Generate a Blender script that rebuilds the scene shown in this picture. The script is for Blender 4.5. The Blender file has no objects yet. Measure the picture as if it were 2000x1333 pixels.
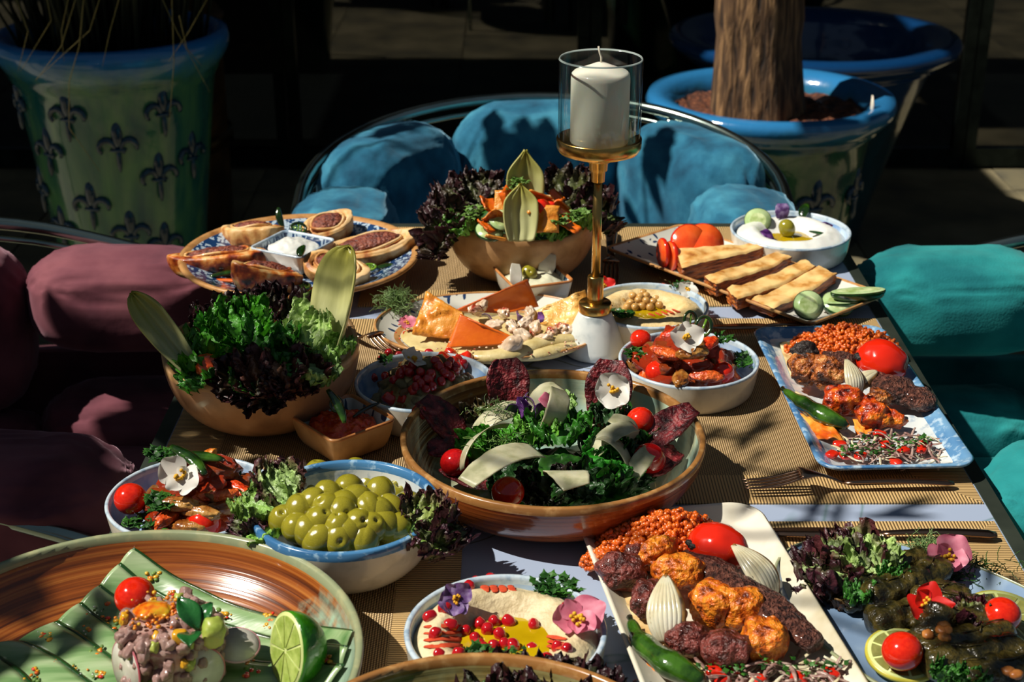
import bpy, math, random
from mathutils import Vector, Matrix, Euler, noise
S = bpy.context.scene
C = S.collection
PI = math.pi
R = random.Random(11)

# ---------------------------------------------------------------- camera
PITCH = math.radians(23.65); YAW = -0.0025; FPX = 2900.0; CAMZ = 1.46; T = 0.75
cd = bpy.data.cameras.new('camera'); cam = bpy.data.objects.new('camera', cd); C.objects.link(cam)
cam.location = (0, 0, CAMZ); cam.rotation_euler = (PI/2 - PITCH, 0, YAW)
cd.sensor_width = 36; cd.lens = FPX/2000*36; cd.clip_start = 0.05; cd.clip_end = 60
cd.dof.use_dof = True; cd.dof.focus_distance = 1.42; cd.dof.aperture_fstop = 11
S.camera = cam
# ---------------------------------------------------------------- world, sun, exposure
W = bpy.data.worlds.new('sky'); S.world = W; W.use_nodes = True
bg = W.node_tree.nodes['Background']; bg.inputs[0].default_value = (.55, .75, 1, 1); bg.inputs[1].default_value = .10
sd = bpy.data.lights.new('sun', 'SUN'); sun = bpy.data.objects.new('sun', sd); C.objects.link(sun)
SUN = Vector((-.60, -.10, .79)).normalized()
sun.rotation_euler = SUN.to_track_quat('Z', 'Y').to_euler(); sd.energy = 5.6; sd.angle = math.radians(.6); sd.color = (1, .93, .82)
S.view_settings.view_transform = 'Standard'; S.view_settings.look = 'None'; S.view_settings.gamma = 1
S.view_settings.exposure = 0.12; S.view_settings.use_curve_mapping = False

CM = Euler((PI/2 - PITCH, 0, YAW)).to_matrix()
def at(px, py, h=0.0):
    """point of the plane h above the table top that the photograph shows at px, py"""
    d = CM @ Vector(((px-1000)/FPX, -(py-666.5)/FPX, -1)); k = (T+h-CAMZ)/d.z
    return Vector((0, 0, CAMZ)) + d*k
def atz(px, py, z): return at(px, py, z-T)

# ---------------------------------------------------------------- materials
MATS = {}
def mat(name, cols, scale=10, rough=.5, bump=0, bscale=None, metal=0, sss=0, coat=0, sheen=0, kind='noise', detail=4, attr=False,
        spec=.5, stretch=(1,1,1), transl=0, lo=.35, hi=.65, bdist=.002, sheen_col=None, rvar=0):
    m = bpy.data.materials.new(name); m.use_nodes = True; nt = m.node_tree; n = nt.nodes; L = nt.links
    b = n['Principled BSDF']; tc = n.new('ShaderNodeTexCoord'); mp = n.new('ShaderNodeMapping')
    mp.inputs['Scale'].default_value = stretch; L.new(tc.outputs['Object'], mp.inputs[0])
    if kind == 'noise':
        t = n.new('ShaderNodeTexNoise'); t.inputs['Scale'].default_value = scale; t.inputs['Detail'].default_value = detail; f = t.outputs[0]
    elif kind == 'voronoi':
        t = n.new('ShaderNodeTexVoronoi'); t.inputs['Scale'].default_value = scale; f = t.outputs['Distance']
    elif kind == 'wave':
        t = n.new('ShaderNodeTexWave'); t.inputs['Scale'].default_value = scale; t.inputs['Distortion'].default_value = 3; t.inputs['Detail'].default_value = detail; f = t.outputs[1]
    L.new(mp.outputs[0], t.inputs['Vector'])
    rp = n.new('ShaderNodeValToRGB'); L.new(f, rp.inputs[0]); e = rp.color_ramp.elements
    while len(e) < len(cols): e.new(.5)
    for i, c in enumerate(cols):
        e[i].position = lo + (hi-lo)*i/max(1, len(cols)-1); e[i].color = (*c, 1)
    col = rp.outputs[0]
    if attr:
        a = n.new('ShaderNodeVertexColor'); a.layer_name = 'Col'
        x = n.new('ShaderNodeMix'); x.data_type = 'RGBA'; x.blend_type = 'MULTIPLY'; x.inputs[0].default_value = 1
        L.new(a.outputs[0], x.inputs[6]); L.new(col, x.inputs[7]); col = x.outputs[2]
    L.new(col, b.inputs['Base Color'])
    b.inputs['Roughness'].default_value = rough; b.inputs['Metallic'].default_value = metal; b.inputs['Specular IOR Level'].default_value = spec
    if rvar:
        mr = n.new('ShaderNodeMapRange'); mr.inputs[3].default_value = rough-rvar; mr.inputs[4].default_value = rough+rvar; L.new(f, mr.inputs[0]); L.new(mr.outputs[0], b.inputs['Roughness'])
    if sss:
        b.inputs['Subsurface Weight'].default_value = sss; b.inputs['Subsurface Radius'].default_value = (1, .5, .3); b.inputs['Subsurface Scale'].default_value = .004
    b.inputs['Coat Weight'].default_value = coat; b.inputs['Coat Roughness'].default_value = .08
    if sheen:
        b.inputs['Sheen Weight'].default_value = sheen; b.inputs['Sheen Roughness'].default_value = .4
        if sheen_col: b.inputs['Sheen Tint'].default_value = (*sheen_col, 1)
    if bump:
        t2 = n.new('ShaderNodeTexNoise'); t2.inputs['Scale'].default_value = bscale or scale*3; t2.inputs['Detail'].default_value = 3; L.new(mp.outputs[0], t2.inputs['Vector'])
        bp = n.new('ShaderNodeBump'); bp.inputs['Strength'].default_value = bump; bp.inputs['Distance'].default_value = bdist
        L.new(t2.outputs[0], bp.inputs['Height']); L.new(bp.outputs[0], b.inputs['Normal'])
    if transl:
        tr = n.new('ShaderNodeBsdfTranslucent'); L.new(col, tr.inputs[0]); mx = n.new('ShaderNodeMixShader'); mx.inputs[0].default_value = transl
        L.new(b.outputs[0], mx.inputs[1]); L.new(tr.outputs[0], mx.inputs[2]); L.new(mx.outputs[0], n['Material Output'].inputs[0])
    MATS[name] = m; return m
def nodes(name):
    m = bpy.data.materials.new(name); m.use_nodes = True; MATS[name] = m
    return m, m.node_tree.nodes, m.node_tree.links, m.node_tree.nodes['Principled BSDF']
def ramp(n, L, src, stops):
    r = n.new('ShaderNodeValToRGB'); e = r.color_ramp.elements; L.new(src, r.inputs[0])
    while len(e) < len(stops): e.new(.5)
    for i, (p, c) in enumerate(stops): e[i].position = p; e[i].color = (*c, 1)
    return r.outputs[0]
def mixc(n, L, f, a, b, mode='MIX'):
    x = n.new('ShaderNodeMix'); x.data_type = 'RGBA'; x.blend_type = mode
    for i, v in ((0, f), (6, a), (7, b)):
        if isinstance(v, (int, float)): x.inputs[i].default_value = v
        elif isinstance(v, tuple): x.inputs[i].default_value = (*v, 1)
        else: L.new(v, x.inputs[i])
    return x.outputs[2]
def mth(n, L, op, a, b=None, c=None):
    x = n.new('ShaderNodeMath'); x.operation = op
    for i, v in enumerate((a, b, c)):
        if v is None: continue
        if isinstance(v, (int, float)): x.inputs[i].default_value = v
        else: L.new(v, x.inputs[i])
    return x.outputs[0]
def objco(n): return n.new('ShaderNodeTexCoord').outputs['Object']
def noi(n, L, co, s, d=3, dist=0):
    t = n.new('ShaderNodeTexNoise'); t.inputs['Scale'].default_value = s; t.inputs['Detail'].default_value = d; t.inputs['Distortion'].default_value = dist; L.new(co, t.inputs['Vector']); return t.outputs[0]
def bump(n, L, b, h, s=.5, d=.001):
    x = n.new('ShaderNodeBump'); x.inputs['Strength'].default_value = s; x.inputs['Distance'].default_value = d; L.new(h, x.inputs['Height']); L.new(x.outputs[0], b.inputs['Normal'])

G = lambda h: tuple(((int(h[i:i+2], 16)/255)/12.92 if int(h[i:i+2], 16) < 11 else ((int(h[i:i+2], 16)/255+.055)/1.055)**2.4) for i in (0, 2, 4))
# furniture and setting
mat('velvet_blue', [G('143c54'), G('23607c'), G('3d839c')], 14, .85, .35, 60, lo=.3, hi=.7, sheen=.5, sheen_col=(.4, .7, .9), spec=.15)
mat('velvet_mauve', [G('502c36'), G('6b3c46'), G('7d4a52')], 9, .85, .25, 40, sheen=.35, sheen_col=(.8, .5, .6), spec=.15)
mat('velvet_teal', [G('14646a'), G('207e80'), G('2e9090')], 9, .85, .3, 300, sheen=.4, sheen_col=(.4, .9, .85), spec=.15)
mat('dark_metal', [G('1c2322'), G('2c3532')], 20, .3, metal=.9)
mat('steel', [G('8b9a94'), G('a9b5ad')], 6, .22, metal=1)
mat('brass', [G('c0954c'), G('d8ae64')], 30, .24, .05, 200, metal=1)
mat('dark_brass', [G('7a5c34'), G('93703f')], 30, .2, .05, 200, metal=1)
mat('copper', [G('8a6a58'), G('a88a74')], 12, .26, metal=1)
mat('marble', [G('8d989b'), G('c2c8c6'), G('d0d4d0')], 26, .35, .08, 90, lo=.3, hi=.5)
mat('wax', [G('dcd5c4'), G('e6e0d2')], 5, .45, sss=.5, coat=.2)
mat('wick', [G('b9b2a0'), G('e0dac8')], 90, .9)
mat('soil', [G('2a150c'), G('5a2e1a'), G('7d4a2c')], 60, .9, .9, 150, bdist=.01)
mat('floor_tile', [G('4c4a40'), G('6f6850'), G('8a8064')], 4, .55, .3, 30, lo=.3, hi=.7)
mat('dark_wall', [G('0b0d0d'), G('15130f')], 2, .6)
mat('dark_wood', [G('17110c'), G('2a1d12')], 8, .4, stretch=(1, 1, 6))
mat('bronze_pot', [G('2f2010'), G('4a3218'), G('5f421f')], 12, .35, .3, 60)
mat('dry_grass', [G('6a6330'), G('8f7f45')], 30, .6)
mat('green_leaf_tree', [G('1c3a10'), G('2d5518')], 12, .5)
mat('flower_purple_dark', [G('1c0a20'), G('3a1538')], 40, .6)
mat('bark_brown', [G('33241a'), G('50382a')], 20, .8, .6, 60, bdist=.01)

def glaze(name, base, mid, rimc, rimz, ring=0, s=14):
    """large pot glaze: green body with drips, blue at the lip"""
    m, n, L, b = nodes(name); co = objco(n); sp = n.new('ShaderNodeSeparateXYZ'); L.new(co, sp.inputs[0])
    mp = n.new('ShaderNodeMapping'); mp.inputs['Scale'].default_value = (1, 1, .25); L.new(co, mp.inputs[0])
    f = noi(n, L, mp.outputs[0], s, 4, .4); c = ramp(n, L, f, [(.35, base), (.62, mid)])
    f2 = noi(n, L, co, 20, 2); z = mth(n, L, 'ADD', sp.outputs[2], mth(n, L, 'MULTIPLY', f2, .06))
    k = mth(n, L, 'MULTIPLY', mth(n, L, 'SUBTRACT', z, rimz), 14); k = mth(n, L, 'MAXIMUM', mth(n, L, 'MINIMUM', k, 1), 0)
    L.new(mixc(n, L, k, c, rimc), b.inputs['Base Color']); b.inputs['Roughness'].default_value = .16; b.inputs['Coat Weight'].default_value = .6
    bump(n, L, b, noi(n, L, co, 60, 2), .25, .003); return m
glaze('pot_glaze', G('0c3e3c'), G('3c6a44'), G('2a73a8'), .57)
glaze('pot_glaze_tall', G('0f5556'), G('568a58'), G('2a78b8'), .71)
glaze('pot_glaze_mirrored', G('06222c'), G('0c3440'), G('0c3560'), .45)  # darkened glaze for the pot that stands in for a reflection
mat('relief_blue', [G('0a2a40'), G('123a50')], 20, .2, coat=.6)

# bark: vertical fibrous ridges
m, n, L, b = nodes('palm_bark'); co = objco(n); mp = n.new('ShaderNodeMapping'); mp.inputs['Scale'].default_value = (9, 9, 1.2); L.new(co, mp.inputs[0])
f = noi(n, L, mp.outputs[0], 9, 6, .5); L.new(ramp(n, L, f, [(.32, G('1e130b')), (.5, G('5b4128')), (.68, G('94714a'))]), b.inputs['Base Color'])
b.inputs['Roughness'].default_value = .85; bump(n, L, b, f, 1, .012)

# glass, thin and clear (no refraction: a mix of mirror and see-through by angle)
def glassmat(name, tint, rough=.0, ior=1.5, dark=0):
    m, n, L, b = nodes(name); n.remove(b)
    tr = n.new('ShaderNodeBsdfTransparent'); tr.inputs[0].default_value = (*tint, 1); g = n.new('ShaderNodeBsdfGlossy'); g.inputs['Roughness'].default_value = rough
    lw = n.new('ShaderNodeLayerWeight'); lw.inputs[0].default_value = .5; x = n.new('ShaderNodeMixShader')
    f0 = ((ior-1)/(ior+1))**2; k = mth(n, L, 'ADD', mth(n, L, 'MULTIPLY', mth(n, L, 'POWER', lw.outputs['Facing'], 4), 1-f0), f0); L.new(k, x.inputs[0]); L.new(tr.outputs[0], x.inputs[1]); L.new(g.outputs[0], x.inputs[2]); L.new(x.outputs[0], n['Material Output'].inputs[0])
glassmat('clear_glass', (.95, .98, .97), 0, 1.45)
glassmat('door_glass', (.25, .28, .28), .02, 1.9)

# table top: pale ceramic with fine veins
m, n, L, b = nodes('table_ceramic'); co = objco(n)
v = noi(n, L, co, 3.2, 2, 1.5); w = mth(n, L, 'ABSOLUTE', mth(n, L, 'SUBTRACT', v, .5))
c1 = ramp(n, L, w, [(0, G('6f8890')), (.006, G('98a6be')), (1, G('a2afc6'))])
v2 = noi(n, L, co, 6.5, 1, .6); w2 = mth(n, L, 'ABSOLUTE', mth(n, L, 'SUBTRACT', v2, .62))
c2 = ramp(n, L, w2, [(0, G('a8a070')), (.008, G('ffffff')), (1, G('ffffff'))])
L.new(mixc(n, L, 1.0, c1, c2, 'MULTIPLY'), b.inputs['Base Color']); b.inputs['Roughness'].default_value = .25

# woven placemat: gold yarns, the weave turned in the mitred border
m, n, L, b = nodes('woven_gold'); co = objco(n); sp = n.new('ShaderNodeSeparateXYZ'); L.new(co, sp.inputs[0]); x_, y_ = sp.outputs[0], sp.outputs[1]
at_ = n.new('ShaderNodeAttribute'); at_.attribute_name = 'half'; s2 = n.new('ShaderNodeSeparateXYZ'); L.new(at_.outputs['Vector'], s2.inputs[0])
dx = mth(n, L, 'SUBTRACT', s2.outputs[0], mth(n, L, 'ABSOLUTE', x_)); dy = mth(n, L, 'SUBTRACT', s2.outputs[1], mth(n, L, 'ABSOLUTE', y_))
bord = mth(n, L, 'LESS_THAN', mth(n, L, 'MINIMUM', dx, dy), .055)
side = mth(n, L, 'LESS_THAN', dx, dy)
def rib(coo, pitch): return mth(n, L, 'ABSOLUTE', mth(n, L, 'SINE', mth(n, L, 'MULTIPLY', coo, PI/pitch)))
rx, ry = rib(x_, .0030), rib(y_, .0030)
ribs = mth(n, L, 'ADD', mth(n, L, 'MULTIPLY', side, ry), mth(n, L, 'MULTIPLY', mth(n, L, 'SUBTRACT', 1, side), rx))
thr = mth(n, L, 'MULTIPLY', rib(x_, .0022), rib(mth(n, L, 'ADD', y_, mth(n, L, 'MULTIPLY', x_, .5)), .0024))
h = mth(n, L, 'ADD', mth(n, L, 'MULTIPLY', bord, ribs), mth(n, L, 'MULTIPLY', mth(n, L, 'SUBTRACT', 1, bord), thr))
L.new(ramp(n, L, h, [(.12, G('4e3d24')), (.45, G('a48556')), (.8, G('d4b27a'))]), b.inputs['Base Color'])
b.inputs['Roughness'].default_value = .42; b.inputs['Metallic'].default_value = .15; bump(n, L, b, h, .7, .0012)

# tableware
def spotty(name, base, spot, s, a, b_, rough=.2, coat=.4, base2=None, bs=8):
    m, n, L, b = nodes(name); co = objco(n); c = base
    if base2: c = ramp(n, L, noi(n, L, co, bs, 3), [(.38, base), (.62, base2)])
    f = noi(n, L, co, s, 4)
    k = ramp(n, L, f, [(a, (0, 0, 0)), (b_, (1, 1, 1))]); L.new(mixc(n, L, k, c, spot), b.inputs['Base Color'])
    b.inputs['Roughness'].default_value = rough; b.inputs['Coat Weight'].default_value = coat; bump(n, L, b, noi(n, L, co, 40, 2), .15, .001)
spotty('white_glaze', G('dcd6c4'), G('c8c2b0'), 60, .5, .7)
spotty('rim_pale_blue', G('b9c8d2'), G('8fa6ba'), 90, .5, .65)
spotty('rim_blue', G('2f608e'), G('8fb2cc'), 110, .55, .66, base2=G('4a80ad'))
spotty('blue_speckled', G('3f70a0'), G('a9c2d4'), 120, .5, .66, base2=G('6f9cc0'), bs=14)
spotty('blue_wash', G('6b93c4'), G('b8cadb'), 45, .45, .7, base2=G('9cb6d4'), bs=20)
spotty('pale_speckled', G('b9c3c8'), G('8ba0b4'), 90, .55, .7, base2=G('d2d6d2'), bs=18)
spotty('clay_tan', G('b98f5f'), G('a37b4d'), 50, .45, .7, .45, .1, base2=G('c29a6c'))
spotty('clay_rose', G('a87c58'), G('8a6244'), 30, .45, .7, .45, .1, base2=G('b48660'))
spotty('clay_inside', G('a99f8a'), G('3c3226'), 160, .64, .7, .3, .4, base2=G('bcb4a0'))
spotty('cream_plate', G('d3cdb8'), G('b5a988'), 14, .5, .7, .25, .4, base2=G('dcd8c8'))
spotty('rim_tan', G('b88853'), G('8f5f33'), 60, .5, .7, .3, .3)
spotty('rim_terracotta', G('b47440'), G('c99058'), 70, .5, .7, .3, .3)
spotty('rim_brown', G('8a5f33'), G('b58a55'), 90, .5, .68, .25, .5, base2=G('9a6a38'))
spotty('slate_glaze', G('6d86a4'), G('8ea3b8'), 30, .5, .7, .2, .5, base2=G('7e95b2'))
spotty('greenish_rim', G('8a9270'), G('a8a67c'), 60, .5, .7, .3, .4)
def foliate(name, dark, lite, s, th=.32, inv=False):
    """printed foliage pattern: rows of small leaf shapes"""
    m, n, L, b = nodes(name); co = objco(n)
    d = n.new('ShaderNodeTexNoise'); d.inputs['Scale'].default_value = s*.35; L.new(co, d.inputs['Vector'])
    va = n.new('ShaderNodeVectorMath'); va.operation = 'SCALE'; va.inputs[3].default_value = 1.3/s; L.new(d.outputs['Color'], va.inputs[0])
    vb = n.new('ShaderNodeVectorMath'); vb.operation = 'ADD'; L.new(co, vb.inputs[0]); L.new(va.outputs[0], vb.inputs[1])
    def leafs(sc, rot):
        mp = n.new('ShaderNodeMapping'); mp.inputs['Rotation'].default_value = (0, 0, rot); mp.inputs['Scale'].default_value = (sc[0], sc[1], .02); L.new(vb.outputs[0], mp.inputs[0])
        v = n.new('ShaderNodeTexVoronoi'); v.inputs['Scale'].default_value = s; v.inputs['Randomness'].default_value = .7; L.new(mp.outputs[0], v.inputs['Vector'])
        return mth(n, L, 'LESS_THAN', v.outputs[0], th)
    k = mth(n, L, 'MAXIMUM', leafs((1, .45), .7), leafs((.45, 1), .7))
    L.new(mixc(n, L, k, dark, lite), b.inputs['Base Color']); b.inputs['Roughness'].default_value = .15; b.inputs['Coat Weight'].default_value = .6
foliate('foliage_navy', G('1a3a66'), G('a9bccb'), 190, .37)
foliate('foliage_white', G('cfcfc4'), G('24395e'), 95, .22)
foliate('foliage_teal', G('c8d0cc'), G('2a4c66'), 110, .3)
def reactive(name, wall, teal, centre, split, ang, s=90, k=1.0, c2=None, off=0, dr=2.2):
    """stoneware with throwing rings: brown wall, teal break-up towards one side, pale centre"""
    m, n, L, b = nodes(name); co = objco(n); sp = n.new('ShaderNodeSeparateXYZ'); L.new(co, sp.inputs[0])
    r = mth(n, L, 'SQRT', mth(n, L, 'ADD', mth(n, L, 'MULTIPLY', sp.outputs[0], sp.outputs[0]), mth(n, L, 'MULTIPLY', sp.outputs[1], sp.outputs[1])))
    ring = noi(n, L, n.new('ShaderNodeCombineXYZ').outputs[0], 1)
    cb = n.new('ShaderNodeCombineXYZ'); L.new(mth(n, L, 'MULTIPLY', r, 170), cb.inputs[0]); L.new(mth(n, L, 'MULTIPLY', sp.outputs[2], 140), cb.inputs[2]); L.new(mth(n, L, 'MULTIPLY', sp.outputs[0], 2), cb.inputs[1])
    rg = noi(n, L, cb.outputs[0], 1.6, 3)
    w = ramp(n, L, rg, [(.35, wall[0]), (.52, wall[1]), (.68, wall[2])])
    sidev = mth(n, L, 'ADD', mth(n, L, 'MULTIPLY', sp.outputs[0], math.cos(ang)), mth(n, L, 'MULTIPLY', sp.outputs[1], math.sin(ang)))
    e = mth(n, L, 'ADD', mth(n, L, 'MULTIPLY', sidev, k), mth(n, L, 'MULTIPLY', mth(n, L, 'SUBTRACT', noi(n, L, co, s, 4), .5), .09))
    e = mth(n, L, 'ADD', e, mth(n, L, 'MULTIPLY', mth(n, L, 'SUBTRACT', noi(n, L, co, 14, 2), .5), .10))
    e = mth(n, L, 'SUBTRACT', e, mth(n, L, 'MULTIPLY', mth(n, L, 'MAXIMUM', mth(n, L, 'SUBTRACT', r, split), 0), dr)); e = mth(n, L, 'ADD', e, off)
    kk = ramp(n, L, mth(n, L, 'ADD', e, .5), [(.49, (0, 0, 0)), (.535, (1, 1, 1))])
    tc = mixc(n, L, ramp(n, L, noi(n, L, co, 30, 3), [(.4, (0, 0, 0)), (.6, (1, 1, 1))]), teal, c2 or teal)
    c = mixc(n, L, kk, w, tc)
    kc = ramp(n, L, mth(n, L, 'ADD', r, mth(n, L, 'MULTIPLY', rg, .03)), [(centre[1], (1, 1, 1)), (centre[1]+.035, (0, 0, 0))])
    c = mixc(n, L, kc, c, centre[0])
    L.new(c, b.inputs['Base Color']); b.inputs['Roughness'].default_value = .22; b.inputs['Coat Weight'].default_value = .5; bump(n, L, b, rg, .5, .0012)
reactive('stoneware_centre', (G('5b3416'), G('8a5a2c'), G('a8803f')), G('8fb0a4'), (G('a9c2c6'), .05), .112, .25, k=.55, c2=G('b4b896'), off=.085, dr=3.2)
reactive('stoneware_front', (G('4e240e'), G('8a4718'), G('a8682c')), G('7f9c86'), (G('9a918a'), .07), .17, -.25, k=.8, c2=G('93ac94'), off=-.085)  # grey centre is a sky reflection painted into the glaze
reactive('stoneware_outer', (G('6b2e14'), G('8f4a1f'), G('a6602c')), G('8f4a1f'), (G('7a4a2a'), .03), .5, 0, k=.01)
reactive('stoneware_olive', (G('4e4222'), G('7c6a38'), G('948250')), G('8a8a60'), (G('6a6a48'), .05), .2, 0, k=.1)

# ---------------------------------------------------------------- object helpers
def tag(o, label=None, cat=None, group=None, kind=None):
    if label: o['label'] = label
    if cat: o['category'] = cat
    if group: o['group'] = group
    if kind: o['kind'] = kind
    return o
def ob(name, data, parent=None, loc=(0, 0, 0), rot=(0, 0, 0), sc=None):
    o = bpy.data.objects.new(name, data); C.objects.link(o); o.location = loc; o.rotation_euler = rot
    if sc: o.scale = sc if not isinstance(sc, (int, float)) else (sc, sc, sc)
    if parent: o.parent = parent
    return o
def thing(name, label, cat, loc=(0, 0, 0), rot=(0, 0, 0), group=None): return tag(ob(name, None, None, loc, rot), label, cat, group)
def me(name, vs, fs, mats, smooth=True, mi=None, cols=None):
    d = bpy.data.meshes.new(name); d.from_pydata([tuple(v) for v in vs], [], fs)
    for k in (mats if isinstance(mats, (list, tuple)) else [mats]): d.materials.append(MATS[k])
    if smooth: d.polygons.foreach_set('use_smooth', [True]*len(fs))
    if mi: d.polygons.foreach_set('material_index', mi)
    if cols:
        ca = d.color_attributes.new('Col', 'FLOAT_COLOR', 'POINT'); ca.data.foreach_set('color', [x for c in cols for x in (*c, 1.0)])
    d.update(); return d
class MB:
    def __init__(s): s.v = []; s.f = []; s.c = []; s.mi = []
    def add(s, vs, fs, col=None, mi=0, cols=None):
        k = len(s.v); s.v += [Vector(v) for v in vs]; s.f += [tuple(i+k for i in f) for f in fs]; s.mi += [mi]*len(fs)
        s.c += cols if cols else [col or (1, 1, 1)]*len(vs)
    def box(s, c, d, rz=0, mi=0, col=None):
        x, y, z = (a/2 for a in d); M = Matrix.Rotation(rz, 3, 'Z'); c = Vector(c)
        vs = [c + M @ Vector((sx*x, sy*y, sz*z)) for sx in (-1, 1) for sy in (-1, 1) for sz in (-1, 1)]
        s.add(vs, [(0, 1, 3, 2), (4, 6, 7, 5), (0, 4, 5, 1), (2, 3, 7, 6), (0, 2, 6, 4), (1, 5, 7, 3)], col, mi)
    def tube(s, pts, r, n=8, cap=True, flat=None, mi=0, col=None):
        pts = [Vector(p) for p in pts]; N = len(pts); rr = r if isinstance(r, (list, tuple)) else [r]*N; vs = []; up = Vector((0, 0, 1)); pu = None
        for i, p in enumerate(pts):
            t = (pts[min(i+1, N-1)] - pts[max(i-1, 0)]).normalized()
            if pu is None: a = t.cross(up); a = a if a.length > 1e-3 else t.cross(Vector((1, 0, 0)))
            else: a = pu - t*pu.dot(t)
            a.normalize(); pu = a; b = a.cross(t)
            for k in range(n):
                w = 2*PI*k/n; vs.append(p + (a*math.cos(w) + b*math.sin(w)*(flat or 1))*rr[i])
        fs = [(i*n+k, i*n+(k+1) % n, (i+1)*n+(k+1) % n, (i+1)*n+k) for i in range(N-1) for k in range(n)]
        if cap: fs += [tuple(range(n-1, -1, -1)), tuple((N-1)*n+k for k in range(n))]
        s.add(vs, fs, col, mi)
    def mesh(s, name, mats, smooth=True): return me(name, s.v, s.f, mats, smooth, s.mi, s.c)
    def obj(s, name, mats, parent=None, smooth=True, loc=(0, 0, 0), rot=(0, 0, 0)): return ob(name, s.mesh(name, mats, smooth), parent, loc, rot)
def lathe(prof, n=48):
    """prof: (r, z) from the axis outwards"""
    vs, fs = [], []; idx = []
    for r, z in prof:
        if r < 1e-5: idx.append([len(vs)]*n); vs.append(Vector((0, 0, z)))
        else:
            idx.append(list(range(len(vs), len(vs)+n))); vs += [Vector((r*math.cos(2*PI*k/n), r*math.sin(2*PI*k/n), z)) for k in range(n)]
    for a, b in zip(idx, idx[1:]):
        for k in range(n):
            q = (a[k], a[(k+1) % n], b[(k+1) % n], b[k]); q = tuple(dict.fromkeys(q))
            if len(q) > 2: fs.append(q)
    return vs, fs
_ico = {}
def ico(sub):
    if sub not in _ico:
        import bmesh
        bm = bmesh.new(); bmesh.ops.create_icosphere(bm, subdivisions=sub, radius=1)
        _ico[sub] = ([v.co.copy() for v in bm.verts], [tuple(v.index for v in f.verts) for f in bm.faces]); bm.free()
    return _ico[sub]
def nz(p, s, seed=0): return noise.noise(Vector((p.x*s+seed*7.3, p.y*s-seed*3.1, p.z*s+seed*1.7)))
def fr(p, s, seed=0): return nz(p, s, seed)+.5*nz(p, s*2.1, seed+5)+.25*nz(p, s*4.3, seed+9)
def blobmesh(name, dims, matn, amp=.15, freq=1.5, seed=0, sub=4, sq=1.0, gran=0, gs=9, flat=0):
    """lumpy solid; dims = full size; sq < 1 makes it boxier; gran adds crumbs"""
    vs, fs = ico(sub); out = []
    for v in vs:
        q = Vector(tuple(math.copysign(abs(c)**sq, c) for c in v)) if sq != 1 else v.copy()
        k = 1 + amp*fr(v, freq, seed) + (gran*abs(nz(v, gs, seed+3)) if gran else 0)
        q = q*k
        if flat and q.z < -flat: q.z = -flat
        out.append(Vector((q.x*dims[0]/2, q.y*dims[1]/2, q.z*dims[2]/2)))
    return me(name, out, fs, matn)
def lie(x, y, z): return (x, y, z)

# ================================================================ setting
def struct(name, mb, m, **k): return tag(mb.obj(name, m, **k), kind='structure')
f = MB(); f.box((0, 1.5, -.06), (12, 12, .1)); fl = struct('floor', f, 'dark_wall', smooth=False)
tb = MB(); tb.box((0, 0, 0), (.595, .595, .02)); tmesh = tb.mesh('tile', 'floor_tile', False)
for i in range(-7, 8):
    for j in range(-3, 7):
        ob('tile', tmesh, fl, (i*.6+.1+R.uniform(-.001, .001), j*.6+1.2, R.uniform(-.001, .001)), (0, 0, 0))
# glazed facade at the back
f = MB(); f.box((0, 6.2, 1.5), (11, .1, 3.2)); struct('wall_back', f, 'dark_wall', smooth=False)
YF = 4.75
for i, (x0, x1) in enumerate([(-3.6, -2.2), (-2.2, -.72), (-.72, .26), (.26, 1.5), (1.5, 3.0)]):
    f = MB()
    for xx in (x0+.02, x1-.02): f.box((xx, YF, 1.35), (.036, .05, 2.7))
    for zz in (.05, 2.67): f.box(((x0+x1)/2, YF, zz), (x1-x0-.075, .05, .06))
    d = struct('door_%d' % (i+1), f, 'dark_metal', smooth=False)
    g = MB(); g.box(((x0+x1)/2, YF, 1.36), (x1-x0-.075, .01, 2.56)); g.obj('glass_pane', 'door_glass', d, smooth=False)
    if i in (2, 3):
        xh = .13 if i == 2 else .36; h = MB(); z0 = .50
        h.tube([(xh, YF-.07, z0), (xh, YF-.07, 1.7)], .016, 12); h.tube([(xh, YF-.07, z0+.15), (xh, YF-.02, z0+.15)], .008); h.tube([(xh, YF-.07, 1.55), (xh, YF-.02, 1.55)], .008)
        h.obj('pull_handle', 'steel', d)
# boards added out of view to shade the background; gaps let sun patches through
f = MB(); f.box((-3.95, 3.2, 2.72), (5.0, .8, .05)); f.box((2.35, 3.2, 2.72), (5.6, .8, .05)); [f.box(((a+b_)/2, (c_+d_)/2, 2.72), (b_-a, d_-c_, .05)) for a, b_, c_, d_ in [(-6.4, -.50, 3.6, 4.62), (.0, 5.2, 3.6, 4.62), (-.50, .0, 3.6, 3.92), (-6.4, -3.35, 4.62, 6.3), (-2.75, -.25, 4.62, 6.3), (.35, 5.2, 4.62, 6.3)]]
tag(f.obj('added_shade_boards', 'dark_wood', smooth=False), kind='structure')

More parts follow.
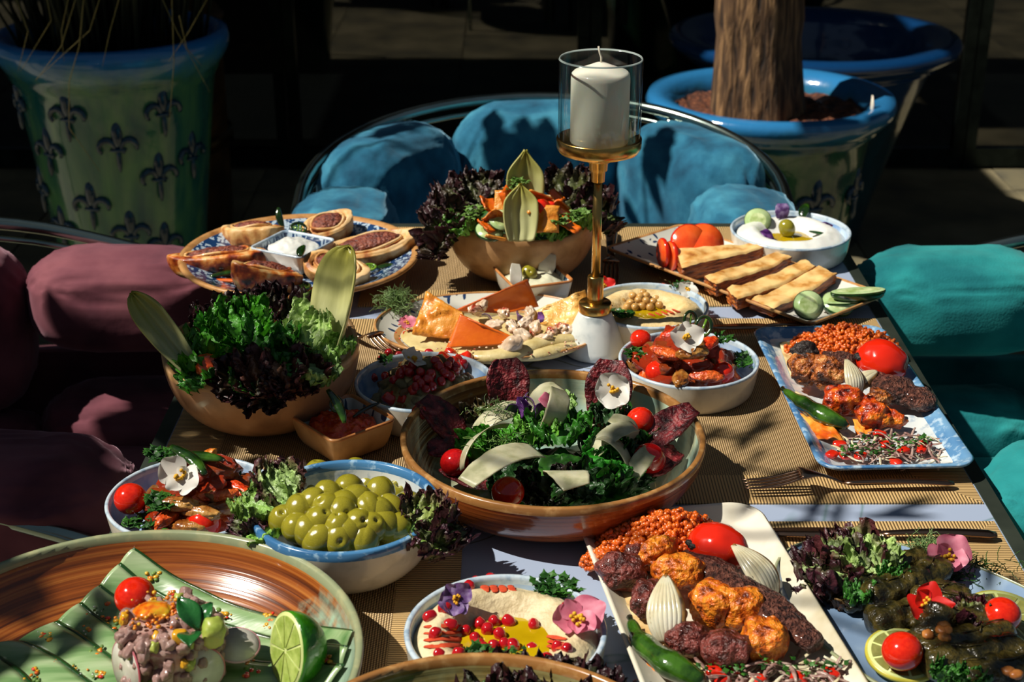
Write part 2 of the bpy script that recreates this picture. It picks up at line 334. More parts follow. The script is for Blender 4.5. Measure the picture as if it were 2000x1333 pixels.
# ================================================================ table
XL, XR, YN, YF_ = -.367, .469, .60, 2.045; xc = (XL+XR)/2
tbl = thing('dining_table', 'long table with a pale veined ceramic top in a thin metal frame', 'table', (xc, 1.3, 0))
t = MB(); t.box((0, (YN+YF_)/2-1.3, T-.008), (XR-XL-.03, YF_-YN-.03, .016)); t.obj('tabletop', 'table_ceramic', tbl, False)
fr_ = MB()
for sx in (-1, 1): fr_.box((sx*((XR-XL)/2-.0075), (YN+YF_)/2-1.3, T-.017), (.015, YF_-YN, .036))
for y in (YN+.0075, YF_-.0075): fr_.box((0, y-1.3, T-.017), (XR-XL-.03, .015, .036))
fr_.obj('edge_frame', 'frame_metal' if 'frame_metal' in MATS else mat('frame_metal', [G('5d6a60'), G('7c8878')], 12, .28, metal=.85) and 'frame_metal', tbl, False)
for sx in (-1, 1):
    for y in (YN+.05, YF_-.05):
        l = MB(); l.box((sx*((XR-XL)/2-.05), y-1.3, (T-.035)/2), (.05, .05, T-.035)); l.obj('leg', 'dark_metal', tbl, False)
def placemat(x0, x1, y0, y1, label):
    m = MB(); N = 2; m.box((0, 0, .0009), (x1-x0, y1-y0, .0016)); o = m.obj('placemat', 'woven_gold', None, False, ((x0+x1)/2, (y0+y1)/2, T))
    a = o.data.attributes.new('half', 'FLOAT_VECTOR', 'POINT')
    for q in a.data: q.vector = ((x1-x0)/2, (y1-y0)/2, 0)
    tag(o, label, 'placemat', 'woven gold placemats')
placemat(-.19, .322, 1.727, 2.028, 'gold woven placemat at the far end, under the salad bowl and the fork')
placemat(.125, .452, 1.232, 1.686, 'gold woven placemat on the right under the blue speckled kebab plate')
placemat(.125, .452, .735, 1.198, 'gold woven placemat on the right under the dolma platter and mixed grill')
placemat(-.350, -.042, 1.232, 1.686, 'gold woven placemat on the left under the leafy salad bowl and red dip')
placemat(-.350, -.042, .735, 1.198, 'gold woven placemat on the left under the olives and brown ceviche bowl')

# ================================================================ armchairs
def armchair(name, label, vel, loc, rz, Rr=.31, arm=.23, rail='steel', seed=0, zt=.80, za=.76, zr0=.66, zr1=.80):
    t = thing(name, label, 'armchair', loc, (0, 0, rz)); tot = 2*arm+PI*Rr
    def U(s, n):
        if s < arm: return Vector((Rr+n, -arm+s, 0))
        if s > tot-arm: return Vector((-Rr-n, -(s-(tot-arm)), 0))
        a = (s-arm)/Rr; return Vector(((Rr+n)*math.cos(a), (Rr+n)*math.sin(a), 0))
    def top(s): return za + (zt-za)*math.sin(max(0, min(1, (s-arm*.5)/(tot-arm)))*PI)**.5
    def cushion(s0, s1, n0, thick, z0, h, sd):
        vs, fs = ico(5); out = []
        for v in vs:
            q = [math.copysign(abs(c)**e, c) for c, e in zip(v, (.5, .75, .6))]
            m_ = max(abs(v.x), 1e-6)
            s = (s0+s1)/2+q[0]*(s1-s0)/2*1.01
            wr = .006*fr(v, 1.6, sd) + .006*abs(v.x)**5*math.sin(22*v.y+6*nz(v, 2, sd)) + .0025*fr(v, 6, sd)
            n = n0+q[1]*thick/2*(1-.25*abs(q[0])**3)+wr*math.copysign(1, v.y)*.8
            z = z0+q[2]*h/2*(1-.13*abs(q[0])**4)+wr
            p = U(max(-.05, min(tot+.05, s)), n); p.z = z; out.append(p)
        return me('cushion', out, fs, vel)
    br = [0, arm+.02, arm+.02+(PI*Rr-.04)/3, arm+.02+2*(PI*Rr-.04)/3, tot-arm-.02, tot]
    for i in range(5):
        s0, s1 = br[i], br[i+1]; zz = top((s0+s1)/2)
        ob('back_cushion' if 0 < i < 4 else 'arm_cushion', cushion(s0, s1, 0, .17, zz-(.068 if i in (0, 4) else .125), .136 if i in (0, 4) else .26, seed+i), t)
        ob('lower_cushion', cushion(s0, s1, -.02, .15, zz-(.28 if i in (0, 4) else .33), .16, seed+20+i), t)
    vs, fs = ico(4); q = [Vector((math.copysign(abs(v.x)**.55, v.x)*.24, math.copysign(abs(v.y)**.55, v.y)*.26, math.copysign(abs(v.z)**.6, v.z)*.07+.006*fr(v, 3, seed))) for v in vs]
    ob('seat_cushion', me('seat_cushion', q, fs, vel), t, (0, -.03, .43))
    # upholstered tub under the cushions
    o = MB(); N = 40; pts = []
    for k in range(N+1):
        s = tot*k/N; pts.append((U(s, .085), U(s, .055)))
    for zz in (.30, .50):
        pass
    vs = []; 
    for a, b in pts:
        zt_ = .56
        vs += [Vector((a.x, a.y, .28)), Vector((a.x, a.y, zt_)), Vector((b.x, b.y, zt_)), Vector((b.x, b.y, .28))]
    fs = [(4*k+j, 4*k+(j+1) % 4, 4*k+4+(j+1) % 4, 4*k+4+j) for k in range(N) for j in range(4)]+[(0, 1, 2, 3), (4*N+3, 4*N+2, 4*N+1, 4*N)]
    o.add(vs, fs); o.obj('shell', vel, t)
    b = MB(); b.box((0, -.02, .32), (.52, .48, .09)); b.obj('seat_base', vel, t, False)
    r = MB(); P = []
    for k in range(49):
        s = tot*k/48; p = U(s, .075); e = min(s, tot-s); p.z = zr0+(zr1-zr0)*math.sin(max(0, min(1, s/tot))*PI)**.8; P.append(p)
    P = [Vector((P[0].x, P[0].y-.015, .02))]+[Vector((P[0].x, P[0].y-.012, P[0].z-.06))]+P+[Vector((P[-1].x, P[-1].y-.012, P[-1].z-.06))]+[Vector((P[-1].x, P[-1].y-.015, .02))]
    r.tube(P, .0095, 10); r.obj('rail', rail, t)
    r = MB(); P2 = [U(tot*(.15+.7*k/30), .072)+Vector((0, 0, zr0+(zr1-zr0)*math.sin((.15+.7*k/30)*PI)**.8-.022)) for k in range(31)]; r.tube(P2, .005, 8); r.obj('lower_rail', rail, t)
    for s in (tot*.36, tot*.64):
        l = MB(); p = U(s, .075); l.tube([(p.x, p.y, .012), (p.x, p.y, zr1-.02)], .008, 8); l.obj('leg', rail, t)
    return t
armchair('armchair', 'blue velvet barrel armchair at the far end of the table', 'velvet_blue', (.055, 2.26, 0), 0, seed=1, zt=.785, za=.745, zr1=.785)
armchair('armchair', 'dark mauve velvet armchair on the left side of the table', 'velvet_mauve', (-.66, 1.66, 0), PI/2, seed=40, Rr=.30, zt=.76, za=.735, arm=.27)
armchair('armchair', 'teal velvet armchair on the right side of the table', 'velvet_teal', (.745, 1.62, 0), -PI/2, seed=80, Rr=.30, arm=.27, zt=.76, za=.745)

# ================================================================ plant pots
def fleur(sc=1):
    m = MB(); vs, fs = ico(2)
    def e(c, d, rz=0):
        M = Matrix.Rotation(rz, 3, 'Y'); m.add([Vector(c)+M @ Vector((v.x*d[0], v.y*d[1], v.z*d[2])) for v in vs], fs)
    e((0, 0, .028), (.013, .010, .034)); e((0, 0, -.03), (.006, .007, .03)); e((0, 0, -.008), (.02, .008, .005))
    for s in (-1, 1):
        m.tube([Vector((s*(.024+.017*math.cos(a)), 0, -.002+.017*math.sin(a))) for a in [PI+.4-s*0-k*.55 for k in range(9)]] if s < 0 else
               [Vector((.024-.017*math.cos(a), 0, -.002+.017*math.sin(a))) for a in [PI+.4-k*.55 for k in range(9)]], [.004, .006, .007, .008, .008, .007, .006, .005, .004], 7)
    return m.mesh('fleur_relief', 'relief_blue')
FL = fleur()
def pot(name, label, prof, rimr, loc, m, fl, soilz, soilr):
    t = thing(name, label, 'plant pot', loc); vs, fs = lathe(prof, 72); ob('pot_body', me('pot_body', vs, fs, m), t)
    z0 = max(p[1] for p in prof)
    if soilz:
        q, g = lathe([(0, soilz+.012)]+[(soilr*k/14, soilz+.010) for k in range(1, 15)], 60); q = [Vector((v.x, v.y, v.z+.014*fr(v, 25, 2)+.008*fr(v, 80, 4))) for v in q]
        ob('soil', me('soil', q, g, 'soil'), t)
    def rad(z):
        pr = [p for p in prof[:]]; best = 0
        for (r0, a), (r1, b) in zip(pr, pr[1:]):
            if min(a, b) <= z <= max(a, b) and a != b: best = max(best, r0+(r1-r0)*(z-a)/(b-a))
        return best
    for ang, z, s in fl:
        r = rad(z)+.002; a = math.radians(ang); o = ob('fleur_relief', FL, t, (r*math.cos(a), r*math.sin(a), z), (0, 0, a+PI/2), s)
    return t
def potprof(rt, rb, H, lip=.035):
    P = [(0, 0), (rb, 0)]
    for k in range(1, 9):
        s = k/8; P.append((rb+(rt-lip*1.3-rb)*s**1.25, H*.86*s))
    P += [(rt-lip*.9, H*.885), (rt-lip*.95, H*.895), (rt-lip*.5, H*.915), (rt-lip*.1, H*.945), (rt, H*.97), (rt-lip*.15, H*.993), (rt-lip*.7, H), (rt-lip*1.3, H*.985), (rt-lip*1.7, H*.94), (rt-lip*2, H*.85), (rt-lip*2.4, H*.7), (0, H*.7)]
    return P
pL = atz(216, 60, .76); pL.z = 0
rows = [(a, z, 1.0) for a, z in [(-105, .62), (-78, .55), (-100, .41), (-76, .34), (-125, .53), (-50, .62), (-54, .47), (-52, .30), (-150, .62), (-130, .34), (-102, .22), (-150, .42), (-28, .5)]]
pot('plant_pot', 'tall green glazed pot with blue rim and lily reliefs on the left', potprof(.262, .15, .765, .03), .26, pL, 'pot_glaze_tall', rows, .70, .20)
pR = atz(1505, 184, .62); pR.z = 0
pot('plant_pot', 'wide green pot with bright blue rim holding a palm trunk', potprof(.283, .17, .625, .042), .28, pR, 'pot_glaze', [(-68, .42, 1.1), (-100, .25, 1.1), (-30, .42, 1.1), (-110, .42, 1.1), (-45, .25, 1.1)], .572, .222)
pB = atz(1590, 62, .60); pB.z = 0
pot('plant_pot', 'added dark pot standing in for the glass reflection of the blue-rimmed pot', potprof(.40, .17, .60, .06), .4, pB, 'pot_glaze_mirrored', [], .40, .24)  # added in place of the palm pot's mirror image in the door glass
# palm trunk
m = MB(); N = 40; K = 48; b0 = Vector((pR.x-.010, pR.y, .575)); vs = []
for i in range(N+1):
    z = i/N; c = b0+Vector((-.02-.05*z**.8, .02*z, 1.75*z)); r = .048*(1-z*1.2 if z < .83 else 0)**3+.060+.010*math.sin(z*9)*(z > .1)
    for k in range(K):
        a = 2*PI*k/K; rr = r*(1+.05*noise.noise(Vector((math.cos(a)*5, math.sin(a)*5, z*3)))+.06*math.sin(a*5+2)*(1-z)**4); vs.append(c+Vector((rr*math.cos(a), rr*math.sin(a), 0)))
m.add(vs, [(i*K+k, i*K+(k+1) % K, (i+1)*K+(k+1) % K, (i+1)*K+k) for i in range(N) for k in range(K)]+[tuple(N*K+k for k in range(K))])
tag(m.obj('palm_trunk', 'palm_bark'), 'thick brown fibrous palm trunk rising from the blue-rimmed pot', 'tree')
q = pR+Vector((.20, -.13, .63)); mb = MB(); mb.tube([(0, 0, -.05), (.002, 0, .0), (.0, 0, .02)], [.006, .012, .004], 6, flat=.3); tag(mb.obj('plant_tag', 'wax', loc=q), 'small white plastic tag stuck in the soil at the pot rim', 'tag')
# grass hanging over the tall pot
for (pts, z) in [([(80, -60), (100, 40), (40, 140)], .8), ([(150, -80), (120, 60), (125, 120)], .84), ([(150, -10), (120, 90), (70, 158)], .82), ([(165, -20), (155, 90), (135, 160), (135, 250), (195, 335)], .80),
                 ([(20, -30), (55, 60), (35, 140)], .85), ([(200, -20), (175, 60), (70, 155)], .80), ([(350, 30), (365, 95), (395, 130)], .78), ([(335, -20), (340, 120), (330, 250)], .8), ([(240, -30), (215, 60), (200, 130)], .8), ([(300, -40), (345, 60), (410, 180)], .8), ([(420, -30), (370, 60), (330, 120)], .8)]:
    P = [pL+Vector((0, 0, .74))]; off = []
    b = MB(); Y = pL.y-.30; W3 = []
    for (x, y) in pts:
        d = CM @ Vector(((x-1000)/FPX, -(y-666.5)/FPX, -1)); W3.append(Vector((0, 0, CAMZ))+d*(Y/d.y))
    fine = []
    for i in range(len(W3)-1):
        for k in range(6): fine.append(W3[i].lerp(W3[i+1], k/6))
    fine.append(W3[-1]); b.tube(fine, [.0028*(1-.7*i/len(fine)) for i in range(len(fine))], 5, flat=.4)
    tag(b.obj('grass_blade', 'dry_grass'), 'thin dry grass blade hanging over the rim of the tall left pot', 'grass', 'grass blades over the tall pot')
b = MB()
for k in range(260):
    a = R.uniform(0, 2*PI); r = R.uniform(0, .2); l = R.uniform(.2, .5); p = pL+Vector((r*math.cos(a), r*math.sin(a), .70)); o = Vector((math.cos(a), math.sin(a), 0))*R.uniform(.02, .22)
    b.tube([p, p+o*.4+Vector((0, 0, l*.7)), p+o+Vector((0, 0, l))], [.004, .003, .0008], 4)
tag(b.obj('ornamental_grass', mat('shade_grass', [G('131a08'), G('2a2f14')], 10, .7) and 'shade_grass'), 'dense dark tuft of ornamental grass growing in the tall left pot', 'grass', kind='stuff')
# dark bronze planter with brass band, bamboo cane
pz = thing('planter', 'dark bronze planter with a brass band between the pots', 'planter', (-1.02, 4.1, 0))
vs, fs = lathe([(0, 0), (.21, 0), (.22, .1), (.225, .62), (.235, .64), (.22, .66), (.20, .6), (0, .58)], 48); ob('planter_body', me('planter_body', vs, fs, 'bronze_pot'), pz)
vs, fs = lathe([(.222, .28), (.236, .285), (.236, .32), (.222, .325)], 48); ob('brass_band', me('brass_band', vs, fs, 'dark_brass'), pz)
for x in (-.11, -.06):
    b = MB(); b.tube([(x-.95, 4.45, 0), (x-.95, 4.45, 1.9)], .012, 8); tag(b.obj('brass_pole', 'dark_brass'), 'slender brass pole standing behind the bronze planter', 'pole', 'brass poles by the planter')
pp = thing('flowering_plant', 'dark purple flowering plant at the top behind the planter', 'plant', (-1.2, 4.1, .58)); b = MB(); vs, fs = ico(1)
for k in range(90):
    c = Vector((R.gauss(0, .09), R.gauss(0, .09), .26+abs(R.gauss(0, .12)))); s = R.uniform(.02, .04); b.add([c+v*s for v in vs], fs)
tag(b.obj('blossoms', 'flower_purple_dark', pp), kind='stuff'); b = MB()
for k in range(9): a = k*.7; b.tube([(0, 0, -.01), (.05*math.cos(a), .05*math.sin(a), .3)], .005, 5)
b.obj('stems', 'green_leaf_tree', pp)
b = MB(); P0, P1 = atz(0, 130, .7), atz(40, 330, .35)
b.tube([Vector((-1.42, 2.95, .02)), Vector((-1.44, 2.97, 1.2))], .012, 10); tag(b.obj('bamboo_cane', mat('cane', [G('6a4420'), G('a06a34')], 14, .4) and 'cane'), 'thin orange-brown cane standing at the left edge beside the tall pot', 'cane')

# ================================================================ dishes
def outline(sh, d, n):
    k, a, b, rc = sh
    if k == 'o': return [Vector(((a-d)*math.cos(2*PI*i/n), (b-d)*math.sin(2*PI*i/n), 0)) for i in range(n)]
    hx, hy = max(a-d, .0005), max(b-d, .0005); r = min(max(rc-d, rc*.35), hx*.98, hy*.98); out = []; q = n//4; e = 6
    for c, (sx, sy) in enumerate(((1, 1), (-1, 1), (-1, -1), (1, -1))):
        for i in range(q-e):
            w = PI/2*(c+i/(q-e-1)); out.append(Vector((sx*(hx-r)+r*math.cos(w), sy*(hy-r)+r*math.sin(w), 0)))
        nx = (((-1, 1), (-1, -1), (1, -1), (1, 1)))[c]; p = out[-1]; w = PI/2*(c+1); tq = Vector((nx[0]*(hx-r)+r*math.cos(w), nx[1]*(hy-r)+r*math.sin(w), 0))
        for i in range(e): out.append(p.lerp(tq, (i+1)/(e+1)))
    return out
def dish(name, label, cat, loc, rz, sh, prof, mats, wavy=0, seed=0, rimpart=None, n=96, group=None):
    """prof (inset, height, material number; 9 = the rim part), from the foot centre round to the floor centre"""
    H = max(p[1] for p in prof); mn = min(sh[1], sh[2]); rings = []
    for d, z, m in prof:
        o = outline(sh, min(d, mn-.012), n)
        if wavy:
            w = (z/H)**3*wavy
            for i, p in enumerate(o):
                a = 2*PI*i/n; k = math.sin(3*a+seed)+.6*math.sin(5*a+2*seed)+.5*math.sin(9*a+seed*3)
                p *= 1+.25*w*math.sin(4*a+seed)/mn; p.z = z+w*k*.6
        else:
            for p in o: p.z = z
        rings.append(o)
    body, rim = MB(), MB()
    for tgt, is_rim in ((body, False), (rim, True)):
        use = [i for i in range(len(prof)-1) if (prof[i][2] == 9) == is_rim]
        if not use: continue
        need = sorted(set(use)|{i+1 for i in use}); ix = {}
        for i in need: ix[i] = len(tgt.v); tgt.v += rings[i]; tgt.c += [(1, 1, 1)]*n
        for i in use:
            for k in range(n): tgt.f.append((ix[i]+k, ix[i]+(k+1) % n, ix[i+1]+(k+1) % n, ix[i+1]+k)); tgt.mi.append(0 if is_rim else prof[i][2])
    body.f += [tuple(range(n-1, -1, -1)), tuple(body.v.__len__()-n+k for k in range(n))]; body.mi += [prof[0][2], prof[-1][2]]
    o = body.obj(name, mats, None, True, (loc.x, loc.y, T+.0017), (0, 0, rz)); tag(o, label, cat, group)
    if rim.f: rim.obj('rim', rimpart, o)
    return o
def bprof(A, foot, H, t=.004, kind='round', out=0, inn=1, rimw=.3, p=.8):
    """bowl profile; rimw = share of the wall in the rim colour on the inside"""
    P = [(A, .0, out), (A-foot, 0, out)]; N = 12
    def rr(s): return (foot+(A-foot)*math.sin(s*PI/2)**p, H*(1-math.cos(s*PI/2))) if kind == 'round' else (foot+(A-foot)*s**.5, H*s)
    for k in range(1, N): r, z = rr(k/N); P.append((A-r, z, out if k < N-1 else 9))
    P += [(0, H-.0012, 9), (t*.25, H, 9), (t*.75, H, 9), (t, H-.0014, 9)]
    inner = []
    for k in range(N-1, -1, -1):
        r, z = rr(k/N); inner.append([A-r+t, max(z, t)])
    for i, (d, z) in enumerate(inner):
        if d < t: continue
        P.append((d, z, 9 if z > H*(1-rimw) else inn))
    P.append((A, t, inn)); return P
def disc(xl, xr, yc, h):
    a, b = at(xl, yc, h), at(xr, yc, h); c = (a+b)/2; return c, abs(b.x-a.x)/2
def quad(ps, h):
    q = [at(x, y, h) for x, y in ps]; c = sum(q, Vector())/4
    u = ((q[1]-q[0])+(q[2]-q[3]))/2; v = ((q[2]-q[1])+(q[3]-q[0]))/2
    ang = math.atan2(u.y, u.x); return c, u.length/2, v.length/2, ang
D = {}
def put(k, o, c, r, r2=None, rz=0): D[k] = (o, c, r, r2 or r, rz)
def rdish(k, name, label, cat, px, h, mats, rimpart, foot=.6, kind='round', t=.004, rimw=.15, p=.8, wavy=0, seed=0):
    c, r = disc(*px, h); o = dish(name, label, cat, c, 0, ('o', r, r, 0), bprof(r, r*foot, h, t, kind, 0, 1, rimw, p), mats, wavy, seed, rimpart); put(k, o, c, r)
    print(k, 'centre', [round(x, 3) for x in c], 'r', round(r, 3)); return o
# round platter of wraps: shallow
c, r = disc(352, 820, 498, .03)
o = dish('platter', 'large round navy foliage platter with terracotta edge holding the meat wraps', 'plate', c, 0, ('o', r, r, 0),
         [(r, 0, 0), (r*.42, 0, 0), (r*.38, .003, 0), (.02, .022, 0), (.001, .028, 9), (0, .031, 9), (.003, .033, 9), (.007, .032, 9), (.011, .029, 1), (.035, .019, 1), (r*.38, .009, 1), (r*.42, .008, 1), (r, .008, 1)], ['rim_terracotta', 'foliage_navy'], rimpart='rim_tan'); put('rolls', o, c, r)
rdish('fattoush', 'salad_bowl', 'tan stoneware bowl with wavy rim at the table end, holding fried bread salad', 'bowl', (869, 1167, 418), .080, ['clay_tan', 'clay_inside'], 'clay_tan', .45, t=.005, wavy=.007, seed=2, p=.9)
rdish('green', 'salad_bowl', 'brown stoneware bowl with wavy rim on the left, holding leafy green salad', 'bowl', (318, 702, 672), .082, ['clay_rose', 'clay_inside'], 'clay_tan', .42, t=.006, wavy=.007, seed=5, p=.9)
rdish('yogurt', 'round_dish', 'white straight-sided round dish of strained yogurt at the far right corner', 'bowl', (1427, 1661, 450), .036, ['white_glaze', 'blue_wash'], 'rim_pale_blue', .9, 'str', .004, .12)
rdish('chick', 'round_dish', 'pale blue round dish of hummus with chickpeas behind the candle stand', 'bowl', (1148, 1384, 597), .036, ['white_glaze', 'blue_wash'], 'rim_pale_blue', .9, 'str', .004, .12)
rdish('stewR', 'round_dish', 'white round dish of tomato stew right of the candle stand', 'bowl', (1208, 1482, 702), .036, ['white_glaze', 'blue_wash'], 'rim_pale_blue', .9, 'str', .004, .12)
rdish('pom', 'round_dish', 'pale round dish of eggplant salad with pomegranate seeds left of the centre bowl', 'bowl', (692, 966, 745), .038, ['white_glaze', 'blue_wash'], 'rim_pale_blue', .86, 'str', .004, .12)
rdish('stewL', 'round_dish', 'pale blue round dish of tomato stew on the left beside the olives', 'bowl', (209, 540, 972), .036, ['white_glaze', 'blue_wash'], 'rim_pale_blue', .88, 'str', .004, .12)
rdish('humF', 'round_dish', 'pale blue round dish of hummus with pomegranate seeds in the foreground', 'bowl', (789, 1186, 1232), .040, ['white_glaze', 'blue_wash'], 'rim_pale_blue', .9, 'str', .005, .12)
rdish('centre', 'serving_bowl', 'large brown stoneware bowl with teal glaze inside, at the centre, holding cured beef salad', 'bowl', (782, 1377, 848), .062, ['stoneware_outer', 'stoneware_centre'], 'rim_brown', .5, t=.006, rimw=.03, p=.9)
rdish('olive', 'olive_bowl', 'blue-rimmed white bowl heaped with green olives', 'bowl', (488, 860, 988), .062, ['white_glaze', 'pale_speckled'], 'rim_blue', .42, t=.006, rimw=.05, p=.95)
# large front left bowl and the one cut by the lower edge
def solve(xr_, yb, h, xtop=None, r=.165):
    py = at(0, yb, h).y; y0 = py-r; best = None
    for k in range(400):
        yy = y0; 
    # right tangent: circle point seen farthest right is near its centre depth
    best = None
    for i in range(300):
        cx = -.5+i*.002; mx = -9
        for a in range(-60, 61, 4):
            p = Vector((cx+r*math.cos(math.radians(a)), y0+r*math.sin(math.radians(a)), T+h)); v = CM.transposed() @ (p-Vector((0, 0, CAMZ))); mx = max(mx, 1000+FPX*v.x/-v.z)
        if best is None or abs(mx-xr_) < best[0]: best = (abs(mx-xr_), cx)
    return Vector((best[1], y0, T+h))
RF = .182; c = solve(713, 1037, .055, r=RF)
o = dish('serving_bowl', 'large shallow brown ringed bowl front left, holding ceviche on cucumber ribbons', 'bowl', c, 0, ('o', RF, RF, 0), bprof(RF, RF*.45, .055, .006, 'round', 0, 1, .03, 1.0), ['stoneware_outer', 'stoneware_front'], rimpart='greenish_rim'); put('front', o, c, RF); print('front', c, RF)
RB = .15; c = solve(1390, 1278, .06, r=RB)
o = dish('serving_bowl', 'olive brown ringed bowl cut off by the bottom edge of the photo, with dark lettuce', 'bowl', c, 0, ('o', RB, RB, 0), bprof(RB, RB*.5, .06, .006, 'round', 0, 1, .03, 1.0), ['stoneware_outer', 'stoneware_olive'], rimpart='rim_brown'); put('bottom', o, c, RB); print('bottom', c)
# oval plates
def plateprof(a, h, t=.005, well=.6, rim=.010, out=0, inn=1, th=.0045):
    return [(a, 0, out), (a*(1-well)+.01, 0, out), (rim+.012, h*.45, out), (.002, h*.85, 9), (0, h, 9), (.0025, h+.0012, 9), (rim*.8, h-.001, 9 if rim > .006 else inn), (rim+.008, h*.55+th*.3, inn), (rim+.022, th+.002, inn), (rim+.034, th, inn), (a, th, inn)]
c1, rx_ = disc(729, 1190, 640, .022); ry_ = (at(960, 572, .022).y-at(960, 704, .022).y)/2; cc = Vector((c1.x, (at(960, 572, .022).y+at(960, 704, .022).y)/2, c1.z))
o = dish('oval_plate', 'oval cream plate with tan rim holding octopus and fried crisps', 'plate', cc, 0, ('o', rx_, ry_, 0), plateprof(ry_, .022, rim=.004), ['rim_tan', 'foliage_white'], rimpart='rim_tan'); put('nacho', o, cc, rx_, ry_)
a0, a1 = at(1600, 1105, .02), at(2140, 1290, .02)
cd_ = at(1868, 1238, .02); ang = math.radians(-52)
o = dish('oval_platter', 'slate blue oval platter of stuffed vine leaves in the lower right corner', 'plate', cd_, ang, ('o', .172, .103, 0), plateprof(.103, .018, rim=.003), ['slate_glaze', 'slate_glaze'], rimpart='greenish_rim'); put('dolma', o, cd_, .172, .103, ang)
# rectangular plates
def rplate(k, name, label, corners, h, rc, mats, rimpart, rim=.004):
    c, a, b, an = quad(corners, h); o = dish(name, label, 'plate', c, an, ('r', a, b, rc), plateprof(min(a, b), h, rim=rim), mats, rimpart=rimpart, n=96); put(k, o, c, a, b, an); print(k, [round(v, 3) for v in c], round(a, 3), round(b, 3), round(math.degrees(an), 1)); return o
rplate('bread', 'long_tray', 'long cream tray with tan rim holding tomato, flatbread and cucumber', [(1204, 484), (1562, 641), (1756, 574), (1305, 440)], .02, .012, ['rim_tan', 'foliage_white'], 'rim_tan', .006)
rplate('kebab', 'rectangular_plate', 'blue speckled rectangular plate of kebab on the right', [(1575, 921), (1889, 912), (1742, 638), (1488, 641)], .02, .022, ['clay_tan', 'pale_speckled'], 'blue_speckled', .010)
rplate('grill', 'rectangular_plate', 'cream rectangular plate of mixed grill in the foreground', [(1338, 1440), (1800, 1420), (1432, 976), (1088, 1022)], .022, .03, ['white_glaze', 'cream_plate'], 'cream_plate', .006)
# small square bowls
def sbowl(k, label, corners, h, mats, rimpart, zoff=0):
    c, a, b, an = quad(corners, h); A = min(a, b); P = bprof(A, A*.62, h-zoff, .0035, 'str', 0, 1, .04)
    P = [(d, z, m) for d, z, m in P]
    o = dish('square_bowl', label, 'bowl', c, an, ('r', a, b, .010), P, mats, rimpart=rimpart, n=80); o.location.z += zoff; put(k, o, c, a, b, an); print(k, a, b)
sbowl('mayo', 'small square white patterned bowl of yogurt dip below the far salad bowl', [(960, 521), (1012, 572), (1117, 545), (1072, 504)], .036, ['white_glaze', 'foliage_teal'], 'rim_terracotta')
sbowl('red', 'small square bowl of red pepper dip left of the centre bowl', [(558, 812), (654, 868), (775, 820), (688, 768)], .036, ['clay_tan', 'foliage_teal'], 'rim_terracotta')
sbowl('tzat', 'small square foliage bowl of white yogurt in the middle of the wrap platter', [(494, 486), (598, 509), (650, 466), (546, 449)], .042, ['white_glaze', 'foliage_navy'], 'rim_pale_blue', .009)

# ================================================================ food materials
mat('tomato', [G('c81e0a'), G('d62a10')], 6, .12, sss=.15, coat=.6)
mat('tomato_shaded', [G('a00c10'), G('b81414')], 6, .12, sss=.1, coat=.6)  # shade put into the colour, for cherry tomatoes lying in shadow
mat('tomato_flesh', [G('e0481a'), G('ee6428')], 60, .22, .2, 120, sss=.2, coat=.5)
mat('calyx', [G('3a4a18')], 10, .6)
mat('olive_green', [G('6f6a12'), G('8a8420'), G('a3962c')], 55, .2, .1, 150, coat=.6)
mat('olive_hole', [G('3c3208')], 10, .5)
mat('pomegranate', [G('8a0810'), G('c4141e')], 70, .12, sss=.25, coat=.9, rvar=0)
mat('hummus', [G('bfae86'), G('d2c39c')], 70, .55, .7, 140, lo=.4, hi=.6, bdist=.003)
mat('hummus_yellow', [G('cdb076'), G('dfc794')], 60, .5, .7, 120, bdist=.003)
mat('oil', [G('a88a06'), G('bfa20c')], 30, .06, coat=.8, spec=.8)
mat('paprika', [G('b43410'), G('c9481c')], 200, .8)
mat('yogurt', [G('d6d8d2'), G('e2e4de')], 30, .35, .4, 40, sss=.2, coat=.3, bdist=.004)
mat('mayo', [G('d3d2b2'), G('dcdcc2')], 30, .3, .4, 40, sss=.2, coat=.4, bdist=.004)
mat('lettuce', [(.5, .5, .5), (1, 1, 1), (1.4, 1.4, 1.2)], 90, .42, .7, 190, attr=True, transl=.22, coat=.12, lo=.3, hi=.7, bdist=.003)
mat('endive', [(.85, .85, .8), (1, 1, 1)], 40, .35, .15, 90, attr=True, transl=.25, stretch=(3, .4, 1))
mat('herb', [G('0c2e0c'), G('245416'), G('3f7426')], 90, .4, transl=.15)
mat('herb_pale', [G('4f7a2a'), G('7fa050')], 90, .5, transl=.2)
mat('basil', [G('12401c'), G('23602a')], 60, .25, .5, 90, coat=.5)
mat('petal_white', [G('d8d6cc'), G('e8e6de')], 60, .5, transl=.25, sss=.1)
mat('petal_pink', [G('c8607c'), G('e08aa0')], 90, .5, transl=.25)
mat('petal_red', [G('c01010'), G('e02418')], 90, .45, transl=.2)
mat('petal_purple', [G('3a1a4c'), G('6a4a86'), G('9a86b0')], 120, .5, transl=.2)
mat('pistil', [G('c98a0c'), G('e0b020')], 150, .7)
mat('chickpea', [G('a87c3c'), G('c89c58')], 60, .35, .3, 120, sss=.2, coat=.4)
mat('stew', [G('8a2208'), G('c04412'), G('d8682a'), G('c85020')], 110, .3, .9, 190, coat=.35, bdist=.004, lo=.3, hi=.7)
mat('stew_red', [G('a82008'), G('d03a12'), G('e05a24')], 120, .26, .8, 220, coat=.5, bdist=.003)
mat('eggplant', [G('6a3410'), G('9a6024'), G('b88a48')], 80, .25, .7, 170, coat=.6, bdist=.003)
mat('eggplant_pale', [G('6a5a30'), G('a08c58'), G('b8a878')], 80, .3, .7, 170, coat=.4, bdist=.003)
mat('pepper_red', [G('b81808'), G('dc3018')], 50, .15, coat=.7)
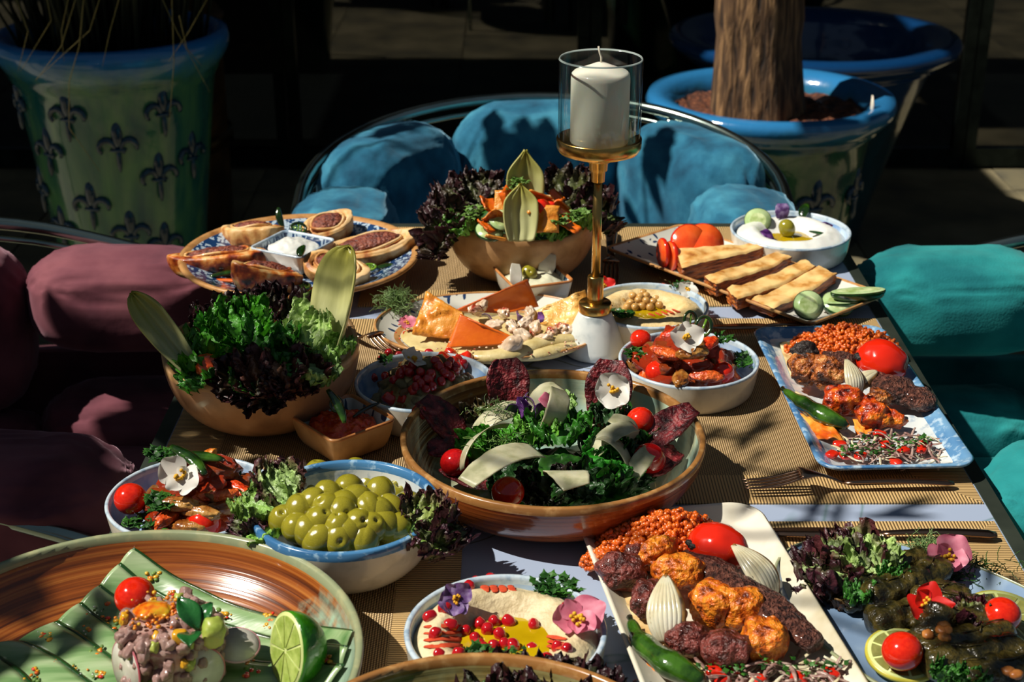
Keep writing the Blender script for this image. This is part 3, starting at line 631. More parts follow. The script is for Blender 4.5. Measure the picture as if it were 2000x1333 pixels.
mat('bulgur', [G('a83c08'), G('cc5a10'), G('dc7220')], 150, .35, .3, 300, coat=.4, lo=.3, hi=.7)
mat('lamb', [G('2a0d0a'), G('522019'), G('7e3c34'), G('5e2620')], 100, .38, 1, 230, coat=.2, bdist=.006, lo=.3, hi=.7)
mat('kofta', [G('120806'), G('3e1d15'), G('683a2c'), G('8c5a48')], 190, .5, 1, 380, coat=.12, bdist=.010, lo=.28, hi=.7)
mat('chicken', [G('5a1c04'), G('c05a0c'), G('e08a24'), G('d06010')], 75, .38, 1, 170, coat=.2, bdist=.006, lo=.32, hi=.66)
mat('chicken_brown', [G('220c05'), G('7a3a10'), G('b8682a'), G('d09a5a')], 95, .4, 1, 190, coat=.2, bdist=.007, lo=.34, hi=.66)
mat('chicken_red', [G('380a04'), G('a83008'), G('d0580f'), G('e48a24')], 75, .34, .9, 170, coat=.3, bdist=.005, lo=.35, hi=.66)
mat('char', [G('0a0706'), G('3a2e2a')], 150, .55, 1, 280, bdist=.003)
mat('onion', [G('b8ac88'), G('cfc8ac'), G('d8d4c0')], 30, .25, .2, 90, sss=.2, coat=.4, stretch=(1, 1, .3))
mat('onion_char', [G('1e120a'), G('8a6434')], 60, .4)
mat('onion_red', [G('7a5048'), G('a88a80'), G('c0a89c')], 90, .35, transl=.2)
mat('pepper_green', [G('0a1a07'), G('1a340b'), G('3a6218')], 40, .15, .5, 60, coat=.8, bdist=.004)
mat('pepper_light', [G('4a7a18'), G('86a838')], 50, .2, coat=.6)
mat('pepper_char', [G('0e120a'), G('1e2a10')], 30, .22, .4, 60, coat=.6)
mat('lavash', [G('a8824a'), G('c8aa74'), G('d8c498')], 40, .6, .3, 90)
mat('lavash_sauce', [G('b83008'), G('e07018'), G('e8a040')], 40, .3, coat=.5, lo=.35, hi=.6)
mat('wrap_dough', [G('2e1206'), G('a8642c'), G('cc9c5c'), G('dcb884')], 42, .5, .5, 80, lo=.27, hi=.6)
mat('wrap_dough_red', [G('1a0904'), G('8a3410'), G('cc7830'), G('dcb070')], 46, .4, .5, 80, coat=.3, lo=.34, hi=.62)
mat('wrap_meat', [G('4a1c14'), G('7a3a2a'), G('96543c')], 140, .5, 1, 260, bdist=.004)
mat('flatbread', [G('8a4a18'), G('c08a44'), G('d8b070'), G('e0c080')], 34, .5, .5, 60, lo=.3, hi=.6)
mat('flatbread_side', [G('4a1c0a'), G('9a4a18'), G('b8692a')], 60, .4, .7, 90, coat=.3, stretch=(1, 1, 6), bdist=.004)
mat('crisp', [G('c06a14'), G('d88a2a'), G('e09c44')], 50, .4, .8, 110, coat=.3, bdist=.003)
mat('crisp_orange', [G('c85408'), G('dc6a10')], 40, .35, .2, 120, coat=.4)
mat('crisp_blond', [G('c88830'), G('dcac5c'), G('e4bc74')], 50, .4, .8, 100, coat=.3, bdist=.004)
mat('octopus', [G('5a1008'), G('9a2c18'), G('d8b090'), G('e0c8ac')], 45, .2, .4, 150, coat=.7, lo=.3, hi=.6)
mat('octopus_white', [G('c8a888'), G('dcc8b0')], 45, .25, .3, 150, coat=.5)
mat('puree', [G('b8a468'), G('ccbc88')], 60, .45, .4, 90, coat=.2, bdist=.003)
mat('sprout', [G('5c7a3a'), G('8aa868')], 60, .5, transl=.2)
mat('cucumber_flesh', [G('9cb878'), G('b8cc98')], 60, .25, .2, 120, sss=.15, coat=.4)
mat('cucumber_seed', [G('8ea45c'), G('c8d4a0')], 110, .3, coat=.3)
mat('cucumber_peel', [G('0e2e10'), G('1f4a1c')], 60, .25, .3, 90, coat=.5)
mat('cucumber_ribbon', [G('527f44'), G('8aaa74'), G('b4c69c')], 22, .3, .2, 60, coat=.4, transl=.15, stretch=(.3, 3, 1), lo=.3, hi=.7)
mat('lime_peel', [G('1e5a08'), G('3a8010')], 60, .25, .4, 190, coat=.5)
mat('citrus_flesh', [G('8aa044'), G('aebe68')], 90, .2, .6, 120, coat=.5, sss=.1)
mat('lemon_flesh', [G('6f7238'), G('8a8a4c')], 90, .2, .6, 120, coat=.5, sss=.1)
mat('citrus_pith', [G('b8c47c'), G('d0d890')], 60, .4)
mat('lemon_peel', [G('a8a030'), G('c4b848')], 60, .35)
mat('fish', [G('7a5450'), G('a07c74'), G('b89c90')], 70, .2, .4, 150, sss=.2, coat=.7)
mat('roe', [G('c04c08'), G('d8801c'), G('c8a020')], 120, .15, coat=.8)
mat('radish', [G('b8b4a4'), G('cfccc0')], 60, .3, coat=.3)
mat('radish_skin', [G('a80c34')], 10, .25, coat=.5)
mat('avocado', [G('7c9a30'), G('b8b85c')], 30, .4)
mat('mango', [G('c08a14'), G('d8a428')], 40, .25, coat=.4)
mat('cured_beef', [G('200508'), G('580e14'), G('84242a'), G('a05652')], 130, .45, 1, 260, coat=.12, transl=.08, bdist=.003, lo=.33, hi=.74)
mat('parmesan', [G('9c9c78'), G('c0bd9c'), G('ccc8ac')], 45, .35, .2, 60, sss=.2, transl=.15, coat=.2)
mat('cabbage', [G('240c38'), G('4a2260'), G('7a4a90')], 90, .35, coat=.4, lo=.35, hi=.65)
mat('dolma', [G('0d0c05'), G('2a260c'), G('4a3f18'), G('2c2a10')], 60, .3, 1, 120, coat=.35, bdist=.005)
mat('nut', [G('8a4c18'), G('c08040')], 60, .4)

# ================================================================ food builders
def fobj(name, data, label, cat, loc, rot=(0, 0, 0), sc=None, group=None): return tag(ob(name, data, None, loc, rot, sc), label, cat, group)
def on(px, py, f, it=6):
    """point of a heaped surface (height f(x, y) above the table) that the photo shows at px, py"""
    h = .05
    for _ in range(it): p = at(px, py, h); h = .5*h+.5*f(p.x, p.y)
    return at(px, py, h)
def grid(nu, nv, fn, matn, name='grid', cf=None, thick=0, close=False):
    vs = []; cs = []; fs = []
    for j in range(nv+1):
        for i in range(nu+1):
            u, v = 2*i/nu-1, j/nv; vs.append(Vector(fn(u, v))); cs.append(cf(u, v) if cf else (1, 1, 1))
    if thick:
        k = len(vs); W_ = nu+1; nn = []
        for j in range(nv+1):
            for i in range(nu+1):
                a = vs[j*W_+min(i+1, nu)]-vs[j*W_+max(i-1, 0)]; b = vs[min(j+1, nv)*W_+i]-vs[max(j-1, 0)*W_+i]; c = a.cross(b)
                nn.append(c.normalized() if c.length > 1e-12 else Vector((0, 0, 1)))
        vs += [p-q*thick for p, q in zip(vs, nn)]; cs += cs[:]
        q = lambda i, j, o=0: j*W_+i+o*k
        for j in range(nv):
            for i in range(nu): fs += [(q(i, j), q(i+1, j), q(i+1, j+1), q(i, j+1)), (q(i, j, 1), q(i, j+1, 1), q(i+1, j+1, 1), q(i+1, j, 1))]
        for i in range(nu): fs += [(q(i, 0, 1), q(i+1, 0, 1), q(i+1, 0), q(i, 0)), (q(i, nv), q(i+1, nv), q(i+1, nv, 1), q(i, nv, 1))]
        for j in range(nv): fs += [(q(0, j), q(0, j+1), q(0, j+1, 1), q(0, j, 1)), (q(nu, j, 1), q(nu, j+1, 1), q(nu, j+1), q(nu, j))]
    else: fs = [(j*(nu+1)+i, j*(nu+1)+i+1, (j+1)*(nu+1)+i+1, (j+1)*(nu+1)+i) for j in range(nv) for i in range(nu)]
    return me(name, vs, fs, matn, True, None, cs)
GREEN = (G('2f7a14'), G('5a9a24')); DARKG = (G('1c4218'), G('2c6020')); LOLLO = (G('7ea03c'), G('38161a')); LOLLOD = (G('4a5226'), G('35181c')); PALE = (G('b8c878'), G('6f9a34')); PURP = (G('3c2a20'), G('1e0a12'))
def lettuce(L, Wd, ruff, cols, seed, curl=.8, edge=.6, cup=.3, nu=58, nv=42):
    a, b = cols; rib = tuple(min(1, x*1.5+.08) for x in a)
    def f(u, v):
        w = Wd*math.sin(PI*(.10+.78*v))**.75; w *= (1-.10*abs(math.sin(9*v+seed)))
        e = max(abs(u)**1.6, v**2.5*(1)); p = Vector((u*2.2, v*3.2, seed))
        fz = ruff*e*(1.1*math.sin(7.5*u*2+seed+11*v+3*nz(p, .9, seed))+1.0*nz(p, 2.6, seed)+.8*nz(p, 5.5, seed+2)*e+.55*nz(p, 11, seed+3)*e)
        x = u*w*(1+.10*nz(p, 3, seed+4)*e)+ruff*e*(.6*nz(p, 4.2, seed+7)+.5*nz(p, 9, seed+6)); y = v*L+ruff*e*(.8*nz(p, 4.0, seed+8)+.5*nz(p, 9, seed+9))
        z = cup*w*u*u+fz; th = curl*v; rr = L/max(abs(curl), .05)
        if abs(curl) > .05: yy = math.sin(th)*rr; zz = -(1-math.cos(th))*rr*(1 if curl > 0 else -1)*1; return (x, yy+(y-v*L)+math.sin(th)*z, zz*1+math.cos(th)*z)
        return (x, y, z)
    def c(u, v):
        e = max(abs(u)**1.4, v**2.2); k = max(0, min(1, (e-edge)/(1-edge)*1.3+.25*noise.noise(Vector((u*4, v*6, seed))))); q = max(0, 1-abs(u)*7)*(1-v)
        m_ = tuple(x*(1-k)+y*k for x, y in zip(a, b)); return tuple(x*(1-q)+y*q for x, y in zip(m_, rib))
    return grid(nu, nv, f, 'lettuce', 'lettuce_leaf', c)
LS = [1.0]
def leaf(px, py, h, head, pitch, L, Wd, cols, seed, label, ruff=.008, curl=.8, edge=.55, roll=0, cup=.3, group=None, name='lettuce_leaf'):
    """px, py: where the photo shows the leaf's base; head: compass of the tip in degrees (0 = +x, 90 = away)"""
    M = Matrix.Rotation(math.radians(head-90), 3, 'Z') @ Matrix.Rotation(math.radians(pitch), 3, 'X') @ Matrix.Rotation(math.radians(roll), 3, 'Y')
    return fobj(name, lettuce(L*LS[0], Wd*LS[0], ruff*LS[0]**.5, cols, seed, curl, edge, cup), label, 'lettuce', at(px, py, h), M.to_euler(), None, group)
def endive(px, py, h, head, pitch, L, Wd, label, roll=0, seed=0, curl=.35, blunt=0):
    Y, Wh = G('aea81c'), G('c6c894')
    def f(u, v):
        w = Wd*(math.sin(PI*min(1, .22+.62*v))**.8)*(1-max(0, v-.62)**1.6*4.65 if v > .62 else 1)
        if blunt: w = Wd*(.50+.50*math.sin(PI/2*min(1, v/.62)))*max(0, 1-max(0, (v-.62)/.38)**2.2)**.62
        w = max(w, .0004)
        th = curl*v; r = L/curl; z = .55*w*u*u+.0015*math.sin(u*9)+.002*nz(Vector((u, v*3, seed)), 1.5)
        return (u*w, math.sin(th)*r-math.sin(th)*z*-1, -(1-math.cos(th))*-r+math.cos(th)*z)
    def c(u, v):
        k = min(1, max(abs(u)**3*.8*v, max(0, v-.35)*1.3)); return tuple(x*(1-k)+y*k for x, y in zip(Wh, Y))
    M = Matrix.Rotation(math.radians(head-90), 3, 'Z') @ Matrix.Rotation(math.radians(pitch), 3, 'X') @ Matrix.Rotation(math.radians(roll), 3, 'Y')
    return fobj('endive_leaf', grid(16, 26, f, 'endive', 'endive_leaf', c, thick=.002), label, 'endive', at(px, py, h), M.to_euler())
def flower(p, size, pets, pm, label, tilt=(0, 0), head=0, cm='pistil'):
    t = thing('edible_flower', label, 'flower', p, (math.radians(tilt[0]), math.radians(tilt[1]), math.radians(head)))
    for i, (a, l, w) in enumerate(pets):
        L_, W_ = l*size, w*size
        o = ob('petal', grid(10, 8, lambda u, v: (u*W_*math.sin(PI*(.06+.84*v**.8))**.7, v*L_*(1-.16*u*u*v), .12*size*v*v+.06*size*math.sin(u*3+i)*v+.08*size*u*u*v), pm, 'petal'), t, (0, 0, .0006*i), (0, 0, math.radians(a)))
    b = MB(); vs, fs = ico(1)
    for k in range(12): c = Vector((R.gauss(0, .07), R.gauss(0, .07), .06+R.uniform(0, .12)))*size; b.add([c+v*size*.055 for v in vs], fs)
    b.obj('flower_centre', cm, t); return t
VIOLA = [(0, .5, .26), (180, .5, .26), (75, .55, .34), (-75, .55, .34)]
BEGO = [(0, .5, .24), (180, .5, .24), (90, .55, .42), (-90, .55, .42)]
tomd = {}
def cherry(px, py, r, h, label, dark=False, seed=0):
    """whole or halved cherry tomato, pixel centre"""
    vs, fs = ico(4); key = ('t', dark)
    if key not in tomd: tomd[key] = me('cherry_tomato', [Vector((v.x, v.y, v.z*.93-.05*math.exp(-((v.x**2+v.y**2)/.03))*(v.z > 0))) for v in vs], fs, 'tomato_shaded' if dark else 'tomato')
    return fobj('cherry_tomato', tomd[key], label, 'tomato', at(px, py, h), (R.uniform(-.5, .5), R.uniform(-.4, .4), R.uniform(0, 6)), r)
def blob(name, px, py, h, dims, m, label, cat, rot=(0, 0, 0), group=None, **k):
    k.setdefault('seed', R.random()*50)
    return fobj(name, blobmesh(name, dims, m, **k), label, cat, at(px, py, h), tuple(math.radians(a) for a in rot), None, group)
def herbmesh(n, sp, s, m='herb', hz=.004, seed=0, flatz=1):
    r = random.Random(seed); b = MB()
    for k in range(n):
        q0 = math.sqrt(r.random())*1.6; a0 = r.uniform(0, 2*PI); c = Vector((q0*sp[0]*math.cos(a0), q0*sp[1]*math.sin(a0), r.uniform(0, hz))); a = r.uniform(0, 6.3); l = s*r.uniform(.6, 1.3); w = l*.45
        d = Vector((math.cos(a), math.sin(a), r.uniform(-.3, .8))).normalized(); q = d.cross(Vector((0, 0, 1))).normalized(); up = Vector((0, 0, l*.2))
        b.add([c, c+d*l*.35+q*w+up, c+d*l*.6+q*w*.35+up, c+d*l+up*.6, c+d*l*.6-q*w*.35+up, c+d*l*.35-q*w+up, c+d*l*.45+up*1.5], [(0, 1, 6), (1, 2, 6), (2, 3, 6), (3, 4, 6), (4, 5, 6), (5, 0, 6)])
    return b.mesh('herbs', m, False)
def herbs(px, py, h, n, sp, s, label, m='herb', hz=.005, name='chopped_herbs', seed=0):
    return tag(fobj(name, herbmesh(n, sp, s, m, hz, seed or int(px)), label, 'herbs', at(px, py, h)), kind='stuff')
def mound(k, R_, hf, m, name, label, cat, dz=.006, seed=0, lump=.002, ls=60, parts=None, cut=.93):
    """food surface filling a round dish: heights above the dish floor from hf(r/R, angle)"""
    o, c, r, r2, rz = D[k]; N, K = 26, 72; vs = [Vector((0, 0, dz+hf(0, 0)))]; fs = []
    for i in range(1, N+1):
        for j in range(K):
            a = 2*PI*j/K; q = i/N; rr = q*R_; p = Vector((rr*math.cos(a), rr*math.sin(a), 0)); p.z = dz+hf(q, a)+lump*fr(p, ls, seed)*(1-q**8); vs.append(p)
    for j in range(K): fs.append((0, 1+j, 1+(j+1) % K))
    for i in range(N-1):
        for j in range(K): fs.append((1+i*K+j, 1+(i+1)*K+j, 1+(i+1)*K+(j+1) % K, 1+i*K+(j+1) % K))
    return fobj(name, me(name, vs, fs, m), label, cat, (c.x, c.y, T+.0017))
seedm = None
def seeds(pts, h, label, group, s=.0048, f=None):
    global seedm
    if not seedm: seedm = blobmesh('pomegranate_seed', (2, 1.7, 1.6), 'pomegranate', .10, 1.6, 3, 3, .85)
    for i, (x, y) in enumerate(pts):
        p = on(x, y, f) if f else at(x, y, h); fobj('pomegranate_seed', seedm, label, 'pomegranate', p, (R.uniform(0, 3), R.uniform(0, 3), R.uniform(0, 6)), s*R.uniform(.85, 1.15), group)
def drape(o): return o

# ---- shared scatter of chunks over a heap
def scatter(n, c, rad, hf, sz, ms, name, label, cat, group, sq=.8, amp=.18, seed=0, sub=3, ring=0, gran=0, asp=(1, .8, .65)):
    """n separate chunks over an ellipse (c, rad) of the table, resting at hf(x, y)"""
    r = random.Random(seed); pool = [blobmesh(name, asp, m, amp, 1.8, seed+i*3+j, sub, sq, gran) for i in range(2) for j, m in enumerate(ms)]; out = []
    for k in range(n):
        q = math.sqrt(ring**2+(1-ring**2)*(k+.5)/n); a = k*2.39996+seed+r.uniform(-.3, .3); x, y = c.x+rad[0]*q*math.cos(a), c.y+rad[1]*q*math.sin(a); s = sz*r.uniform(.75, 1.25)
        out.append(fobj(name, pool[k % len(pool)], label, cat, (x, y, T+hf(x, y)+s*.15), (r.uniform(-.7, .7), r.uniform(-.7, .7), r.uniform(0, 6.3)), s, group))
    return out
def heap(c, rad, base, top, p=1.6):
    return lambda x, y: base+(top-base)*max(0, 1-(((x-c.x)/rad[0])**2+((y-c.y)/rad[1])**2)**(p/2))
def heapobj(name, label, cat, c, rad, hf, m, lump=.003, ls=70, seed=0, kind='stuff', sk=0):
    N, K = 22, 64; vs = []; fs = []
    for i in range(N+1):
        for j in range(K):
            a = 2*PI*j/K; q = i/N*(1+.10*nz(Vector((math.cos(a), math.sin(a), seed)), 1.4)); x, y = rad[0]*q*math.cos(a), rad[1]*q*math.sin(a)
            z = hf(c.x+x, c.y+y); vs.append(Vector((x, y, z+lump*(fr(Vector((x, y, z)), ls, seed)+.6)*(1 if i < N else 0))))
    fs = [(i*K+j, (i+1)*K+j, (i+1)*K+(j+1) % K, i*K+(j+1) % K) for i in range(N) for j in range(K)]
    return tag(fobj(name, me(name, vs, fs, m), label, cat, (c.x, c.y, T)), kind=kind)

# ================================================================ candle stand
CP = at(1160, 690, .0); CP.z = T+.0017
cs = thing('candle_stand', 'tall brass candle stand on a pale marble cone among the dishes', 'candle holder', CP)
def lt(prof, nm, m, par, n=48, z=0): vs, fs = lathe(prof, n); return ob(nm, me(nm, vs, fs, m), par, (0, 0, z))
lt([(0, 0), (.033, 0), (.0352, .003), (.0345, .010), (.027, .032), (.0195, .049), (.0172, .052), (0, .052)], 'marble_base', 'marble', cs)
lt([(.0, .052), (.0188, .052), (.019, .053), (.019, .062), (.0182, .063), (0, .063)], 'collar', 'brass', cs)
lt([(.0, .063), (.0090, .063), (.0093, .064), (.0093, .094), (.0085, .0955), (0, .0955)], 'sleeve', 'brass', cs)
ZT = .236
lt([(0, .095), (.0052, .095), (.0052, ZT-.02), (0, ZT-.02)], 'stem', 'brass', cs, 24)
lt([(0, ZT-.028), (.0072, ZT-.028), (.0078, ZT-.016), (.0100, ZT-.015), (.0106, ZT-.005), (.0140, ZT-.0045), (.0146, ZT+.004), (0, ZT+.004)], 'neck', 'brass', cs, 36)
lt([(0, ZT+.004), (.036, ZT+.004), (.044, ZT+.007), (.0468, ZT+.012), (.0472, ZT+.0215), (.0466, ZT+.0228), (.0450, ZT+.0225), (.044, ZT+.015), (.041, ZT+.0105), (0, ZT+.0095)], 'cup', 'brass', cs, 72)
ZG = ZT+.0105; GS = 1.245
gl = thing('glass_hurricane', 'clear cylindrical glass around the candle on the brass stand', 'glass', CP+Vector((0, 0, ZG)))
GL = .100
X = lambda P: [(r*GS, z) for r, z in P]
lt(X([(.0345, .001), (.0358, .002), (.0363, .006), (.0366, GL-.001), (.0362, GL), (.0353, GL), (.0350, GL-.002), (.0346, .007), (.033, .0055), (.0, .005), (0, .0012), (.0345, .001)]), 'glass_wall', 'clear_glass', gl, 72)
mat('lip_glass', [G('8a9490'), G('a8b2ae')], 5, .1, coat=.5)
lt(X([(.0350, GL-.0012), (.0358, GL+.0005), (.0367, GL-.0012)]), 'glass_lip', 'lip_glass', gl, 72)
ca = thing('candle', 'thick white pillar candle inside the glass', 'candle', CP+Vector((0, 0, ZG+.0065)))
lt([(0, 0), (.0312, 0), (.0322, .002), (.0322, .072), (.0315, .0765), (.029, .079), (.018, .083), (.006, .088), (0, .089)], 'wax', 'wax', ca, 64)
b = MB(); b.tube([(0, 0, .087), (.0003, 0, .094), (-.0015, 0, .099), (-.0030, 0, .106)], .0011, 8); b.obj('wick', 'wick', ca)

# ================================================================ cutlery
def cutlery(kind, p0, p1, label, m='copper', L=None, roll=0, w=1.0):
    """p0 handle end, p1 tip (world)"""
    d = p1-p0; Ln = d.length; a = math.atan2(d.y, d.x); t = thing(kind, label, kind, (p0.x, p0.y, T+.004), (0, 0, a)); pitch = math.atan2(d.z, Vector((d.x, d.y)).length)
    t.rotation_euler = (roll, -pitch, a); hl = Ln*(.52 if kind == 'fork' else .46)
    b = MB(); n = 14; P = [Vector((hl*i/n, 0, .004+.002*math.sin(i/n*PI))) for i in range(n+1)]
    b.tube(P, [w*.0065*(1-.45*i/n)*(.6 if i == 0 else 1) for i in range(n+1)], 12, flat=.45); b.obj('handle', m, t)
    if kind == 'fork':
        b = MB(); P = [Vector((hl+(Ln*.22)*i/8, 0, .004+.010*math.sin(i/8*PI*.55))) for i in range(9)]; b.tube(P, [.0032]*5+[.0045, .0075, .0105, .0118], 12, flat=.28); b.obj('neck', m, t); x0 = hl+Ln*.22
        for j in range(4):
            y = (-1.5+j)*.0056; b = MB(); b.tube([Vector((x0-.004+(Ln-x0+.004)*i/8, y*(1 if i > 1 else .9), .0135-.012*(i/8)**1.2+.004*math.sin(i/8*PI)*-1)) for i in range(9)], [.0019]*6+[.0016, .0013, .0007], 6, flat=.7); b.obj('tine', m, t)
    else:
        b = MB(); n = 12; vs = []; 
        for i in range(n+1):
            x = hl+(Ln-hl)*i/n; h_ = .0085*math.sin(PI*(.18+.74*(i/n)))**.6*(1 if i < n else .25)
            vs += [Vector((x, -h_, .004)), Vector((x, h_, .0032)), Vector((x, h_, .0048)), Vector((x, -h_, .0042))]
        b.add(vs, [(4*i+j, 4*i+(j+1) % 4, 4*i+4+(j+1) % 4, 4*i+4+j) for i in range(n) for j in range(4)]+[(0, 1, 2, 3), (4*n+3, 4*n+2, 4*n+1, 4*n)]); b.obj('blade', m, t)
    return t
def lvl(x, y, h=.004): return at(x, y, h)
cutlery('fork', lvl(1194, 455), lvl(1192, 560, .008), 'dark fork lying behind the candle stand at the far end', 'copper', w=1.5)
cutlery('fork', lvl(640, 640, .004), lvl(772, 690, .018), 'bronze fork between the leafy salad bowl and the octopus plate', 'copper')
cutlery('fork', lvl(1862, 948, .006), lvl(1452, 945, .012), 'bronze fork below the blue speckled kebab plate', 'copper', w=.8)
cutlery('knife', lvl(1590, 640), lvl(1385, 645, .004), 'bronze knife above the blue speckled kebab plate', 'copper')
cutlery('knife', lvl(1945, 1052), lvl(1462, 1046, .004), 'bronze knife behind the vine leaf platter', 'copper')

# ================================================================ wraps on the platter
def wrap(px, py, h, a, b_, H, head, tilt, label, red=False, tip=.5, seed=0):
    a *= 1.20; b_ *= 1.18; H *= 1.22; dm = 'wrap_dough_red' if red else 'wrap_dough'
    t = thing('meat_wrap', label, 'wrap', at(px, py, h), (math.radians(tilt[0]), math.radians(tilt[1]), math.radians(head))); vs, fs = ico(5); out = []
    for v in vs:
        x = math.copysign(abs(v.x)**.75, v.x); y = math.copysign(abs(v.y)**.7, v.y); d = x*5+y*2.4+seed
        pl = 1+.055*abs(math.sin(d))*(v.z < .3)+.03*fr(v, 2, seed)
        z = -abs(v.z)**.65 if v.z < 0 else .30*v.z**.7-(.22 if v.x*v.x/.55+v.y*v.y/.5 < 1 else 0)
        k = 1-tip*max(0, x)**2.2*.8
        out.append(Vector((a*x*pl, b_*y*k*pl*(1-.18*max(0, -z)), H*.5*(z*pl)+.28*H*max(0, x)**3*tip)))
    ob('flatbread_roll', me('flatbread_roll', out, fs, dm), t)
    ob('meat_filling', blobmesh('meat_filling', (a*1.30, b_*1.22, H*.42), 'wrap_meat', .14, 2.4, seed, 4, .85, .10, 8), t, (0, 0, H*.03))
    b = MB(); b.tube([Vector((a*.62*math.cos(w)*(1.08), b_*.70*math.sin(w), H*(.13+.03*math.sin(3*w+seed)))) for w in [k*.26 for k in range(25)]], .0020, 6); b.obj('dough_layer', dm, t)
wrap(492, 452, .034, .036, .024, .046, 160, (14, 10), 'golden meat wrap at the upper left of the platter with a folded corner', seed=1)
wrap(641, 440, .036, .029, .021, .046, 20, (18, -12), 'pale meat wrap at the back right of the platter', seed=2)
wrap(425, 503, .030, .052, .023, .046, 182, (10, 6), 'long charred meat wrap at the left edge of the platter', True, seed=3)
wrap(722, 482, .032, .054, .024, .048, 12, (12, -8), 'long golden meat wrap at the right edge of the platter', seed=4)
wrap(520, 534, .034, .037, .025, .050, 200, (12, -14), 'reddish charred meat wrap at the front left of the platter', True, seed=5)
wrap(658, 524, .032, .036, .022, .044, -18, (14, 12), 'browned meat wrap at the front right of the platter', seed=6)
tz = heap(D['tzat'][1], (.043, .036), .030, .048, 2); heapobj('white_yogurt', 'heap of white yogurt filling the small foliage bowl on the platter', 'yogurt', D['tzat'][1], (.034, .031), tz, 'yogurt', .003, 55, 3, None)
def chili(px, py, h, L, head, pitch, label, r=.006, m='pepper_green', seedy=False):
    b = MB(); n = 12; b.tube([Vector((L*i/n, .12*L*math.sin(i/n*2.4), 0)) for i in range(n+1)], [r*math.sin(PI*(.10+.82*i/n))**.7 for i in range(n+1)], 10, flat=.6)
    return tag(b.obj('chili_slice', m, loc=at(px, py, h), rot=(0, -math.radians(pitch), math.radians(head))), label, 'chili')
def ring(px, py, h, r, label, rot=(0, 0, 0), m='pepper_green', seedm_='pepper_light'):
    t = thing('chili_ring', label, 'chili', at(px, py, h), tuple(math.radians(x) for x in rot)); b = MB(); n = 20
    b.tube([Vector((r*math.cos(2*PI*i/n), r*.8*math.sin(2*PI*i/n), 0)) for i in range(n+1)], r*.22, 7, cap=False); b.obj('skin', m, t)
    b = MB(); vs, fs = ico(1)
    for k in range(7): a = k*.9; b.add([Vector((r*.5*math.cos(a), r*.4*math.sin(a), 0))+v*r*.17 for v in vs], fs)
    b.tube([(-r*.8, 0, 0), (r*.8, 0, 0)], r*.1, 5); b.tube([(0, -r*.6, 0), (0, r*.6, 0)], r*.1, 5); b.obj('seeds', 'pepper_light', t)
chili(586, 500, .050, .026, 80, 10, 'green chili slice standing in the yogurt on the platter', .006)
chili(553, 445, .035, .030, 105, 50, 'dark green chili sliver behind the small foliage bowl', .005)
ring(583, 446, .040, .010, 'green chili ring behind the small foliage bowl', (40, 10, 0))
chili(410, 540, .020, .040, 12, 2, 'green chili slice at the lower left edge of the platter', .006)
chili(408, 548, .016, .052, -14, 0, 'orange carrot strip at the lower left edge of the platter', .004, 'crisp_orange')
ring(588, 558, .020, .011, 'green chili ring at the front edge of the platter', (10, 10, 20))
chili(735, 523, .018, .026, 8, 2, 'green chili slice at the right front of the platter', .006)
blob('vegetable_dice', 600, 566, .012, (.03, .018, .005), 'crisp_orange', 'orange pepper slice under the chili ring on the platter', 'pepper')
ring(722, 522, .020, .008, 'pale pepper ring beside the browned wrap on the platter', (15, 0, 0), 'pepper_light')

# ================================================================ fried bread salad in the far bowl
c = D['fattoush'][1]; hf = heap(c, (.10, .10), .05, .105, 2)
heapobj('salad_base', 'mixed chopped leaves at the bottom of the far salad bowl', 'salad', c, (.078, .078), lambda x, y: hf(x, y)-.010, 'herb', .006, 60, 2)
i = 0; LS[0] = .80
for (x, y, hh, hd, pt, L, w, cl, rf, cv) in [(925, 425, .085, 165, 20, .085, .05, LOLLOD, .011, .9), (930, 410, .09, 140, 35, .08, .05, LOLLOD, .011, .8), (905, 440, .085, 190, 5, .085, .045, LOLLOD, .010, 1.5), (880, 440, .088, 225, -20, .06, .035, LOLLOD, .009, 1.2), (945, 400, .09, 120, 55, .06, .045, LOLLOD, .010, .6), (920, 440, .085, 215, 10, .05, .035, (G('4a8a20'), G('5a8a30')), .009, .8),
                                      (1110, 415, .088, 25, 30, .08, .05, LOLLOD, .011, .9), (1100, 395, .09, 60, 50, .07, .05, LOLLOD, .011, .7), (1120, 425, .09, 5, 15, .075, .045, LOLLOD, .010, 1.2), (1130, 405, .085, 45, 35, .06, .045, LOLLOD, .010, .8), (1125, 432, .085, -25, 18, .05, .035, (G('4a8a20'), G('6a9a30')), .009, .8), (1070, 448, .085, -60, 20, .035, .025, (G('3f8a20'), G('5a9a30')), .008, .8), (1150, 420, .09, -8, 0, .05, .03, (G('5a8a28'), G('4a5a20')), .009, 1.2)]:
    i += 1; leaf(x, y, hh, hd, pt, L, w, cl, i+.3, ['frilly red lettuce leaves spilling over the left side of the far salad bowl', 'frilly dark lettuce leaves behind the stem in the far salad bowl'][x > 1000], rf, cv, .25, group=['red lettuce left in the far bowl', 'red lettuce right in the far bowl'][x > 1000])
endive(1026, 425, .09, 90, 78, .088, .023, 'pointed yellow endive leaf standing at the back of the far salad bowl', curl=.25)
endive(1018, 472, .082, 92, 62, .072, .021, 'broad yellow endive leaf leaning at the front of the far salad bowl', seed=3, curl=.4)
def chip(px, py, h, sz, rot, m, label, group=None):
    L, Wd = sz; sd = R.random()*40
    return fobj('fried_bread', grid(10, 8, lambda u, v: (u*Wd/2, (v-.5)*L, .10*L*math.sin(u*2+sd)+.0016*fr(Vector((u*3, v*5, sd)), 1)), m, 'fried_bread', None, .0022), label, 'bread', at(px, py, h), tuple(math.radians(a) for a in rot), None, group)
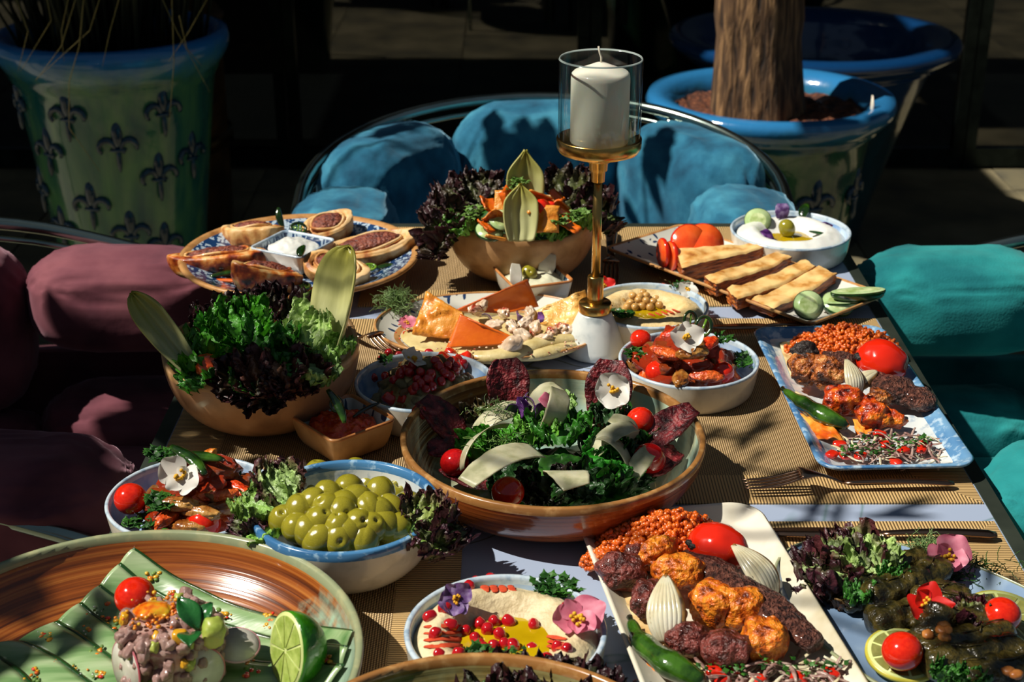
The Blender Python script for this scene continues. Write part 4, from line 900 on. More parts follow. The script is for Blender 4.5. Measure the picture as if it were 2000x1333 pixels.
for (x, y, hh, s, rt, m) in [(983, 395, .115, (.03, .022), (60, 10, 10), 'crisp'), (1000, 385, .125, (.03, .02), (50, -20, 60), 'crisp_orange'), (1052, 385, .125, (.034, .018), (30, 30, 130), 'crisp'), (1072, 392, .12, (.03, .014), (20, 20, 100), 'crisp_orange'), (956, 398, .11, (.024, .02), (30, 20, 30), 'crisp_orange'), (970, 425, .105, (.03, .024), (40, 30, 150), 'chicken'), (1070, 428, .108, (.034, .028), (62, -5, -14), 'crisp'), (1098, 410, .11, (.034, .020), (55, 30, 160), 'crisp_orange'), (1112, 438, .10, (.03, .014), (20, 10, 60), 'crisp_orange'), (968, 462, .088, (.026, .014), (15, 0, 100), 'crisp'), (992, 402, .118, (.036, .016), (70, 10, 90), 'crisp_orange'), (1040, 400, .122, (.03, .02), (30, 10, 20), 'crisp'), (1088, 382, .118, (.022, .012), (30, -20, 40), 'crisp_orange'), (950, 440, .10, (.02, .018), (30, 20, 60), 'crisp_orange')]:
    chip(x, y, hh, s, rt, m, 'crisp fried bread piece in the far salad bowl', 'fried bread in the far bowl')
for k, (x, y, hh, d) in enumerate([(1012, 378, .125, .020), (1022, 388, .122, .018), (1060, 405, .118, .026), (1075, 405, .115, .018), (995, 408, .118, .014), (1003, 382, .122, .016)]):
    blob('tomato_chunk', x, y, hh, (d, d*.8, d*.7), 'tomato' if k != 4 else 'pomegranate', 'red tomato chunk among the fried bread in the far salad bowl', 'tomato', (20*k, 10, 40*k), 'tomato chunks in the far bowl', sq=.7, amp=.1, sub=3)
def cuc(px, py, h, r, th, rot, label, ell=1.0, pk=.9):
    t = thing('cucumber_slice', label, 'cucumber', at(px, py, h), tuple(math.radians(a) for a in rot))
    def ls(pr, m, nm):
        vs, fs = lathe(pr, 40); ob(nm, me(nm, [Vector((v.x*ell, v.y, v.z)) for v in vs], fs, m), t)
    ls([(0, 0), (r*.97, 0), (r*.97, th), (0, th)], 'cucumber_flesh', 'flesh'); ls([(r*.955, -.0001), (r, .0004), (r, th-.0004), (r*.955, th+.0001)], 'cucumber_peel', 'peel'); ls([(0, th+.0003), (r*.5, th+.0004), (r*.6, th)], 'cucumber_seed', 'seed_core')
cuc(978, 433, .100, .016, .004, (35, -10, 30), 'round cucumber slice beside the endive in the far salad bowl'); cuc(955, 455, .088, .018, .004, (20, 10, 0), 'half hidden cucumber slice low at the left of the far salad bowl')
cuc(985, 398, .11, .010, .004, (55, 10, 30), 'small cucumber piece at the back left of the far salad bowl')
for k, (x, y, hh) in enumerate([(925, 425, .10), (1090, 445, .095), (1130, 430, .10), (1010, 372, .13)]): herbs(x, y, hh, 60, (.007, .006), .008, ['bright green parsley at the left of the far salad bowl', 'parsley tuft below the bread square in the far salad bowl', 'parsley tuft at the right of the far salad bowl', 'small herb bits on top of the far salad'][k], 'herb_pale', .012)
blob('sliced_olive', 1030, 385, .125, (.012, .012, .005), 'lamb', 'dark olive slice on top of the far salad', 'olive')
# dip below it
c = D['mayo'][1]; heapobj('yogurt_dip', 'creamy white dip in the small patterned bowl', 'dip', c, (.037, .033), heap(c, (.046, .042), .022, .036, 2), 'mayo', .0025, 50, 5, None)
olm = {}
def olive(px, py, p, label, group=None, r=.0135, sd=0, hole=True):
    if sd not in olm:
        vs, fs = ico(4); out = []
        for v in vs:
            q = Vector((v.x, v.y, v.z*1.16))*(1+.03*fr(v, 1.2, sd)); d = (v-Vector((.15, -.98, .12))).length if sd % 3 == 0 else (v-Vector((0, .05, 1))).length
            q *= 1-.30*math.exp(-(d/.16)**2)
            if sd % 3 == 1: q *= 1-.07*math.exp(-(v.x/.05)**2)*(v.z > -.3)*(v.y < 0)
            out.append(q)
        olm[sd] = me('green_olive', out, fs, 'olive_green')
    return fobj('green_olive', olm[sd], label, 'olive', p, (R.uniform(-.9, .9), R.uniform(-.9, .9), R.uniform(-1.2, 1.2)), r, group)
olive(0, 0, at(1034, 534, .040), 'green olive half sunk in the creamy white dip', None, .0095, 0)
def petalbit(px, py, h, L, Wd, rot, m, label, name='shaving', cat='cheese', curl=1.0, th=.0008):
    sd = R.random()*30
    return fobj(name, grid(12, 18, lambda u, v: (u*Wd/2*math.sin(PI*(.14+.72*v))**.5*(1+.08*nz(Vector((u, v*4, sd)), 2)), math.sin(curl*(v-.5))*L/curl, (1-math.cos(curl*(v-.5)))*-L/curl+.12*Wd*math.sin(3*v+sd)+.06*Wd*u*math.sin(4*v+sd)), m, name, None, th), label, cat, at(px, py, h), tuple(math.radians(a) for a in rot))
petalbit(1008, 536, .046, .03, .016, (60, 10, 10), 'radish', 'pale artichoke sliver standing in the creamy dip at the left', 'vegetable_sliver', 'vegetable')
petalbit(1068, 516, .046, .03, .022, (70, 10, -20), 'radish', 'pale sliver standing at the back of the creamy dip', 'vegetable_sliver', 'vegetable')

# ================================================================ octopus plate with crisps
c, ax, by = D['nacho'][1], D['nacho'][2], D['nacho'][3]
hf = lambda x, y: .010+.016*max(0, 1-(((x-c.x-.03)/.13)**2+((y-c.y+.005)/.055)**2))
b = heapobj('creamy_puree', 'smooth pale bean puree spread over the oval plate', 'puree', c+Vector((.005, -.008, 0)), (ax*.80, by*.72), hf, 'puree', .003, 30, 4, None)
def swirl(pts, r, m, name, label, cat, h=.02, group=None, flat=.7):
    b = MB(); P = [at(x, y, hh) for x, y, hh in pts]; F = []; n = 6
    for i in range(len(P)-1):
        a_, b_, c_, d_ = P[max(i-1, 0)], P[i], P[i+1], P[min(i+2, len(P)-1)]
        for k in range(n):
            t = k/n; F.append(.5*((2*b_)+(-a_+c_)*t+(2*a_-5*b_+4*c_-d_)*t*t+(-a_+3*b_-3*c_+d_)*t**3))
    F.append(P[-1]); N = len(F); b.tube(F, [r*(math.sin(PI*(.06+.88*i/N))**.5)*(1+.12*noise.noise(Vector((i*.3, r*900, 0)))) for i in range(N)], 12, flat=flat)
    return tag(b.obj(name, m), label, cat, group)
swirl([(885, 692, .018), (950, 698, .022), (1010, 690, .024), (1060, 672, .024), (1110, 665, .022), (1135, 660, .018)], .013, 'puree', 'puree_swirl', 'front swirl of puree at the edge of the oval plate', 'puree')
swirl([(1010, 700, .020), (1060, 692, .022), (1100, 682, .020), (1130, 672, .016)], .010, 'puree', 'puree_swirl', 'short puree swirl at the right front of the oval plate', 'puree')
def crisp(cs_, m, label, bub=.003, th=.0022):
    """cs_: corners as photo pixels with their heights; filled as a bubbly sheet"""
    W3 = [at(*c_) for c_ in cs_]; o0 = sum(W3, Vector())/len(W3); P = [w-o0 for w in W3]; sd = R.random()*30; n = 16; V = []; F = []
    nn = (P[1]-P[0]).cross(P[2]-P[0]).normalized(); nn = nn if nn.z > 0 else -nn
    f = (lambda u, v: P[0].lerp(P[1], u).lerp(P[3].lerp(P[2], u), v)) if len(P) == 4 else (lambda u, v: P[0].lerp(P[1].lerp(P[2], u), v))
    for j in range(n+1):
        for i in range(n+1):
            q = f(i/n, j/n); V.append(q+nn*(bub*max(0, fr(Vector((q.x, q.y, q.z+sd)), 60))*1.6+.004*math.sin(i/n*PI)*math.sin(j/n*PI)+.0012*nz(q, 90, sd)))
    k = len(V); V += [q-nn*th for q in V]; w = n+1
    for j in range(n):
        for i in range(n): a = j*w+i; F += [(a, a+1, a+w+1, a+w), (a+k, a+w+k, a+w+1+k, a+1+k)]
    for i in range(n): F += [(i, i+k, i+1+k, i+1), (n*w+i, n*w+i+1, n*w+i+1+k, n*w+i+k), (i*w, (i+1)*w, (i+1)*w+k, i*w+k), (i*w+n, i*w+n+k, (i+1)*w+n+k, (i+1)*w+n)]
    return fobj('fried_crisp', me('fried_crisp', V, F, m), label, 'crisp', o0)
crisp([(833, 570, .062), (907, 613, .045), (884, 662, .022), (806, 655, .022)], 'crisp', 'square bubbly blond crisp at the left of the octopus plate', .006)
crisp([(888, 606, .030), (1030, 545, .066), (1052, 598, .030), (985, 612, .024)], 'crisp_orange', 'long orange triangular crisp at the back of the octopus plate', .0006)
crisp([(1012, 622, .028), (1143, 566, .060), (1153, 606, .040), (1122, 652, .022)], 'crisp_blond', 'bubbly pale triangular crisp against the candle stand', .006)
crisp([(899, 613, .052), (940, 632, .046), (1028, 668, .028), (872, 678, .018)], 'crisp_orange', 'smooth orange triangular crisp at the front of the octopus plate', .0006)
i = 0
for (x, y, hh, m) in [(930, 607, .045, 0), (955, 618, .045, 2), (985, 612, .045, 0), (965, 635, .045, 1), (1010, 620, .04, 2), (1025, 632, .04, 1), (1045, 640, .04, 0), (1000, 640, .042, 0), (1020, 655, .038, 1), (1055, 625, .04, 2), (990, 680, .032, 1), (1078, 648, .036, 0), (1095, 640, .036, 0), (1060, 662, .034, 1), (1108, 650, .032, 1), (940, 600, .04, 1), (1035, 612, .04, 1)]:
    i += 1
    if m == 2: petalbit(x, y, hh, .020, .010, (40, 20*i, 50*i), 'cabbage', 'purple cabbage shred among the octopus', 'cabbage_shred', 'cabbage', 2.2)['group'] = 'cabbage shreds on the octopus'
    else: blob('octopus_piece', x, y, hh-.004, (.022, .013, .012), ['octopus', 'octopus_white'][m], ['dark red glazed octopus piece on the puree', 'pale octopus piece on the puree'][m], 'octopus', (30*i, 20, 37*i), ['dark octopus pieces', 'pale octopus pieces'][m], amp=.38, freq=1.5, sub=4)
o = blob('octopus_slice', 1000, 676, .034, (.022, .018, .030), 'octopus_white', 'thick pale octopus slice with red rim standing on the front puree', 'octopus', (20, 30, 10))
def spr(px, py, h, n, rad, m, label, seed=0, hz=.02):
    r = random.Random(seed+int(px)); b = MB()
    for k in range(n):
        c_ = Vector((r.gauss(0, rad[0]), r.gauss(0, rad[1]), r.uniform(0, hz))); P = [c_]; d = Vector((r.uniform(-1, 1), r.uniform(-1, 1), r.uniform(-.3, .6))).normalized()
        for q in range(4): d = (d+Vector((r.uniform(-1, 1), r.uniform(-1, 1), r.uniform(-.7, .5)))*.6).normalized(); P.append(P[-1]+d*.0034)
        b.tube(P, .0004, 3, False)
    return tag(b.obj('sprouts', m, loc=at(px, py, h)), label, 'sprouts', kind='stuff')
spr(775, 608, .016, 500, (.009, .008), 'sprout', 'tangle of pale green sprouts at the left end of the oval plate', hz=.024)
flower(at(795, 632, .022), .020, BEGO, 'petal_pink', 'pink flower beside the sprouts on the oval plate', (30, 0), 20)
def dots(pts_fn, n, s, m, name, label, cat, sub=1, seed=0, asp=(1, 1, .5)):
    r = random.Random(seed); b = MB(); vs, fs = ico(sub)
    for k in range(n):
        p = pts_fn(r); q = s*r.uniform(.5, 1.3); a = Matrix.Rotation(r.uniform(0, 6), 3, 'Z'); b.add([p+a @ Vector((v.x*asp[0], v.y*asp[1], v.z*asp[2]))*q for v in vs], fs)
    return tag(b.obj(name, m), label, cat, kind='stuff')
dots(lambda r: at(r.uniform(850, 1130), r.uniform(655, 695), .026)+Vector((0, 0, r.uniform(0, .004))), 60, .0014, 'octopus', 'chili_flakes', 'red chili flakes over the front puree swirls', 'spice')
dots(lambda r: at(r.gauss(815, 22), r.gauss(650, 8), .0125), 70, .0016, 'paprika', 'chili_flakes', 'reddish spice flakes under the pink flower on the oval plate', 'spice', seed=2)

# ================================================================ hummus dishes
def hum(k, m, hi, lo, label, seed=0, ringr=.58, cr=.36):
    o, c, r, r2, rz = D[k]; R_ = r*.955
    def hf(q, a): return lo+(hi-lo)*math.exp(-((q-ringr)/(.19 if q < ringr else .30))**2)*(1+.08*math.sin(3*a+seed))-(.005*max(0, q-.88)/.12)
    return mound(k, R_, hf, m, 'hummus', label, 'hummus', .006, seed, .0016, 75), hf, R_
def pool(k, rr, h, label, sq=1, seed=0, dx=0, dy=0):
    o, c, r, r2, rz = D[k]; n = 60; vs = [Vector((0, 0, 0))]; 
    for q in (.5, 1):
        vs += [Vector((rr*q*math.cos(2*PI*i/n)*sq*(1+.10*nz(Vector((math.cos(2*PI*i/n), math.sin(2*PI*i/n), seed)), 1.6)), rr*q*math.sin(2*PI*i/n)*(1+.12*nz(Vector((math.cos(2*PI*i/n), math.sin(2*PI*i/n), seed)), 2)), 0 if q < 1 else -.0004)) for i in range(n)]
    fs = [(0, 1+i, 1+(i+1) % n) for i in range(n)]+[(1+i, 1+n+i, 1+n+(i+1) % n, 1+(i+1) % n) for i in range(n)]
    return fobj('olive_oil', me('olive_oil', vs, fs, 'oil'), label, 'oil', (c.x+dx, c.y+dy, T+.0017+h))
def stripes(lines, f, r, label):
    for (x0, y0, x1, y1) in lines:
        b = MB(); P = [on(x0+(x1-x0)*i/6, y0+(y1-y0)*i/6, f)+Vector((0, 0, .0003)) for i in range(7)]; b.tube(P, [r*.5]+[r*(1+.3*R.uniform(-1, 1)) for _ in range(5)]+[r*.4], 8, flat=.14)
        tag(b.obj('paprika_stripe', 'paprika'), label, 'spice', 'stripes: '+label)
# chickpea hummus
o, hfc, Rc = hum('chick', 'hummus_yellow', .030, .017, 'pale hummus ring filling the dish behind the candle stand', 2, .66)
cC = D['chick'][1]; fC = lambda x, y: .0077+hfc(min(1, math.hypot(x-cC.x, y-cC.y)/Rc), math.atan2(y-cC.y, x-cC.x))
pool('chick', .037, .0245, 'yellow olive oil pooled around the chickpeas', 1, 1)
for k, (x, y) in enumerate([(1215, 590), (1228, 582), (1243, 575), (1256, 572), (1270, 578), (1232, 592), (1247, 586), (1262, 588), (1276, 590), (1240, 600), (1254, 598), (1270, 600), (1225, 600), (1282, 584), (1250, 580), (1236, 578), (1262, 578), (1288, 596)]):
    blob('chickpea', x, y, .030+.005*(k in (3, 6, 7, 14, 15, 16)), (.0105, .0095, .0095), 'chickpea', 'cooked chickpea heaped in the middle of the hummus', 'chickpea', (k*40, 0, k*70), 'chickpeas on the hummus', amp=.08, sub=3)
stripes([(1250+i*11, 556-i*.5, 1258+i*11, 562-i*.5) for i in range(5)], fC, .0022, 'orange paprika stripe at the back of the chickpea hummus')
stripes([(1265+i*12, 612-i*2, 1280+i*12, 619-i*2) for i in range(5)], fC, .0022, 'orange paprika stripe at the front of the chickpea hummus')
stripes([(1178, 586+i*7, 1196, 590+i*7) for i in range(3)], fC, .0022, 'orange paprika stripe at the left of the chickpea hummus')
flower(on(1180, 566, fC)+Vector((0, 0, .004)), .026, VIOLA+[(30, .5, .3)], 'petal_red', 'red flower behind the candle stem on the chickpea hummus', (40, 0), 10)
flower(on(1342, 576, fC)+Vector((0, 0, .005)), .024, VIOLA, 'petal_white', 'white flower at the right rim of the chickpea hummus', (45, 20), -20)
herbs(1212, 620, .038, 130, (.010, .005), .007, 'chopped dill at the front left of the chickpea hummus'); herbs(1330, 562, .036, 60, (.008, .005), .006, 'chopped dill at the back right of the chickpea hummus')
# foreground hummus
o, hff, Rf = hum('humF', 'hummus', .035, .016, 'thick pale hummus swirl in the foreground dish', 7, .70)
cF = D['humF'][1]; fF = lambda x, y: .0077+hff(min(1, math.hypot(x-cF.x, y-cF.y)/Rf), math.atan2(y-cF.y, x-cF.x))
pool('humF', .055, .0268, 'golden olive oil pool in the foreground hummus', 1.0, 4, .002, .002)
seeds([(870, 1188), (893, 1180), (915, 1148), (930, 1140), (960, 1132), (990, 1138), (1000, 1136), (1025, 1138), (1045, 1145), (840, 1205), (865, 1190), (880, 1222), (850, 1240), (858, 1278), (895, 1280), (1120, 1170), (1138, 1182), (1107, 1187), (1133, 1200), (1160, 1222), (1088, 1264), (1108, 1268), (1040, 1270), (1068, 1290), (940, 1285)], 0, 'pomegranate seed lying on the rim of the foreground hummus', 'pomegranate seeds on the foreground hummus', .0056, fF)
seeds([(936, 1218), (966, 1215), (993, 1214), (1042, 1220), (910, 1233), (952, 1231), (976, 1240), (928, 1246), (935, 1258), (965, 1262), (985, 1258), (1002, 1262), (944, 1268)], .030, 'pomegranate seed floating in the golden oil', 'pomegranate seeds in the oil', .0056)
stripes([(945+i*17, 1144, 952+i*17, 1158) for i in range(4)], fF, .0032, 'orange paprika stripe at the back of the foreground hummus')
stripes([(828, 1225+i*13, 900-i*-2, 1222+i*13) for i in range(4)], fF, .0028, 'orange paprika stripe at the left of the foreground hummus')
stripes([(1060+i*3, 1260-i*9, 1100+i*3, 1268-i*9) for i in range(3)], fF, .0028, 'orange paprika stripe at the right of the foreground hummus')
flower(on(1122, 1224, fF)+Vector((0, 0, .007)), .036, [(100, .5, .34), (-62, .72, .42), (30, .42, .26), (190, .40, .2), (-120, .5, .3)], 'petal_pink', 'pink flower on the right side of the foreground hummus', (35, 5), 0)
flower(on(890, 1184, fF)+Vector((0, 0, .006)), .028, VIOLA+[(130, .5, .3)], 'petal_purple', 'purple flower on the left rim of the foreground hummus', (50, -20), 30)
herbs(1082, 1155, .036, 160, (.012, .008), .008, 'green dill at the back right of the foreground hummus'); herbs(930, 1280, .036, 50, (.006, .004), .008, 'parsley leaves at the front of the foreground hummus'); herbs(985, 1282, .034, 40, (.010, .003), .006, 'dill specks at the lower edge of the foreground hummus')
# yogurt dish
o, hfy, Ry = hum('yogurt', 'yogurt', .030, .016, 'thick white strained yogurt in the far right dish', 5, .66)
cY = D['yogurt'][1]; fY = lambda x, y: .0077+hfy(min(1, math.hypot(x-cY.x, y-cY.y)/Ry), math.atan2(y-cY.y, x-cY.x))
pool('yogurt', .036, .0235, 'olive oil pooled in the strained yogurt', 1.2, 9)
olive(0, 0, at(1537, 446, .036), 'green olive in the middle of the strained yogurt', None, .0112, 2)
cuc(1480, 432, .036, .019, .003, (42, 10, -20), 'pale cucumber slice at the left of the strained yogurt'); 
chili(1568, 425, .034, .026, 60, 30, 'green pickle piece at the back of the strained yogurt', .008); chili(1580, 452, .034, .030, -28, -6, 'dark green cucumber stick at the front of the strained yogurt', .0035, 'cucumber_peel')
petalbit(1528, 412, .048, .022, .02, (60, 0, 0), 'petal_purple', 'mauve petal standing at the back rim of the strained yogurt', 'flower_petal', 'flower'); petalbit(1500, 457, .036, .022, .016, (20, 0, 40), 'cabbage', 'purple petal left of the olive on the strained yogurt', 'flower_petal', 'flower'); petalbit(1613, 440, .036, .022, .016, (20, 10, -40), 'cabbage', 'purple petal at the right of the strained yogurt', 'flower_petal', 'flower')

# ================================================================ long tray: tomato, flatbread, cucumber
def slab(cs_, ht, th, label, seed=0):
    W3 = [at(x, y, ht) for x, y in cs_]; o0 = sum(W3, Vector())/4; P = [w-o0 for w in W3]; n = 18; t = thing('flatbread_piece', label, 'bread', (o0.x, o0.y, o0.z))
    def top(u, v): q = P[0].lerp(P[1], u).lerp(P[3].lerp(P[2], u), v); q.z += .0032*fr(Vector((q.x, q.y, seed)), 45)+.003*math.sin(u*3+seed)+.008*u**3; e = min(u, 1-u, v, 1-v); q.z -= .003*max(0, 1-e*9)**2; return q
    V = [top(i/n, j/n) for j in range(n+1) for i in range(n+1)]; ob('top_crust', me('top_crust', V, [(j*(n+1)+i, j*(n+1)+i+1, (j+1)*(n+1)+i+1, (j+1)*(n+1)+i) for j in range(n) for i in range(n)], 'flatbread'), t)
    E = [(i/n, 0) for i in range(n)]+[(1, i/n) for i in range(n)]+[(1-i/n, 1) for i in range(n)]+[(0, 1-i/n) for i in range(n)]; V = []; F = []; K = 9; N = len(E)
    for k in range(K+1):
        for j, (u, v) in enumerate(E):
            q = top(u, v); z = k/K; c_ = P[0].lerp(P[2], .5); q = c_+(q-c_)*(1+.025*math.sin(k*2.4+j*.15)-.02*z+.012*noise.noise(Vector((j*.4, k*.9, seed)))) if k else q; q.z = top(u, v).z-th*z*(1+.15*noise.noise(Vector((j*.2, seed, 0)))); V.append(q)
    F = [(k*N+j, (k+1)*N+j, (k+1)*N+(j+1) % N, k*N+(j+1) % N) for k in range(K) for j in range(N)]+[tuple(K*N+j for j in range(N))]
    ob('layered_side', me('layered_side', V, F, 'flatbread_side'), t)
slab([(1320, 487), (1478, 478), (1492, 488), (1332, 522)], .032, .022, 'golden flatbread piece nearest the tomato slices on the tray', 1)
slab([(1376, 538), (1520, 494), (1546, 506), (1398, 556)], .030, .018, 'golden flatbread piece second from the tomatoes on the tray', 2)
slab([(1420, 560), (1570, 513), (1592, 526), (1440, 582)], .028, .016, 'golden flatbread piece third from the tomatoes on the tray', 3)
slab([(1464, 578), (1598, 528), (1634, 544), (1512, 594)], .024, .013, 'golden flatbread piece beside the cucumber on the tray', 4)
def tomslice(px, py, h, r, th, rot, label, half=False):
    t = thing('tomato_slice', label, 'tomato', at(px, py, h), tuple(math.radians(a) for a in rot)); n = 40
    def pr(P, m, nm):
        vs, fs = lathe(P, n); ob(nm, me(nm, [Vector((v.x, (max(v.y, -r*.15) if half else v.y), v.z)) for v in vs], fs, m), t)
    pr([(0, 0), (r*.96, 0), (r*.96, th), (0, th)], 'tomato_flesh', 'flesh'); pr([(r*.95, -.0001), (r*1.0, .001), (r, th-.001), (r*.95, th+.0001)], 'tomato', 'skin')
tomslice(1345, 478, .034, .027, .006, (58, 12, 10), 'upright tomato slice behind, second from the right on the tray')
tomslice(1374, 476, .034, .027, .006, (52, 0, 6), 'big upright tomato slice at the right of the tomatoes on the tray')
tomslice(1298, 494, .026, .020, .005, (88, 4, -76), 'tomato slice standing edge on at the left end of the tray')
tomslice(1314, 500, .024, .020, .005, (86, -4, -72), 'tomato slice standing edge on against the first flatbread piece')
cuc(1578, 598, .030, .0185, .005, (48, 8, -8), 'round cucumber slice at the front of the tray')
cuc(1634, 598, .016, .020, .006, (22, 6, 4), 'cucumber slice lying half under the round one on the tray')
def cucstick(p0, p1, w, label):
    d = p1-p0; L = d.length; t = thing('cucumber_wedge', label, 'cucumber', (p0+p1)/2, (0, 0, math.atan2(d.y, d.x))); vs, fs = ico(4)
    ob('peel', me('peel', [Vector((v.x*L/2, v.y*w, min(v.z, .02)*w*1.2)) for v in vs], fs, 'cucumber_peel'), t)
    ob('flesh', me('flesh', [Vector((v.x*L/2*.97, v.y*w*.93, .0016+.0006*v.z)) for v in vs], fs, 'cucumber_flesh'), t); ob('seed_core', me('seed_core', [Vector((v.x*L/2*.8, v.y*w*.45, .0022+.0006*v.z)) for v in vs], fs, 'cucumber_seed'), t)
cucstick(at(1622, 572, .034), at(1730, 568, .032), .012, 'long cucumber half lying with cut side up at the right end of the tray')
cucstick(at(1598, 590, .022), at(1690, 588, .020), .012, 'long cucumber piece below the other at the right end of the tray')

# ================================================================ meats
def bulgur(c_, rad, base, top, label, n=1500, s=.0021, seed=0):
    hf_ = heap(c_, rad, base, top, 1.8); r = random.Random(seed)
    ridge = lambda x, y: hf_(x, y)+.007*nz(Vector((x, y, seed)), 60)
    o = heapobj('bulgur', label, 'grain', c_, (rad[0]*.98, rad[1]*.98), lambda x, y: ridge(x, y)-.001, 'bulgur', .002, 120, seed)
    b = MB(); vs, fs = ico(1)
    for k in range(n):
        q = math.sqrt(r.random())*1.03; a = r.uniform(0, 2*PI); x, y = rad[0]*q*math.cos(a), rad[1]*q*math.sin(a); z = ridge(c_.x+x, c_.y+y)+r.uniform(-.001, .003)
        if nz(Vector((x, y, 3+seed)), 110) > .05: z += r.uniform(0, .005)
        m_ = Euler((r.uniform(0, 6), r.uniform(0, 6), 0)).to_matrix(); b.add([Vector((x, y, z))+m_ @ Vector((v.x*1.25, v.y, v.z))*s*r.uniform(.8, 1.3) for v in vs], fs)
    g = b.obj('bulgur_grains', 'bulgur', o); tag(g, kind='stuff'); return ridge
def kofta(p, w, label, seed=0):
    """p: centreline points (px, py, h)"""
    P = [at(*q) for q in p]; n = 34; K = 26; V = []; o0 = P[0].copy()
    def cr(t):
        t *= len(P)-1; i = min(int(t), len(P)-2); return P[i].lerp(P[i+1], t-i)
    for i in range(n+1):
        t = i/n; c_ = cr(t); d = (cr(min(1, t+.03))-cr(max(0, t-.03))).normalized(); s = d.cross(Vector((0, 0, 1))).normalized(); r_ = w*(math.sin(PI*(.04+.92*t)))**.35*(1+.10*math.sin(t*15+seed))
        for k in range(K):
            a = 2*PI*k/K; q = c_+(s*math.cos(a)+Vector((0, 0, 1))*math.sin(a)*.62)*r_; q2 = (q-c_); V.append(c_+q2*(1+.20*fr(q, 90, seed)+.12*abs(nz(q, 300, seed)))-o0)
    F = [(i*K+k, i*K+(k+1) % K, (i+1)*K+(k+1) % K, (i+1)*K+k) for i in range(n) for k in range(K)]+[tuple(range(K-1, -1, -1)), tuple(n*K+k for k in range(K))]
    return fobj('kofta_kebab', me('kofta_kebab', V, F, 'kofta'), label, 'kebab', o0)
def onionwedge(px, py, h, r, rot, label, n=8):
    """fan of layers meeting at the root; long axis y, rounded side up"""
    t = thing('grilled_onion', label, 'onion', at(px, py, h), tuple(math.radians(a) for a in rot)); sp = 1.5
    for k in range(n):
        a0, a1 = -sp/2+sp*k/n, -sp/2+sp*(k+1)/n
        def f_(u, v, a0=a0, a1=a1, k=k):
            a = a0+(a1-a0)*(u+1)/2; w = math.sin(PI*(.02+.90*v))**.75*(.75+.45*v); rr = r*w*(1+.07*(1-u*u))
            return (rr*math.sin(a), r*1.3*(1-2*v), rr*math.cos(a)*.8-.35*r)
        ob('onion_layer', grid(8, 16, f_, 'onion' if k not in (n-1,) else 'onion_char', 'onion_layer', None, .0014), t)
    for s_ in (-1, 1):
        f_ = lambda u, v: (s_*r*math.sin(sp/2)*math.sin(PI*(.02+.90*v))**.75*(.75+.45*v)*(u+1)/2, r*1.3*(1-2*v)*.99, (r*math.sin(PI*(.02+.90*v))**.75*(.75+.45*v)*math.cos(sp/2)*.8)*(u+1)/2-.35*r)
        ob('cut_face', grid(6, 16, f_, 'onion', 'cut_face', None, .001), t)
    b = MB()
    for q in (.12, .5): b.tube([Vector((r*1.06*w_*math.sin(-sp/2+sp*q), r*1.3*(1-2*v), r*1.06*w_*math.cos(-sp/2+sp*q)*.8-.35*r)) for v in [i/14 for i in range(0, 15 if q < .3 else 6)] for w_ in [math.sin(PI*(.02+.90*v))**.75*(.75+.45*v)]], .0011*r/.02, 6)
    b.tube([Vector((0, r*1.3, -.3*r)), Vector((0, r*1.15, -.2*r))], r*.12, 8)
    b.obj('charred_edge', 'onion_char', t)
def gpepper(pts, r, label, fat=1):
    t = thing('grilled_pepper', label, 'pepper', at(*pts[0])); o0 = at(*pts[0]); P = [at(*p)-o0 for p in pts]; F = []
    for i in range(len(P)-1):
        a_, b_, c_, d_ = P[max(i-1, 0)], P[i], P[i+1], P[min(i+2, len(P)-1)]
        for k in range(6): w = k/6; F.append(.5*((2*b_)+(-a_+c_)*w+(2*a_-5*b_+4*c_-d_)*w*w+(-a_+3*b_-3*c_+d_)*w**3))
    F.append(P[-1]); N = len(F); b = MB(); b.tube(F, [r*(.18+.82*min(1, (i/N)*1.8)**.8)*(1+.12*math.sin(i*1.1))*(1 if i < N-3 else (.9, .7, .35)[i-N+3]) for i in range(N)], 16, flat=.8); b.obj('pepper_body', 'pepper_green', t)
    b = MB(); b.tube([F[0]-(F[1]-F[0])*1.5, F[0], F[2]], [.0028, .002, .0018], 8); b.obj('stalk', 'pepper_char', t)
def gtomato(px, py, h, r, rot, label):
    t = thing('grilled_tomato', label, 'tomato', at(px, py, h), tuple(math.radians(a) for a in rot)); vs, fs = ico(4)
    ob('tomato_half', me('tomato_half', [Vector((v.x*1.2, v.y, (v.z if v.z > -.2 else -.2)))*r*(1+.06*fr(v, 1.6, px)) for v in vs], fs, 'tomato'), t)
    ob('charred_patch', blobmesh('charred_patch', (r*.9, r*.5, r*.3), 'char', .3, 2, px, 3), t, (-r*.75, -r*.45, r*.25))
def shreds(region, n, ms, label, h0=.012, hh=.012, L=.03, seed=0, group=None, name='onion_shred', cat='onion', r_=.0016):
    """curved slices heaped over a region; the ones large enough to see are separate things"""
    r = random.Random(seed)
    for k in range(n):
        px, py = region[0]+r.uniform(-1, 1)*region[2], region[1]+r.uniform(-1, 1)*region[3]; a = r.uniform(0, PI*2); c_ = r.uniform(.6, 2.2); l = L*r.uniform(.6, 1.2); b = MB(); z = r.uniform(0, hh)
        P = [Vector((math.sin(c_*s)/c_*l, (1-math.cos(c_*s))/c_*l, .003*math.sin(s*4+k))) for s in [i/9-.5 for i in range(10)]]
        b.tube(P, [r_*(.5+.5*math.sin(PI*(i+.6)/10.5)) for i in range(10)], 7, flat=.45); m = ms[k % len(ms)]
        tag(b.obj(name, m, loc=at(px, py, h0+z), rot=(r.uniform(-.4, .4), r.uniform(-.3, .3), a)), label, cat, group)
